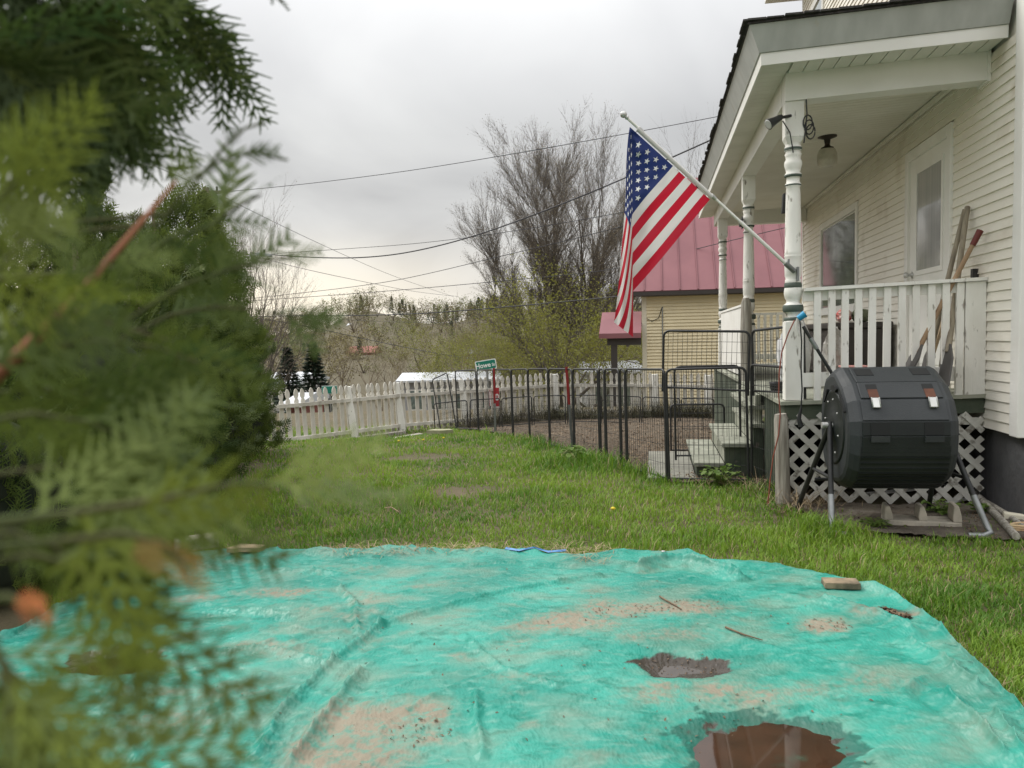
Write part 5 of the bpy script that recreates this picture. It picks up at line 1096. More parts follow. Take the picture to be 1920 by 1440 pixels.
# its small side porch
sp = part(MB().hexa([(-1.58, 23.6, 1.26), (-.32, 23.6, 1.26), (-.32, 25.2, 1.95), (-1.58, 25.2, 1.95), (-1.58, 23.6, 1.31), (-.32, 23.6, 1.31), (-.32, 25.2, 2.0), (-1.58, 25.2, 2.0)]), 'side_porch_roof', m_rroof, yh)
part(MB().box((-1.58, 23.575, 1.16), (-.32, 23.599, 1.31)), 'fascia', m_rroof, sp); part(MB().box((-1.35, 23.75, 0.95), (-.32, 23.95, 1.24)), 'beam', m_brown, sp); part(MB().box((-1.24, 23.77, -2.2), (-1.05, 23.93, 0.949)), 'post', m_brown, sp)
part(MB().tube([(0.32, 24.29, 2.1), (0.32, 24.29, -1.0)], 0.018, 8), 'conduit', m_galv, yh)
part(MB().tube([(-.15, 24.28, 1.75), (0.0, 24.27, 1.65), (0.2, 24.27, 1.75), (0.32, 24.28, 2.1)], 0.012, 6), 'service_cable', m_black, yh)
for px in (1334, 1452): 
    c0 = atY(px, 551, 23.7)
# white wrapped heap / roofs beyond the fence
m_wroof = mat('white_metal_roof', (0.60, 0.62, 0.64), (0.48, 0.50, 0.52), scale=1.5, rough=0.5)
def cottage(label, px0, px1, ytop, yeave, Yd, depth, roofm, wallm, name='cottage', win=2):
    a = atY(px0, yeave, Yd); b_ = atY(px1, yeave, Yd); top = atY((px0 + px1) / 2, ytop, Yd + depth / 2)[2]
    x0, x1, ze_ = a[0], b_[0], (a[2] + b_[2]) / 2; gz = G((x0 + x1) / 2, Yd) - 0.5
    if ze_ - gz < 2.0: gz = ze_ - 2.3
    hh = thing(name, label, 'house', (x0, Yd, gz))
    part(MB().box((x0 + .15, Yd + .2, gz), (x1 - .15, Yd + depth - .2, ze_)), 'wall', wallm, hh)
    r_ = part(MB().prism([(-.1, ze_ - .02), (depth + .1, ze_ - .02), (depth + .1, ze_ + .08), (depth / 2, top + .08), (-.1, ze_ + .08)], (x0, Yd, 0), (0, 1, 0), (0, 0, 1), (1, 0, 0), 0, x1 - x0), 'roof', roofm, hh)
    w_ = (x1 - x0) / (win + 1)
    for k in range(win):
        xc = x0 + w_ * (k + 1); wf = part(MB().box((xc - .45, Yd + .17, ze_ - 1.5), (xc + .45, Yd + .1995, ze_ - .4)), 'window', m_white, hh)
        part(MB().box((xc - .38, Yd + .16, ze_ - 1.43), (xc + .38, Yd + .1695, ze_ - .47)), 'pane', m_glass, wf)
    return hh
m_gray = mat('gray_house_wall', (0.36, 0.36, 0.37), (0.3, 0.3, 0.31), scale=1, rough=0.8); m_whw = mat('white_house_wall', (0.62, 0.62, 0.60), rough=0.7); m_redw = mat('faded_red_wall', (0.26, 0.10, 0.08), rough=0.8); m_groof = mat('gray_shingle_roof', (0.25, 0.25, 0.26), (0.19, 0.19, 0.2), scale=3, rough=0.9)
cottage('long low building with a white metal roof beyond the middle of the picket fence', 742, 938, 700, 715, 40, 5, m_wroof, m_gray, 'low_building', 4)
cottage('building with a white roof behind the two dark spruces', 486, 566, 700, 722, 46, 7, m_wroof, m_whw, 'low_building', 2)
cottage('white roofed shed just left of the yellow house', 1095, 1210, 680, 700, 33, 4, m_wroof, m_whw, 'shed', 2)
cottage('faded red house among the bare trees on the hillside', 648, 702, 650, 662, 150, 9, m_redw, m_redw, 'hill_house', 2)
cottage('pale gray house half hidden on the wooded hillside', 862, 905, 636, 646, 190, 9, m_groof, m_whw, 'hill_house', 2)
cottage('brown house standing right of the faded red hillside house', 868, 905, 655, 664, 130, 8, m_groof, m_redw, 'hill_house', 2)
cottage('small white house high on the wooded slope', 648, 664, 607, 613, 260, 8, m_wroof, m_whw, 'hill_house', 1)
cottage('red shed seen between the leftmost pickets', 528, 566, 742, 762, 19, 3, m_wroof, m_redw, 'shed', 1)

# ------------------------------------------------------------------ poles and wires
m_pole = mat('utility_pole_wood', (0.20, 0.17, 0.13), (0.14, 0.12, 0.095), scale=4, rough=0.9, stretch=(4, 4, .3))
pt = atY(386, 352, 27); up_ = thing('utility_pole', 'tall wooden utility pole with a crossarm behind the cedar hedge', 'utility pole', (pt[0] + .35, 27, G(pt[0], 27)))
part(MB().tube([(pt[0] + .45, 27, G(pt[0], 27) - .5), (pt[0], 27, pt[2])], [0.17, 0.12], 12), 'shaft', m_pole, up_)
a_ = atY(394, 361, 26.85); b_ = atY(420, 360, 26.85); ca_ = part(MB().beam(a_ - (b_ - a_) * .9, b_, 0.09, 0.10), 'crossarm', m_pole, up_)
for f in (-.8, 0.5, 0.97): q = a_ + (b_ - a_) * f; part(MB().lathe([(.03, 0), (.04, .04), (.03, .08), (.045, .12), (.02, .15)], q + V((0, 0, .05)), 10), 'insulator', m_black, ca_)
q = atY(402, 378, 26.8); part(MB().lathe([(.10, -.28), (.12, -.25), (.12, .2), (.08, .25)], q, 12), 'cutout', m_brown, up_)
sl_ = thing('street_light', 'cobra head street light on a curved arm from the utility pole', 'street light', tuple(atY(402, 512, 27)))
q = [atY(402, 512, 27), atY(430, 497, 27), atY(455, 484, 27), atY(484, 477, 27)]; part(MB().tube(q, .03, 8), 'arm', m_galv, sl_)
h0, h1 = atY(482, 476.5, 27), atY(509, 477, 27); hd = part(MB().hexa([h0 + V((0, -.12, -.05)), h1 + V((0, -.14, -.09)), h1 + V((0, .14, -.09)), h0 + V((0, .12, -.05)), h0 + V((0, -.1, .06)), h1 + V((0, -.1, .01)), h1 + V((0, .1, .01)), h0 + V((0, .1, .06))]), 'lamp_head', m_galv, sl_, .02)
part(MB().lathe([(.04, 0), (.04, .1), (.03, .12)], (h0 + h1) / 2 + V((0, 0, .04)), 8), 'photocell', m_black, hd)
hidp = W(5.0, 20.0, 0); hp_ = thing('utility_pole', 'utility pole standing behind the right-hand house', 'utility pole', (hidp[0], hidp[1], G(hidp[0], hidp[1])))
part(MB().tube([(hidp[0], hidp[1], -1.5), (hidp[0], hidp[1], 8.5)], [.17, .12], 10), 'shaft', m_pole, hp_)
m_cable = mat('overhead_cable', (0.045, 0.045, 0.05), rough=0.7)
wires = [([(418, 360), (560, 347), (760, 322), (950, 291), (1180, 250), (1345, 219), (1480, 192)], 27, 20, .010, 'thin top wire from the crossarm to the right behind the flag'),
         ([(60, 225), (240, 290), (386, 352), (520, 420), (640, 476), (740, 520), (850, 556)], 22, 75, .012, 'straight wire slanting down right from the pole top to the hills'),
         ([(470, 474), (560, 482), (660, 485), (745, 478), (830, 460), (925, 432), (1062, 380), (1168, 336), (1335, 262), (1470, 200)], 33, 19, .022, 'thick sagging cable rising right behind the flag to the house'),
         ([(509, 476), (640, 467), (760, 459), (860, 448), (1000, 428), (1160, 400), (1300, 372)], 33, 24, .010, 'thin wire just above the thick sagging cable'),
         ([(440, 472), (500, 486), (570, 505), (690, 530), (780, 548), (860, 556)], 33, 80, .014, 'dark drooping cable running from the street light to the ridge'),
         ([(440, 563), (540, 552), (640, 541), (740, 527), (830, 507), (940, 480), (1060, 452), (1170, 424), (1330, 380)], 38, 24, .012, 'upper of the two wires crossing below the sagging cable'),
         ([(440, 566), (560, 558), (700, 548), (820, 538), (940, 527), (1060, 516), (1160, 505), (1290, 470), (1480, 425)], 38, 23, .012, 'lower of the two wires crossing below the sagging cable'),
         ([(440, 594), (540, 592), (660, 592), (780, 589), (900, 580), (1000, 571), (1160, 556), (1230, 549)], 42, 24, .020, 'thick cable level with the hill crest ending at the yellow house'),
         ([(480, 597), (560, 608), (650, 628), (760, 652), (880, 673), (960, 686)], 36, 48, .016, 'dark cable slanting down right across the hillside woods'),
         ([(560, 590), (650, 600), (740, 604), (850, 606), (960, 604), (1150, 598)], 60, 40, .010, 'faint wire across the middle of the hillside woods')]
for P_, d0, d1, r_, lb in wires:
    n = len(P_); x0, x1 = P_[0][0], P_[-1][0]
    pts = np.array([atY(x, y, 1 / ((1 / d0) + (1 / d1 - 1 / d0) * (x - x0) / (x1 - x0))) for x, y in P_])
    tt2 = np.linspace(0, n - 1, n * 6); idx = np.arange(n)
    sm = np.stack([np.interp(tt2, idx, pts[:, k]) for k in range(3)], 1)
    for _ in range(12): sm[1:-1] = (sm[:-2] + 2 * sm[1:-1] + sm[2:]) / 4
    solo(MB().tube(list(sm), r_, 5), 'overhead_wire', m_cable, pts[0], lb, 'wire', group='overhead wires')
# ------------------------------------------------------------------ trees
def segmesh(segs, n=4):
    S = np.array([[*a, *b_, r0_, r1_] for a, b_, r0_, r1_ in segs]); P0, P1 = S[:, :3], S[:, 3:6]; R0, R1 = S[:, 6], S[:, 7]
    D = P1 - P0; D /= np.linalg.norm(D, axis=1, keepdims=True) + 1e-9
    ref = np.where(np.abs(D[:, 2:3]) < 0.9, np.array([[0, 0, 1.0]]), np.array([[1.0, 0, 0]])); E1 = np.cross(D, ref); E1 /= np.linalg.norm(E1, axis=1, keepdims=True); E2 = np.cross(D, E1)
    an = np.arange(n) * 2 * math.pi / n; c, s = np.cos(an), np.sin(an)
    ringd = E1[:, None, :] * c[None, :, None] + E2[:, None, :] * s[None, :, None]
    v0 = P0[:, None] + ringd * R0[:, None, None]; v1 = P1[:, None] + ringd * R1[:, None, None]
    verts = np.concatenate([v0, v1], 1).reshape(-1, 3); base = np.arange(len(S))[:, None] * 2 * n
    j = np.arange(n); f = np.stack([j, (j + 1) % n, n + (j + 1) % n, n + j], 1)
    return verts, (base[:, :, None] + f[None]).reshape(-1, 4)
def ribbon(segs, nr):
    S = np.array([[*a, *b_, r0_, r1_] for a, b_, r0_, r1_ in segs]); P0, P1 = S[:, :3], S[:, 3:6]
    D = P1 - P0; E1 = np.cross(D, nr.normal(0, 1, D.shape) * [[.4, 1, .4]]); E1 /= np.linalg.norm(E1, axis=1, keepdims=True) + 1e-9
    v_ = np.stack([P0 - E1 * S[:, 6:7], P0 + E1 * S[:, 6:7], P1 + E1 * S[:, 7:8], P1 - E1 * S[:, 7:8]], 1).reshape(-1, 3)
    return v_, np.arange(len(v_)).reshape(-1, 4)
def grow(rs, p, d, L, r, lvl, maxl, segs, tips, up=0.12, wander=0.12, nch=5, ang=(0.35, 0.7), ratio=0.55, steps=5):
    k = steps if lvl < maxl else 3
    p = V(p); d = nrm(d); sl = L / k
    for i in range(k):
        f0, f1 = i / k, (i + 1) / k
        d = nrm(d + V((rs.gauss(0, wander), rs.gauss(0, wander), rs.gauss(0, wander * .6) + up)))
        q = p + d * sl; rr0 = r * (1 - 0.75 * f0); rr1 = r * (1 - 0.75 * f1)
        segs.append((p, q, rr0, rr1)); p = q
        if lvl < maxl and (i > 0 or lvl > 0):
            for _ in range(nch if i == k - 1 else max(1, nch - 2 - (lvl == 0))):
                if rs.random() < 0.12: continue
                a = rs.uniform(*ang); ph = rs.random() * 6.283
                e1 = nrm(np.cross(d, (0.3, 0.5, 0.81))); e2 = np.cross(d, e1)
                nd_ = d * math.cos(a) + (e1 * math.cos(ph) + e2 * math.sin(ph)) * math.sin(a)
                grow(rs, p, nd_, L * ratio * rs.uniform(.75, 1.2), max(rr1 * 0.62, 0.0035), lvl + 1, maxl, segs, tips, up, wander, nch, ang, ratio, steps)
    if lvl == maxl: tips.append(p)
def leaves(tips, n, spread, size, rs):
    T = np.array(tips); N = len(T) * n; c = np.repeat(T, n, 0) + rs.normal(0, spread, (N, 3))
    a = rs.normal(0, 1, (N, 3)); a /= np.linalg.norm(a, axis=1, keepdims=True); b_ = np.cross(a, rs.normal(0, 1, (N, 3))); b_ /= np.linalg.norm(b_, axis=1, keepdims=True)
    s = size * rs.uniform(.5, 1.3, (N, 1)); v_ = np.stack([c - a * s, c + b_ * s * .6, c + a * s, c - b_ * s * .6], 1).reshape(-1, 3)
    return v_, np.arange(N * 4).reshape(-1, 4)
m_bark = mat('gray_bark', (0.145, 0.125, 0.105), (0.10, 0.085, 0.07), scale=3, rough=0.95); m_bark2 = mat('brown_twigs', (0.21, 0.165, 0.115), (0.16, 0.125, 0.09), scale=1, rough=0.95); m_olivebark = mat('olive_mossy_bark', (0.13, 0.12, 0.055), (0.08, 0.07, 0.04), scale=2, rough=0.95)
m_bud = mat('pale_bud', (0.30, 0.25, 0.17), (0.22, 0.18, 0.12), scale=1, rough=0.9); m_olive = mat('olive_young_leaf', (0.25, 0.25, 0.05), (0.18, 0.19, 0.035), scale=0.8, rough=0.7, transl=0.35); m_brleaf = mat('brown_green_bud', (0.21, 0.175, 0.085), (0.16, 0.15, 0.06), scale=0.3, rough=0.8, transl=0.25)
def tree(name, label, loc, h, seed, kind, group=None, r=None, lean=(0, 0)):
    rs = random.Random(seed); nr = np.random.default_rng(seed); segs = []; tips = []; r = r or h * 0.018
    t_ = thing(name, label, 'tree', loc, group=group)
    base = V((0, 0, -0.3)); ml = 3 if loc[1] < 64 else 2
    mv = 3 if h > 7 and r > .1 else 2
    if kind == 'vase':
        fork = V((0, 0, h * 0.26)); trunk = [(base, fork, r * 1.5, r * 1.15)]
        for k in range(9):
            ph = (0.0, 3.3, 1.5, 4.6, 0.3, 3.0, 5.9, 3.4, 0.1)[k]; sp = 0.04 + 0.09 * k
            d = V((math.cos(ph) * sp + lean[0], math.sin(ph) * sp * .8, 1))
            grow(rs, fork - V((0, 0, h * .015 * k)), d, h * rs.uniform(.60, .66) * (1 - 0.035 * k), r * 0.62, 0, mv, segs, tips, up=0.03, wander=0.035, nch=4 + (seed == 5), ang=(0.24, 0.62), ratio=0.38, steps=7 if mv == 3 else 9)
        lv, ls, lsz, lm = 1, 0.05, 0.02, m_bud; bm = m_bark
    elif kind == 'round':
        fork = V((0, 0, h * 0.25)); trunk = [(base, fork, r * 1.4, r)]
        for k in range(6):
            ph = k * 1.05 + rs.uniform(-.3, .3); d = V((math.cos(ph) * .9, math.sin(ph) * .9, rs.uniform(.35, 1.2)))
            grow(rs, fork, d, h * .55, r * .6, 0, ml, segs, tips, up=0.05, wander=0.16, nch=4, ang=(0.4, 0.9), ratio=0.52, steps=4)
        lv, ls, lsz, lm = (5 if ml == 3 else 18), h * (0.035 if ml == 3 else .055), h * 0.0075, m_olive; bm = m_bark
    elif kind == 'brush':
        fork = V((0, 0, h * 0.08)); trunk = [(base, fork, r * 1.2, r)]
        for k in range(7):
            ph = k * 1.25 + rs.uniform(-.3, .3); d = V((math.cos(ph) * (.35 + .1 * k), math.sin(ph) * (.35 + .1 * k), 1))
            grow(rs, fork, d, h * .66, r * .55, 0, ml, segs, tips, up=0.06, wander=0.10, nch=4 - (ml == 3), ang=(0.3, 0.75), ratio=0.5, steps=4)
        lv, ls, lsz, lm = (2 if ml == 3 else 14), h * (.025 if ml == 3 else .05), h * .006, m_brleaf; bm = m_bark2
    v_, f = segmesh(trunk, 10); npmesh('trunk', v_, f, bm, t_, smooth=True)
    limbs = [s for s in segs if s[2] > r * 0.3]; tw = [s for s in segs if s[2] <= r * 0.3]
    v_, f = segmesh(limbs, 6); npmesh('limbs', v_, f, bm, t_, smooth=True)
    v1, f1 = ribbon(tw, nr); v2, f2 = leaves(tips, lv, ls, lsz, nr)
    npmesh('crown', np.concatenate([v1, v2]), np.concatenate([f1, f2 + len(v1)]), [bm, lm], t_, midx=np.r_[np.zeros(len(f1)), np.ones(len(f2))])
    return t_
def placed(px, ybase, ytop, Yd):
    p = atY(px, 660, Yd); g_ = G(p[0], Yd); top = atY(px, ytop, Yd)[2]; return (p[0], Yd, g_), top - g_
loc, h = placed(1042, 0, 214, 36); tree('bare_maple', 'tall bare maple with a wide fan of upright limbs left of the flag', loc, h * .82, 5, 'vase', lean=(-.02, 0), r=0.17)
loc, h = placed(1118, 0, 215, 38); tree('bare_maple', 'second bare maple whose crown is partly covered by the flag', loc, h * .82, 9, 'vase', r=0.16)
loc, h = placed(1330, 0, 200, 44); tree('bare_maple', 'bare tree rising behind the porch roof edge right of the flag', loc, h * .84, 14, 'vase', r=0.099)
loc, h = placed(1062, 0, 520, 30); tree('budding_tree', 'low spreading tree with dark crooked limbs and olive buds behind the fence', loc, h * .85, 21, 'round', r=0.16)
loc, h = placed(985, 0, 560, 42); tree('budding_tree', 'olive budding tree left of the crooked dark tree', loc, h * .72, 22, 'round', 'budding trees')
loc, h = placed(1150, 0, 545, 44); tree('budding_tree', 'olive budding tree right behind the flag foot', loc, h * .72, 23, 'round', 'budding trees')
loc, h = placed(1105, 0, 540, 33); tree('budding_tree', 'olive budding tree between the crooked tree and the flag foot', loc, h * .75, 24, 'round', 'budding trees')
loc, h = placed(920, 0, 575, 40); tree('budding_tree', 'low olive budding tree directly behind the street sign', loc, h * .72, 25, 'round', 'budding trees')
loc, h = placed(860, 0, 560, 52); tree('bare_tree', 'bare forked tree standing left of the street sign', loc, h * .78, 31, 'brush', r=0.15)
for i, (px, yt, Yd, lb) in enumerate([(455, 370, 31, 'tall bare sapling clump behind the hedge right of the pole'), (430, 385, 33, 'bare sapling just right of the utility pole'), (480, 430, 36, 'shorter bare sapling under the street light head')]):
    loc, h = placed(px, 0, yt, Yd); tree('bare_sapling', lb, loc, h * .9, 40 + i, 'vase', 'bare saplings', r=0.07)
mids = [(800, 560, 70, 'round', 'broad olive tree in the middle of the hillside view'), (740, 612, 66, 'brush', 'brown brushy tree left of the broad olive tree'), (905, 585, 62, 'round', 'olive tree right behind the bare forked tree'),
        (690, 625, 78, 'brush', 'brown brushy tree above the low white roofed building'), (955, 575, 58, 'brush', 'brown twiggy tree left of the maples'), (640, 615, 90, 'brush', 'gray brown tree right of the taller spruce'), (575, 620, 85, 'brush', 'gray brown tree behind the two spruces'), (780, 655, 48, 'brush', 'low reddish brush behind the middle fence post'), (715, 660, 50, 'brush', 'low brown brush right of the spruces'), (1205, 560, 50, 'round', 'olive tree left of the yellow house corner')]
for i, (px, yt, Yd, kd, lb) in enumerate(mids): loc, h = placed(px, 0, yt, Yd); tree('bare_tree' if kd == 'brush' else 'budding_tree', lb, loc, h * .70, 60 + i, kd, 'trees below the hillside')
# spruces
m_spruce = mat('spruce_needles', (0.022, 0.042, 0.024), (0.04, 0.062, 0.036), scale=4, rough=0.85)
def spruce(label, px, ytop, ybase, Yd, seed):
    nr = np.random.default_rng(seed); p = atY(px, 700, Yd); top = atY(px, ytop, Yd)[2]; bot = min(atY(px, ybase, Yd)[2] - 1.0, top - 3); h = top - bot
    t_ = thing('spruce_tree', label, 'tree', (p[0], Yd, bot), group='spruces beyond the fence')
    part(MB().tube([(p[0], Yd, bot - .3), (p[0], Yd, top - .2)], [.14, .02], 8), 'trunk', m_bark, t_)
    N = 2600; z = nr.random(N) ** 0.75; z = np.floor(z * 22) / 22 + nr.normal(0, .008, N); rad = (1 - np.clip(z, 0, 1)) * h * 0.31 + .06; ph = nr.random(N) * 6.283; rr = rad * (0.35 + 0.65 * nr.random(N) ** .5)
    c = np.stack([rr * np.cos(ph), rr * np.sin(ph), z * h - rr * 0.25 + .1], 1); d = np.stack([np.cos(ph), np.sin(ph), nr.normal(-.05, .3, N)], 1); s = np.stack([-np.sin(ph), np.cos(ph), nr.normal(0, .3, N)], 1)
    L = (0.12 + 0.18 * nr.random(N))[:, None] * h / 5; w = L * .32
    v_ = np.stack([c - d * L, c + s * w, c + d * L + [[0, 0, .03]], c - s * w], 1).reshape(-1, 3)
    npmesh('crown', v_, np.arange(N * 4).reshape(-1, 4), m_spruce, t_)
spruce('dark spruce on the left of the pair beyond the fence', 540, 652, 760, 40, 1); spruce('taller dark spruce on the right of the pair beyond the fence', 588, 645, 770, 38, 2)
# far wooded hillside, one mass
nr = np.random.default_rng(77)
protos = []
for k in range(4):
    rs = random.Random(200 + k); segs = []; tips = []
    for q in range(6):
        ph = q * 1.05 + rs.random(); grow(rs, (0, 0, .03), V((math.cos(ph) * (.25 + .18 * q), math.sin(ph) * (.25 + .18 * q), 1)), .68 - .05 * q, .014, 0, 2, segs, tips, up=.05, wander=.14, nch=3, ang=(.35, .8), ratio=.5, steps=3)
    segs.append((V((0, 0, -.1)), V((0, 0, .13)), .02, .015))
    v1, f1 = ribbon(segs, nr); v2, f2 = leaves(tips, 4, .05, .023, nr); protos.append((np.concatenate([v1, v2]), np.concatenate([f1, f2 + len(v1)]), np.r_[np.zeros(len(f1)), np.ones(len(f2))]))
con = []
for k in range(1):
    N = 200; z = nr.random(N) ** .8; rad = (1 - z) * .30 + .03; ph = nr.random(N) * 6.283; rr = rad * (.4 + .6 * nr.random(N)); c = np.stack([rr * np.cos(ph), rr * np.sin(ph), .08 + z * .92], 1); d = np.stack([np.cos(ph), np.sin(ph), -.4 + 0 * ph], 1); s = np.stack([-np.sin(ph), np.cos(ph), 0 * ph], 1); L = .07; v_ = np.stack([c - d * L, c + s * L * .7, c + d * L, c - s * L * .7], 1).reshape(-1, 3); con.append((v_, np.arange(N * 4).reshape(-1, 4), np.full(N, 3)))
VV, FF, MI = [], [], []; nb_ = 0
m_w1 = mat('wood_twigs', (0.15, 0.12, 0.09), (0.115, 0.095, 0.075), scale=.05, rough=.95); m_w2 = mat('wood_olive', (0.21, 0.185, 0.065), (0.17, 0.14, 0.075), scale=.03, rough=.85); m_w3 = mat('wood_green', (0.14, 0.18, 0.045), (0.17, 0.165, 0.065), scale=.03, rough=.85); m_w4 = mat('wood_conifer', (0.03, 0.05, 0.028), (0.045, 0.065, 0.035), scale=.05, rough=.9)
nT = 0
for k in range(470):
    Yd = 80 + 315 * nr.random() ** 1.1 if k < 370 else nr.uniform(335, 395); az = nr.uniform(-.42, .30); x = az * Yd; hh = nr.uniform(.75, 1.15) * (4.6 + 5.4 * float(sst(90, 330, Yd)))
    coni = (Yd > 300 and nr.random() < 0.65 and az > -.20) or nr.random() < .05
    v_, f, mi_ = con[0] if coni else protos[nr.integers(4)]
    a = nr.random() * 6.28; c, s = math.cos(a), math.sin(a); hh *= (.8 if coni else 1); w = nr.uniform(.75, 1.15) * (1.1 if not coni else .95)
    R_ = np.array([[c * w, -s * w, 0], [s * w, c * w, 0], [0, 0, 1]]) * hh
    VV.append(v_ @ R_.T + [x, Yd, G(x, Yd) - .3]); FF.append(f + nb_); nb_ += len(v_)
    g3 = nr.random() < .5 and not coni
    MI.append(np.where(mi_ == 1, 2, mi_) if g3 else mi_)
tag(npmesh('hillside_woods', np.concatenate(VV), np.concatenate(FF), [m_w1, m_w2, m_w3, m_w4], midx=np.concatenate(MI)), 'brown and olive early spring woods covering the far hillside', 'woods', kind='stuff')

# ------------------------------------------------------------------ cedar foliage
def spray(pairs, sub, L, nr, wm=1.0):
    """flat cedar frond along +x in the xy plane; returns quads (N,4,3)"""
    Q = []
    def strip(a, b_, w0, w1, nz=0.0):
        a = V(a); b_ = V(b_); d = nrm(b_ - a); s = V((-d[1], d[0], 0)); Q.append([a - s * w0, b_ - s * w1 * .3, b_ + s * w1 * .3, a + s * w0])
    strip((0, 0, 0), (L, 0, 0), L * .013 * wm, L * .01 * wm)
    for i in range(pairs):
        x = L * (0.12 + 0.84 * i / pairs); ll = L * (0.46 * (1 - 0.72 * i / pairs) + .05)
        for sg in (1, -1):
            a_ = 0.75 + nr.uniform(-.12, .12); z_ = nr.normal(0, .04) * L
            bx0 = V((x + (0.03 * L if sg > 0 else 0), 0, 0)); tip = bx0 + V((math.cos(a_) * ll, sg * math.sin(a_) * ll, z_ - .05 * ll)); strip(bx0, tip, L * .016 * wm, L * .015 * wm)
            for k in range(sub):
                f = 0.25 + 0.65 * k / max(1, sub); q = bx0 + (tip - bx0) * f; l2 = ll * .42 * (1 - .55 * f)
                for s2 in (1, -1):
                    a2 = a_ * sg + s2 * .62; strip(q, q + V((math.cos(a2) * l2, math.sin(a2) * l2, nr.normal(0, .02) * L)), L * .015 * wm, L * .013 * wm)
    return np.array(Q)
def place_sprays(Q, O, D, N_, S):
    """instances: origins O, axis D, normal hint N_, scale S"""
    D = D / np.linalg.norm(D, axis=1, keepdims=True); Y_ = np.cross(N_, D); Y_ /= np.linalg.norm(Y_, axis=1, keepdims=True) + 1e-9; Zn = np.cross(D, Y_)
    q = Q.reshape(-1, 3); v_ = O[:, None] + (D[:, None] * q[None, :, 0:1] + Y_[:, None] * q[None, :, 1:2] + Zn[:, None] * q[None, :, 2:3]) * S[:, None, None]
    return v_.reshape(-1, 3)
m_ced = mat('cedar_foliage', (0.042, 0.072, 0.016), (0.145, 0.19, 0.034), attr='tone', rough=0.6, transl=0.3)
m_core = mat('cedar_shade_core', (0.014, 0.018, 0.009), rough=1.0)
nr = np.random.default_rng(5); HS = [spray(6, 1, 1.0, nr, 1.35) for _ in range(3)]
def cedar(label, x, y, h, rad, n, seed, size=.2):
    nr = np.random.default_rng(seed); gz = G(x, y); t_ = thing('cedar_tree', label, 'tree', (x, y, gz), group='cedar hedge')
    part(MB().tube([(x, y, gz - .2), (x, y, gz + h * .9)], [rad * .09, .015], 8), 'trunk', m_bark2, t_)
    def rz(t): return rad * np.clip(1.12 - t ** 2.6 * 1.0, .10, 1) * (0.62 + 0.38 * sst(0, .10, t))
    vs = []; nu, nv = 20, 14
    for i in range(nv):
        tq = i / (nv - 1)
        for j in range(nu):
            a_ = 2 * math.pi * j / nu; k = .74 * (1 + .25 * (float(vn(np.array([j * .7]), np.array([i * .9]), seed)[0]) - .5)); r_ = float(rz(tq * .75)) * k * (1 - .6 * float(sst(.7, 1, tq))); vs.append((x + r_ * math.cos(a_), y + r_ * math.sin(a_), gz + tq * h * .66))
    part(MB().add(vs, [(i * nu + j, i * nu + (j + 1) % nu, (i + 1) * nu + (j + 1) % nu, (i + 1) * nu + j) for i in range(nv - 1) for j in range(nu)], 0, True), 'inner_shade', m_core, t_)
    VV, FF, TT = [], [], []; nb_ = 0
    for k in range(3):
        m_ = n // 3; tq = nr.random(m_) ** .9; ph = nr.random(m_) * 6.283
        cl = 0.66 + 0.60 * vn(ph * 2.2 + 5, tq * 7, seed + 3); r_ = rz(tq) * cl * nr.uniform(.78, 1.02, m_)
        ld = np.floor(ph / 1.57); lo = .38 * rad * sst(.45, 1, tq); hz2 = tq * h * (1 - .16 * sst(.5, 1, tq) * ((ld * 37 + seed * 13) % 5) / 4); O = np.stack([r_ * np.cos(ph) + lo * np.cos(ld * 1.57 + .8), r_ * np.sin(ph) + lo * np.sin(ld * 1.57 + .8), hz2], 1); out = np.stack([np.cos(ph), np.sin(ph), 0 * ph], 1)
        D = out * nr.uniform(.4, 1.0, (m_, 1)) + np.array([[0, 0, 1]]) * (nr.uniform(.0, .9, (m_, 1)) + .8 * tq[:, None] ** 3) + nr.normal(0, .3, (m_, 3)); Nn = np.cross(out, [[0, 0, 1]]) + nr.normal(0, .55, (m_, 3)); S = size * nr.uniform(.55, 1.25, m_)
        v_ = place_sprays(HS[k], O - D / np.linalg.norm(D, axis=1, keepdims=True) * S[:, None] * .45, D, Nn, S); nq = len(HS[k])
        f = np.arange(len(v_)).reshape(-1, 4) + nb_; nb_ += len(v_)
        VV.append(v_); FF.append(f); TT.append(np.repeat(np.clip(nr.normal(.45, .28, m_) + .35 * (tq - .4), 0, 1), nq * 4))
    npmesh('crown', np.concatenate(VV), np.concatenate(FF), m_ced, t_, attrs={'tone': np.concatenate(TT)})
cedar('farthest cedar of the hedge, beside the picket fence', -3.62, 9.2, 1.90, .82, 1500, 1, .20)
cedar('tall cedar of the hedge below the utility pole', -3.22, 7.1, 2.80, .84, 1700, 2, .22)
cedar('middle cedar filling the hedge between the two tall ones', -2.98, 6.25, 2.30, .74, 1000, 7, .21)
cedar('back cedar whose top shows between the tall cedar and the far one', -3.85, 8.0, 2.55, .85, 800, 8, .22)
cedar('near cedar of the hedge beside the tarp corner', -2.92, 5.25, 2.15, .84, 1900, 3, .20)
cedar('tall cedar at the left edge of the hedge', -4.0, 6.1, 2.60, 1.0, 1000, 4, .22)
cedar('low cedar nearest the tarp on the left', -2.75, 3.85, 1.45, .62, 1300, 6, .17)

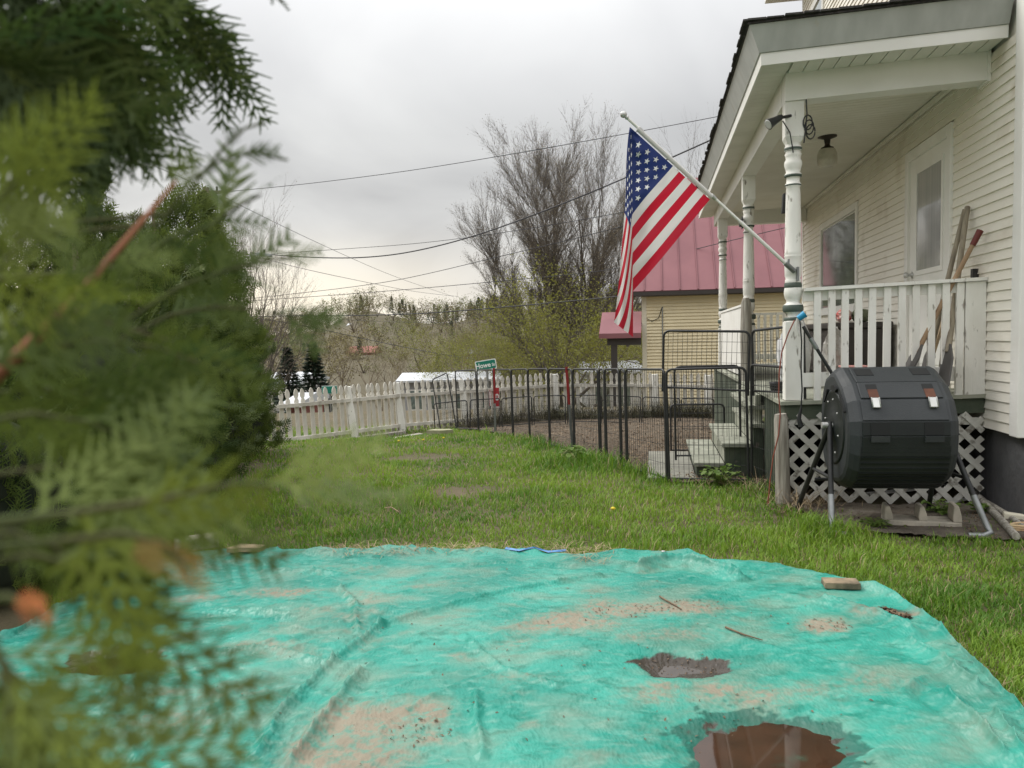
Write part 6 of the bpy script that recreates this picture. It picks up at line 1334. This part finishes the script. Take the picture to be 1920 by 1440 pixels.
# close cedar whose branches hang in front of the lens
nr = np.random.default_rng(9); FS = [spray(8, 2, 1.0, nr, 1.0) for _ in range(4)]
FE = [spray(5, 0, 1.0, nr, 2.4) for _ in range(4)]
FD = [spray(6, 1, 1.0, nr, 1.35) for _ in range(4)]
nc = thing('cedar_tree', 'closest cedar with blurred branches reaching in from the left foreground', 'tree', (-1.15, 0.25, 0))
part(MB().tube([(-1.15, .25, -.2), (-1.13, .27, 1.2), (-1.15, .25, 2.9)], [.10, .08, .03], 10), 'trunk', m_bark2, nc)
m_ced2 = mat('cedar_branch_foliage', (0.10, 0.15, 0.03), (0.25, 0.30, 0.055), attr='tone', rough=0.5, transl=0.45)
m_dead = mat('dead_cedar', (0.36, 0.22, 0.06), (0.42, 0.28, 0.10), scale=8, rough=0.8, transl=0.4); m_rstem = mat('red_brown_stem', (0.24, 0.09, 0.04), (0.17, 0.07, 0.035), scale=20, rough=0.8)
m_mid = mat('cedar_spray_green', (0.050, 0.088, 0.016), (0.19, 0.24, 0.036), attr='tone', rough=0.55, transl=0.3)
m_gstem = mat('olive_stem', (0.06, 0.08, 0.02), (0.08, 0.07, 0.03), scale=20, rough=.8)
def at_d(px, py, d): r_ = ray(px, py); return CAM + r_ / np.linalg.norm(r_) * d
def branch(pts, tone, dens, size, seed, spread=.6, droop=0.0, leader=False, m=None, plain=False):
    """pts: (px, py, metres from the lens) along the twig; fronds leave it on both sides"""
    nr = np.random.default_rng(seed); P_ = np.array([at_d(*q) for q in pts]); root = np.array([-1.14, .27, P_[0][2] - .15])
    b_ = part(MB().tube([root, (root + P_[0]) / 2 + V((0, 0, .03)), *P_], [.006, .004 if leader else .002] + [max(.0008, (.0032 if leader else .0012) * (1 - i / len(P_))) for i in range(len(P_))], 7), 'branch', m_rstem if leader else m_gstem, nc)
    n = max(2, int(dens * (1.0))); t_ = np.sort(nr.random(n)) * (len(P_) - 1); i0 = np.minimum(t_.astype(int), len(P_) - 2); f = (t_ - i0)[:, None]
    O = P_[i0] * (1 - f) + P_[i0 + 1] * f; T_ = P_[i0 + 1] - P_[i0]; T_ /= np.linalg.norm(T_, axis=1, keepdims=True)
    view = O - CAM; view /= np.linalg.norm(view, axis=1, keepdims=True); side = np.cross(T_, view) * np.where(np.arange(n) % 2, 1, -1)[:, None]
    D = T_ * nr.uniform(.5, 1.1, (n, 1)) + side * nr.uniform(.1, 1, (n, 1)) * spread + nr.normal(0, .18, (n, 3)) + [[0, 0, -droop]]
    D[-1] = T_[-1]
    Nn = -view + nr.normal(0, .5, (n, 3)); S = size * nr.uniform(.6, 1.2, n)
    VV, FF, TT = [], [], []; nb_ = 0
    for k in range(4):
        ix = np.arange(k, n, 4)
        if len(ix) == 0: continue
        FQ = (FE if plain else FD if m in (m_ced, m_mid) else FS)[k]; v_ = place_sprays(FQ, O[ix], D[ix], Nn[ix], S[ix]); nq = len(FQ); VV.append(v_); FF.append(np.arange(len(v_)).reshape(-1, 4) + nb_); nb_ += len(v_); TT.append(np.repeat(np.clip(nr.normal(tone, .15, len(ix)), 0, 1), nq * 4))
    npmesh('foliage', np.concatenate(VV) - V(OFF[nc.name]), np.concatenate(FF), m or m_ced2, b_, attrs={'tone': np.concatenate(TT)})
# overhanging boughs, upper left; backlit silhouette darkness put into the foliage tone
for q in ([(-150, -60, .95), (30, 10, .9), (130, 60, .88), (210, 120, .86), (260, 180, .85)], [(-150, -150, .9), (90, -100, .85), (230, -40, .85), (320, 20, .84), (370, 80, .84)], [(-100, 20, .7), (30, 60, .68), (110, 120, .68), (175, 180, .68)],
          [(-130, 110, .75), (-20, 130, .72), (60, 165, .70), (120, 205, .70)], [(-100, -80, .6), (40, -50, .6), (120, 0, .6), (170, 60, .6)], [(-120, -20, .8), (0, 40, .8), (60, 100, .8), (100, 160, .8)], [(-120, 60, .55), (-40, 80, .55), (10, 120, .55), (40, 170, .55)]):
    branch(q, .10, 30, .075, int(q[1][0] + 300 + q[1][1]), .8, .5, m=m_ced)
branch([(100, -160, .9), (270, -60, .88), (340, -10, .86), (385, 40, .86), (420, 100, .86)], .0, 14, .07, 6, .4, .6, m=m_ced)
branch([(330, -120, .9), (430, -80, .88), (480, -50, .86), (510, -20, .86), (530, 5, .86)], .0, 4, .02, 7, .3, .4, m=m_ced)
# bare forked twig against the sky
branch([(300, 420, .46), (360, 335, .46), (415, 300, .46), (470, 285, .46), (540, 300, .46)], .1, 3, .02, 37, .9, m=m_ced, plain=True)
branch([(330, 400, .46), (380, 325, .46), (425, 270, .46), (460, 240, .46), (495, 230, .46)], .1, 1, .012, 38, .3, m=m_ced)
# fronds across the sky line
for k_, q in enumerate(([(230, 500, .44), (320, 445, .45), (390, 425, .46), (440, 390, .47), (490, 365, .47)], [(240, 600, .44), (340, 535, .45), (430, 505, .46), (490, 490, .47), (550, 480, .47)], [(220, 640, .44), (320, 590, .45), (400, 575, .46), (470, 580, .46), (560, 595, .46)])):
    branch(q, .2, 7, .040, 80 + k_, .8, .05, m=m_mid, plain=True)
# the red brown leader and the fronds across the middle
branch([(-60, 760, .36), (60, 640, .38), (160, 540, .40), (270, 410, .42), (330, 340, .44)], .5, 6, .05, 11, .9, leader=True, m=m_mid)
for k_, (q, tn) in enumerate((([(-80, 700, .34), (60, 655, .35), (180, 640, .36), (290, 650, .37), (370, 680, .38)], .5), ([(-80, 800, .33), (60, 775, .34), (160, 790, .35), (250, 825, .36)], .45), ([(-80, 560, .32), (-20, 520, .33), (20, 480, .34), (50, 420, .34)], .95), ([(-60, 420, .32), (0, 370, .33), (30, 340, .33)], .8),
                            ([(-80, 900, .34), (60, 880, .35), (160, 870, .35), (230, 900, .36)], .4), ([(-80, 1000, .30), (80, 975, .31), (190, 950, .32), (280, 950, .33), (340, 975, .33)], .4), ([(150, 960, .27), (310, 935, .28), (390, 915, .28), (450, 905, .28), (510, 910, .28)], .8), ([(-60, 620, .38), (100, 600, .39), (220, 610, .40), (320, 640, .40)], .25),
                            ([(-60, 740, .40), (90, 730, .40), (210, 745, .41), (320, 780, .41)], .25), ([(-60, 1060, .28), (60, 1040, .29), (140, 1060, .29), (195, 1110, .29), (220, 1170, .29)], .5), ([(-60, 1180, .26), (-10, 1210, .26), (20, 1260, .26), (50, 1330, .26), (75, 1390, .26)], .7), ([(-60, 1300, .27), (0, 1350, .27), (50, 1410, .27), (100, 1480, .27)], .6),
                            ([(-60, 1400, .26), (10, 1430, .26), (70, 1450, .26), (120, 1490, .26)], .6), ([(-60, 1110, .25), (-10, 1200, .25), (15, 1300, .25), (30, 1420, .25)], .75), ([(-60, 1010, .30), (30, 1000, .30), (90, 1020, .30), (140, 1050, .30)], .35))):
    branch(q, tn, 5, .055, 120 + k_, .9, .1, m=m_mid)
branch([(150, 1010, .27), (230, 1000, .27), (300, 1015, .27), (345, 1060, .27), (360, 1110, .27)], .5, 3, .022, 24, .5, .3, m=m_dead)
branch([(20, 1120, .25), (45, 1135, .25), (62, 1150, .25), (80, 1165, .25)], .5, 2, .012, 25, .5, .1, m=mat('orange_dead_tip', (0.52, 0.17, 0.05), rough=.7))

# ------------------------------------------------------------------ grass, one mass
nr = np.random.default_rng(21)
house_poly = [tuple(W(u_, v_, 0)[:2]) for u_, v_ in ((0.95, 5.78), (2.2, 5.78), (2.2, 5.2), (9, 5.2), (9, 13), (0.95, 13))]
tarp_poly = [tuple(q) for q in fe[::4]] + [tuple(q) for q in ne[::-8]]
def cand(n, x0, x1, y0, y1, power):
    y = (y0 ** power + (y1 ** power - y0 ** power) * nr.random(n)) ** (1 / power); ax = nr.uniform(x0, x1, n); return ax * np.maximum(y, 2.2), y
gx_, gy_ = cand(440000, -.62, 1.05, 1.4, 15.5, -0.12)
ok = ~inpoly(gx_, gy_, tarp_poly) & ~inpoly(gx_, gy_, house_poly) & ~inpoly(gx_, gy_, pen_poly)
ins = inpoly(gx_, gy_, soil_poly); ok &= ~(ins & (nr.random(len(gx_)) < .97))
for (bx, by, ra, rb) in BARE: ok &= ~(nr.random(len(gx_)) < .93 * sst(1.5, .25, ((gx_ - bx) / ra) ** 2 + ((gy_ - by) / rb) ** 2 + 2.2 * (fbm(gx_ * 5, gy_ * 5, 7, 4) - .5)))
ok &= ~((gx_ < -2.5) & (gy_ < 8.5) & (nr.random(len(gx_)) < .7))
gx_, gy_ = gx_[ok], gy_[ok]; n = len(gx_)
clump = fbm(gx_ * 2.6, gy_ * 2.6, 33, 4); fine = vn(gx_ * 9, gy_ * 9, 44)
hgt = (0.018 + 0.085 * clump ** 2.2 + 0.020 * fine) * nr.uniform(.6, 1.3, n)
def near_line(P_): return dline(gx_, gy_, np.array(P_))
tall = np.exp(-(near_line(PENP[3:10]) / .28) ** 2) * 0.8 + np.exp(-(near_line(PENP[9:] + [pC, pD]) / .16) ** 2) * .75 + np.exp(-(near_line(FENP[:3]) / .5) ** 2) * .5
tuft = atz(1560, 1005); tall += 1.0 * np.exp(-(((gx_ - tuft[0]) / .22) ** 2 + ((gy_ - tuft[1]) / .16) ** 2)); tuft = atz(1090, 862); tall += .9 * np.exp(-(((gx_ - tuft[0]) / .5) ** 2 + ((gy_ - tuft[1]) / .6) ** 2))
hgt = hgt * (1 + 1.9 * np.clip(tall, 0, 1.2)); hgt *= np.where(near_line(fe[::6]) < .08, .8, 1)
wd = (0.0011 + 0.00034 * gy_) * nr.uniform(.7, 1.3, n); ph = nr.random(n) * 6.283; ben = hgt * nr.uniform(.25, .95, n)
O = np.stack([gx_, gy_, gh(gx_, gy_) - .004], 1); d2 = np.stack([np.cos(ph), np.sin(ph), 0 * ph], 1); s2 = np.stack([-np.sin(ph), np.cos(ph), 0 * ph], 1)
upv = np.array([[0, 0, 1.0]]); m1 = O + upv * (hgt * .6)[:, None] + d2 * (ben * .35)[:, None]; tp_ = O + upv * (hgt * nr.uniform(.75, 1.0, n))[:, None] + d2 * ben[:, None]
verts = np.stack([O - s2 * wd[:, None], O + s2 * wd[:, None], m1 + s2 * (wd * .8)[:, None], m1 - s2 * (wd * .8)[:, None], tp_], 1).reshape(-1, 3)
b5 = np.arange(n) * 5; tri = np.concatenate([np.stack([b5, b5 + 1, b5 + 2], 1), np.stack([b5, b5 + 2, b5 + 3], 1), np.stack([b5 + 3, b5 + 2, b5 + 4], 1)])
tone = np.clip(-.40 + 1.75 * fbm(gx_ * 1.5, gy_ * 1.5, 55, 5) + nr.normal(0, .22, n) - .25 * np.clip(tall, 0, 1), 0, 1); dry = (nr.random(n) < .065 + .10 * np.clip(fbm(gx_ * 2, gy_ * 2, 66, 3) - .5, 0, 1) + .5 * (near_line(fe[::6]) < .05)).astype(float)
m_grass = bpy.data.materials.new('grass_blades'); m_grass.use_nodes = True; t = m_grass.node_tree; b = t.nodes['Principled BSDF']; b.inputs['Roughness'].default_value = .5; b.inputs['Specular IOR Level'].default_value = .35
a1 = nd(t, 'ShaderNodeAttribute', attribute_name='tone'); a2 = nd(t, 'ShaderNodeAttribute', attribute_name='dry')
gc = tmix(a1.outputs['Fac'], (0.080, 0.195, 0.015), (0.245, 0.375, 0.036)); gc = tmix(a2.outputs['Fac'], gc, (0.40, 0.32, 0.17)); t.links.new(gc, b.inputs['Base Color'])
tr = nd(t, 'ShaderNodeBsdfTranslucent'); t.links.new(gc, tr.inputs[0]); ms = nd(t, 'ShaderNodeMixShader'); ms.inputs[0].default_value = .4; t.links.new(b.outputs[0], ms.inputs[1]); t.links.new(tr.outputs[0], ms.inputs[2]); t.links.new(ms.outputs[0], t.nodes['Material Output'].inputs[0])
tag(npmesh('grass', verts, tri, m_grass, attrs={'tone': np.repeat(tone, 5), 'dry': np.repeat(dry, 5)}), 'spring lawn of fresh uneven green grass', 'grass', kind='stuff')
# straw along the far hem and dry stalks by the lattice
def stalks(name, label, C, n, L, spread, m, lay=.85, w=.0016, base=0.0):
    x = []; y = []
    k = nr.integers(0, len(C), n); C = np.array(C); x = C[k, 0] + nr.normal(0, spread[0], n); y = C[k, 1] + nr.normal(0, spread[1], n); z = gh(x, y) + base + nr.random(n) * .03
    ph = nr.random(n) * 6.283; el = nr.uniform(0, 1.4, n) * (1 - lay) + .05; l = L * nr.uniform(.4, 1.2, n)
    d = np.stack([np.cos(ph) * np.cos(el), np.sin(ph) * np.cos(el), np.sin(el)], 1); s = np.stack([-np.sin(ph), np.cos(ph), 0 * ph], 1) * w; O = np.stack([x, y, z], 1); m_ = O + d * (l * .5)[:, None] + [[0, 0, .012]]; e_ = O + d * l[:, None]
    v_ = np.stack([O - s, O + s, m_ + s, m_ - s, e_ + s * .4, e_ - s * .4], 1).reshape(-1, 3); b6 = np.arange(n) * 6
    f = np.concatenate([np.stack([b6, b6 + 1, b6 + 2, b6 + 3], 1), np.stack([b6 + 3, b6 + 2, b6 + 4, b6 + 5], 1)])
    return tag(npmesh(name, v_, f, m), label, 'dry grass', kind='stuff')
m_straw = mat('straw', (0.36, 0.28, 0.17), (0.25, 0.185, 0.11), scale=3, rough=.9)
hem = [atz(x, y)[:2] for x, y in ((640, 1052), (665, 1056), (690, 1050), (720, 1058), (750, 1050), (780, 1052), (810, 1050), (840, 1050), (880, 1048), (920, 1049), (1080, 1058), (1108, 1066), (1112, 1074), (1130, 1054), (1050, 1050), (1000, 1047))]
stalks('dry_straw', 'strands of dry straw lying over the far hem of the tarp', hem, 420, .11, (.05, .03), m_straw, .9, .0014, .045)
lat_f = [W(u_, v_, 0)[:2] for u_, v_ in ((1.0, 5.7), (1.05, 5.6), (1.1, 5.7), (1.0, 5.5), (0.85, 5.65), (1.2, 5.7), (0.7, 6.2), (.5, 6.4), (.8, 6.2))]
stalks('dry_stalks', 'tangle of dry stalks at the foot of the lattice corner', lat_f, 260, .22, (.08, .06), m_straw, .45, .0018)
stalks('dry_brush', 'dark dry weeds growing along the picket fence inside the pen', [((1 - f) * FENP[i][0] + f * FENP[i + 1][0], (1 - f) * FENP[i][1] + f * FENP[i + 1][1] - .45) for i in (3, 4, 5) for f in np.linspace(0, 1, 14)], 4200, .42, (.14, .16), mat('dark_weed', (0.10, 0.085, 0.05), (0.07, 0.075, 0.035), scale=2, rough=.95), .25, .004)
# wood chips in the pen
n = 26000; x, y = cand(n, -.15, .42, 6.2, 16, -.3); ok = inpoly(x, y, pen_poly); x, y = x[ok], y[ok]; n = len(x)
O = np.stack([x, y, gh(x, y) + .028 + .01 * nr.random(n)], 1); a = nr.normal(0, 1, (n, 3)) * [[1, 1, .3]]; a /= np.linalg.norm(a, axis=1, keepdims=True); q_ = np.cross(a, nr.normal(0, .3, (n, 3)) + [[0, 0, 1]]); q_ /= np.linalg.norm(q_, axis=1, keepdims=True); l = nr.uniform(.008, .025, (n, 1))
tag(npmesh('wood_chips', np.stack([O - a * l, O + q_ * l * .4, O + a * l, O - q_ * l * .4], 1).reshape(-1, 3), np.arange(n * 4).reshape(-1, 4), mat('wood_chip', (0.20, 0.14, 0.09), (0.12, 0.085, 0.055), scale=9, rough=.95, c3=(0.36, 0.27, 0.17), c3scale=14, c3lo=.6, c3hi=.65)), 'brown wood chips covering the pen floor', 'wood chips', kind='stuff')
litter('soil_litter', 'dead leaves and bark on the bare soil under the tumbler', 'leaves', [(W(1.5, 5.35, 0), .65, .38), (W(1.0, 5.5, 0), .2, .25), (W(2.0, 5.1, 0), .3, .25)], 260, .014, m_leafd, 0, .02, False)
# broad leaved weeds
m_weed = mat('weed_leaf', (0.10, 0.18, 0.03), (0.17, 0.24, 0.05), scale=8, rough=.6, transl=.35)
def weed(label, c, r_, h, n, seed, ls=.035):
    rs = np.random.default_rng(seed); t_ = thing('weed', label, 'weed', tuple(c), group='weeds')
    mb = MB(); lf = MB()
    for k in range(n):
        ph = rs.random() * 6.283; rr = r_ * rs.random() ** .5; e_ = V(c) + V((rr * math.cos(ph), rr * math.sin(ph), h * rs.uniform(.35, 1))); mb.tube([V(c) + V((0, 0, -.01)), (V(c) + e_) / 2 + V((0, 0, .02)), e_], [.003, .002, .0012], 4, caps=False)
        d = nrm([math.cos(ph) + rs.normal(0, .4), math.sin(ph) + rs.normal(0, .4), rs.normal(0, .35)]); s = nrm(np.cross(d, (0, 0, 1))); L = ls * rs.uniform(.6, 1.3); u_ = np.cross(s, d)
        P_ = [e_ - d * L * .3, e_ + s * L * .5 + u_ * L * .15, e_ + d * L * .5 + s * L * .45 + u_ * L * .1, e_ + d * L, e_ + d * L * .5 - s * L * .45 + u_ * L * .1, e_ - s * L * .5 + u_ * L * .15]
        lf.add(P_, [(0, 1, 2, 3), (0, 3, 4, 5)])
    part(mb, 'stem', m_weed, t_); part(lf, 'foliage', m_weed, t_)
weed('leafy green weed behind the concrete block under the tumbler', atz(1765, 968), .10, .10, 46, 1); weed('small leafy weed beside the stand foot at the right', atz(1838, 968), .06, .09, 26, 2); weed('leafy weed at the foot of the porch steps behind the pen wire', W(.55, 6.45, 0), .16, .16, 60, 3, .045); weed('low yellow green weed in front of the concrete block', atz(1640, 990), .09, .05, 40, 4, .025)
weed('pale broad leaved clump in the tall grass by the pen', atz(1080, 862, -.03), .14, .13, 34, 5, .07)
# dandelions
m_dand = mat('dandelion_yellow', (0.62, 0.48, 0.03), rough=.7)
for i, (px, py) in enumerate(((748, 838), (794, 835), (832, 830), (1150, 980))):
    p = atz(px, py, -.12 if py < 900 else 0); p[2] = G(p[0], p[1]); t_ = thing('dandelion', ('leftmost yellow dandelion, left of the bare patch', 'yellow dandelion between two others in the far lawn', 'yellow dandelion nearest the flat mossy stone', 'yellow dandelion alone in the near lawn below the pen')[i], 'dandelion', tuple(p), group='dandelions')
    part(MB().tube([p, p + V((.005, 0, .085))], .002, 5), 'stem', m_weed, t_); part(MB().lathe([(.004, .08), (.016, .088), (.018, .094), (.008, .1)], p, 10), 'flower', m_dand, t_)
p0, p1 = atz(722, 965), atz(748, 972); solo(MB().tube([p0 + V((0, 0, .05)), (p0 + p1) / 2 + V((0, .02, .06)), p1 + V((0, 0, .045))], .004, 6), 'twig', m_straw, p0, 'pale bent twig lying on the lawn left of centre', 'twig')
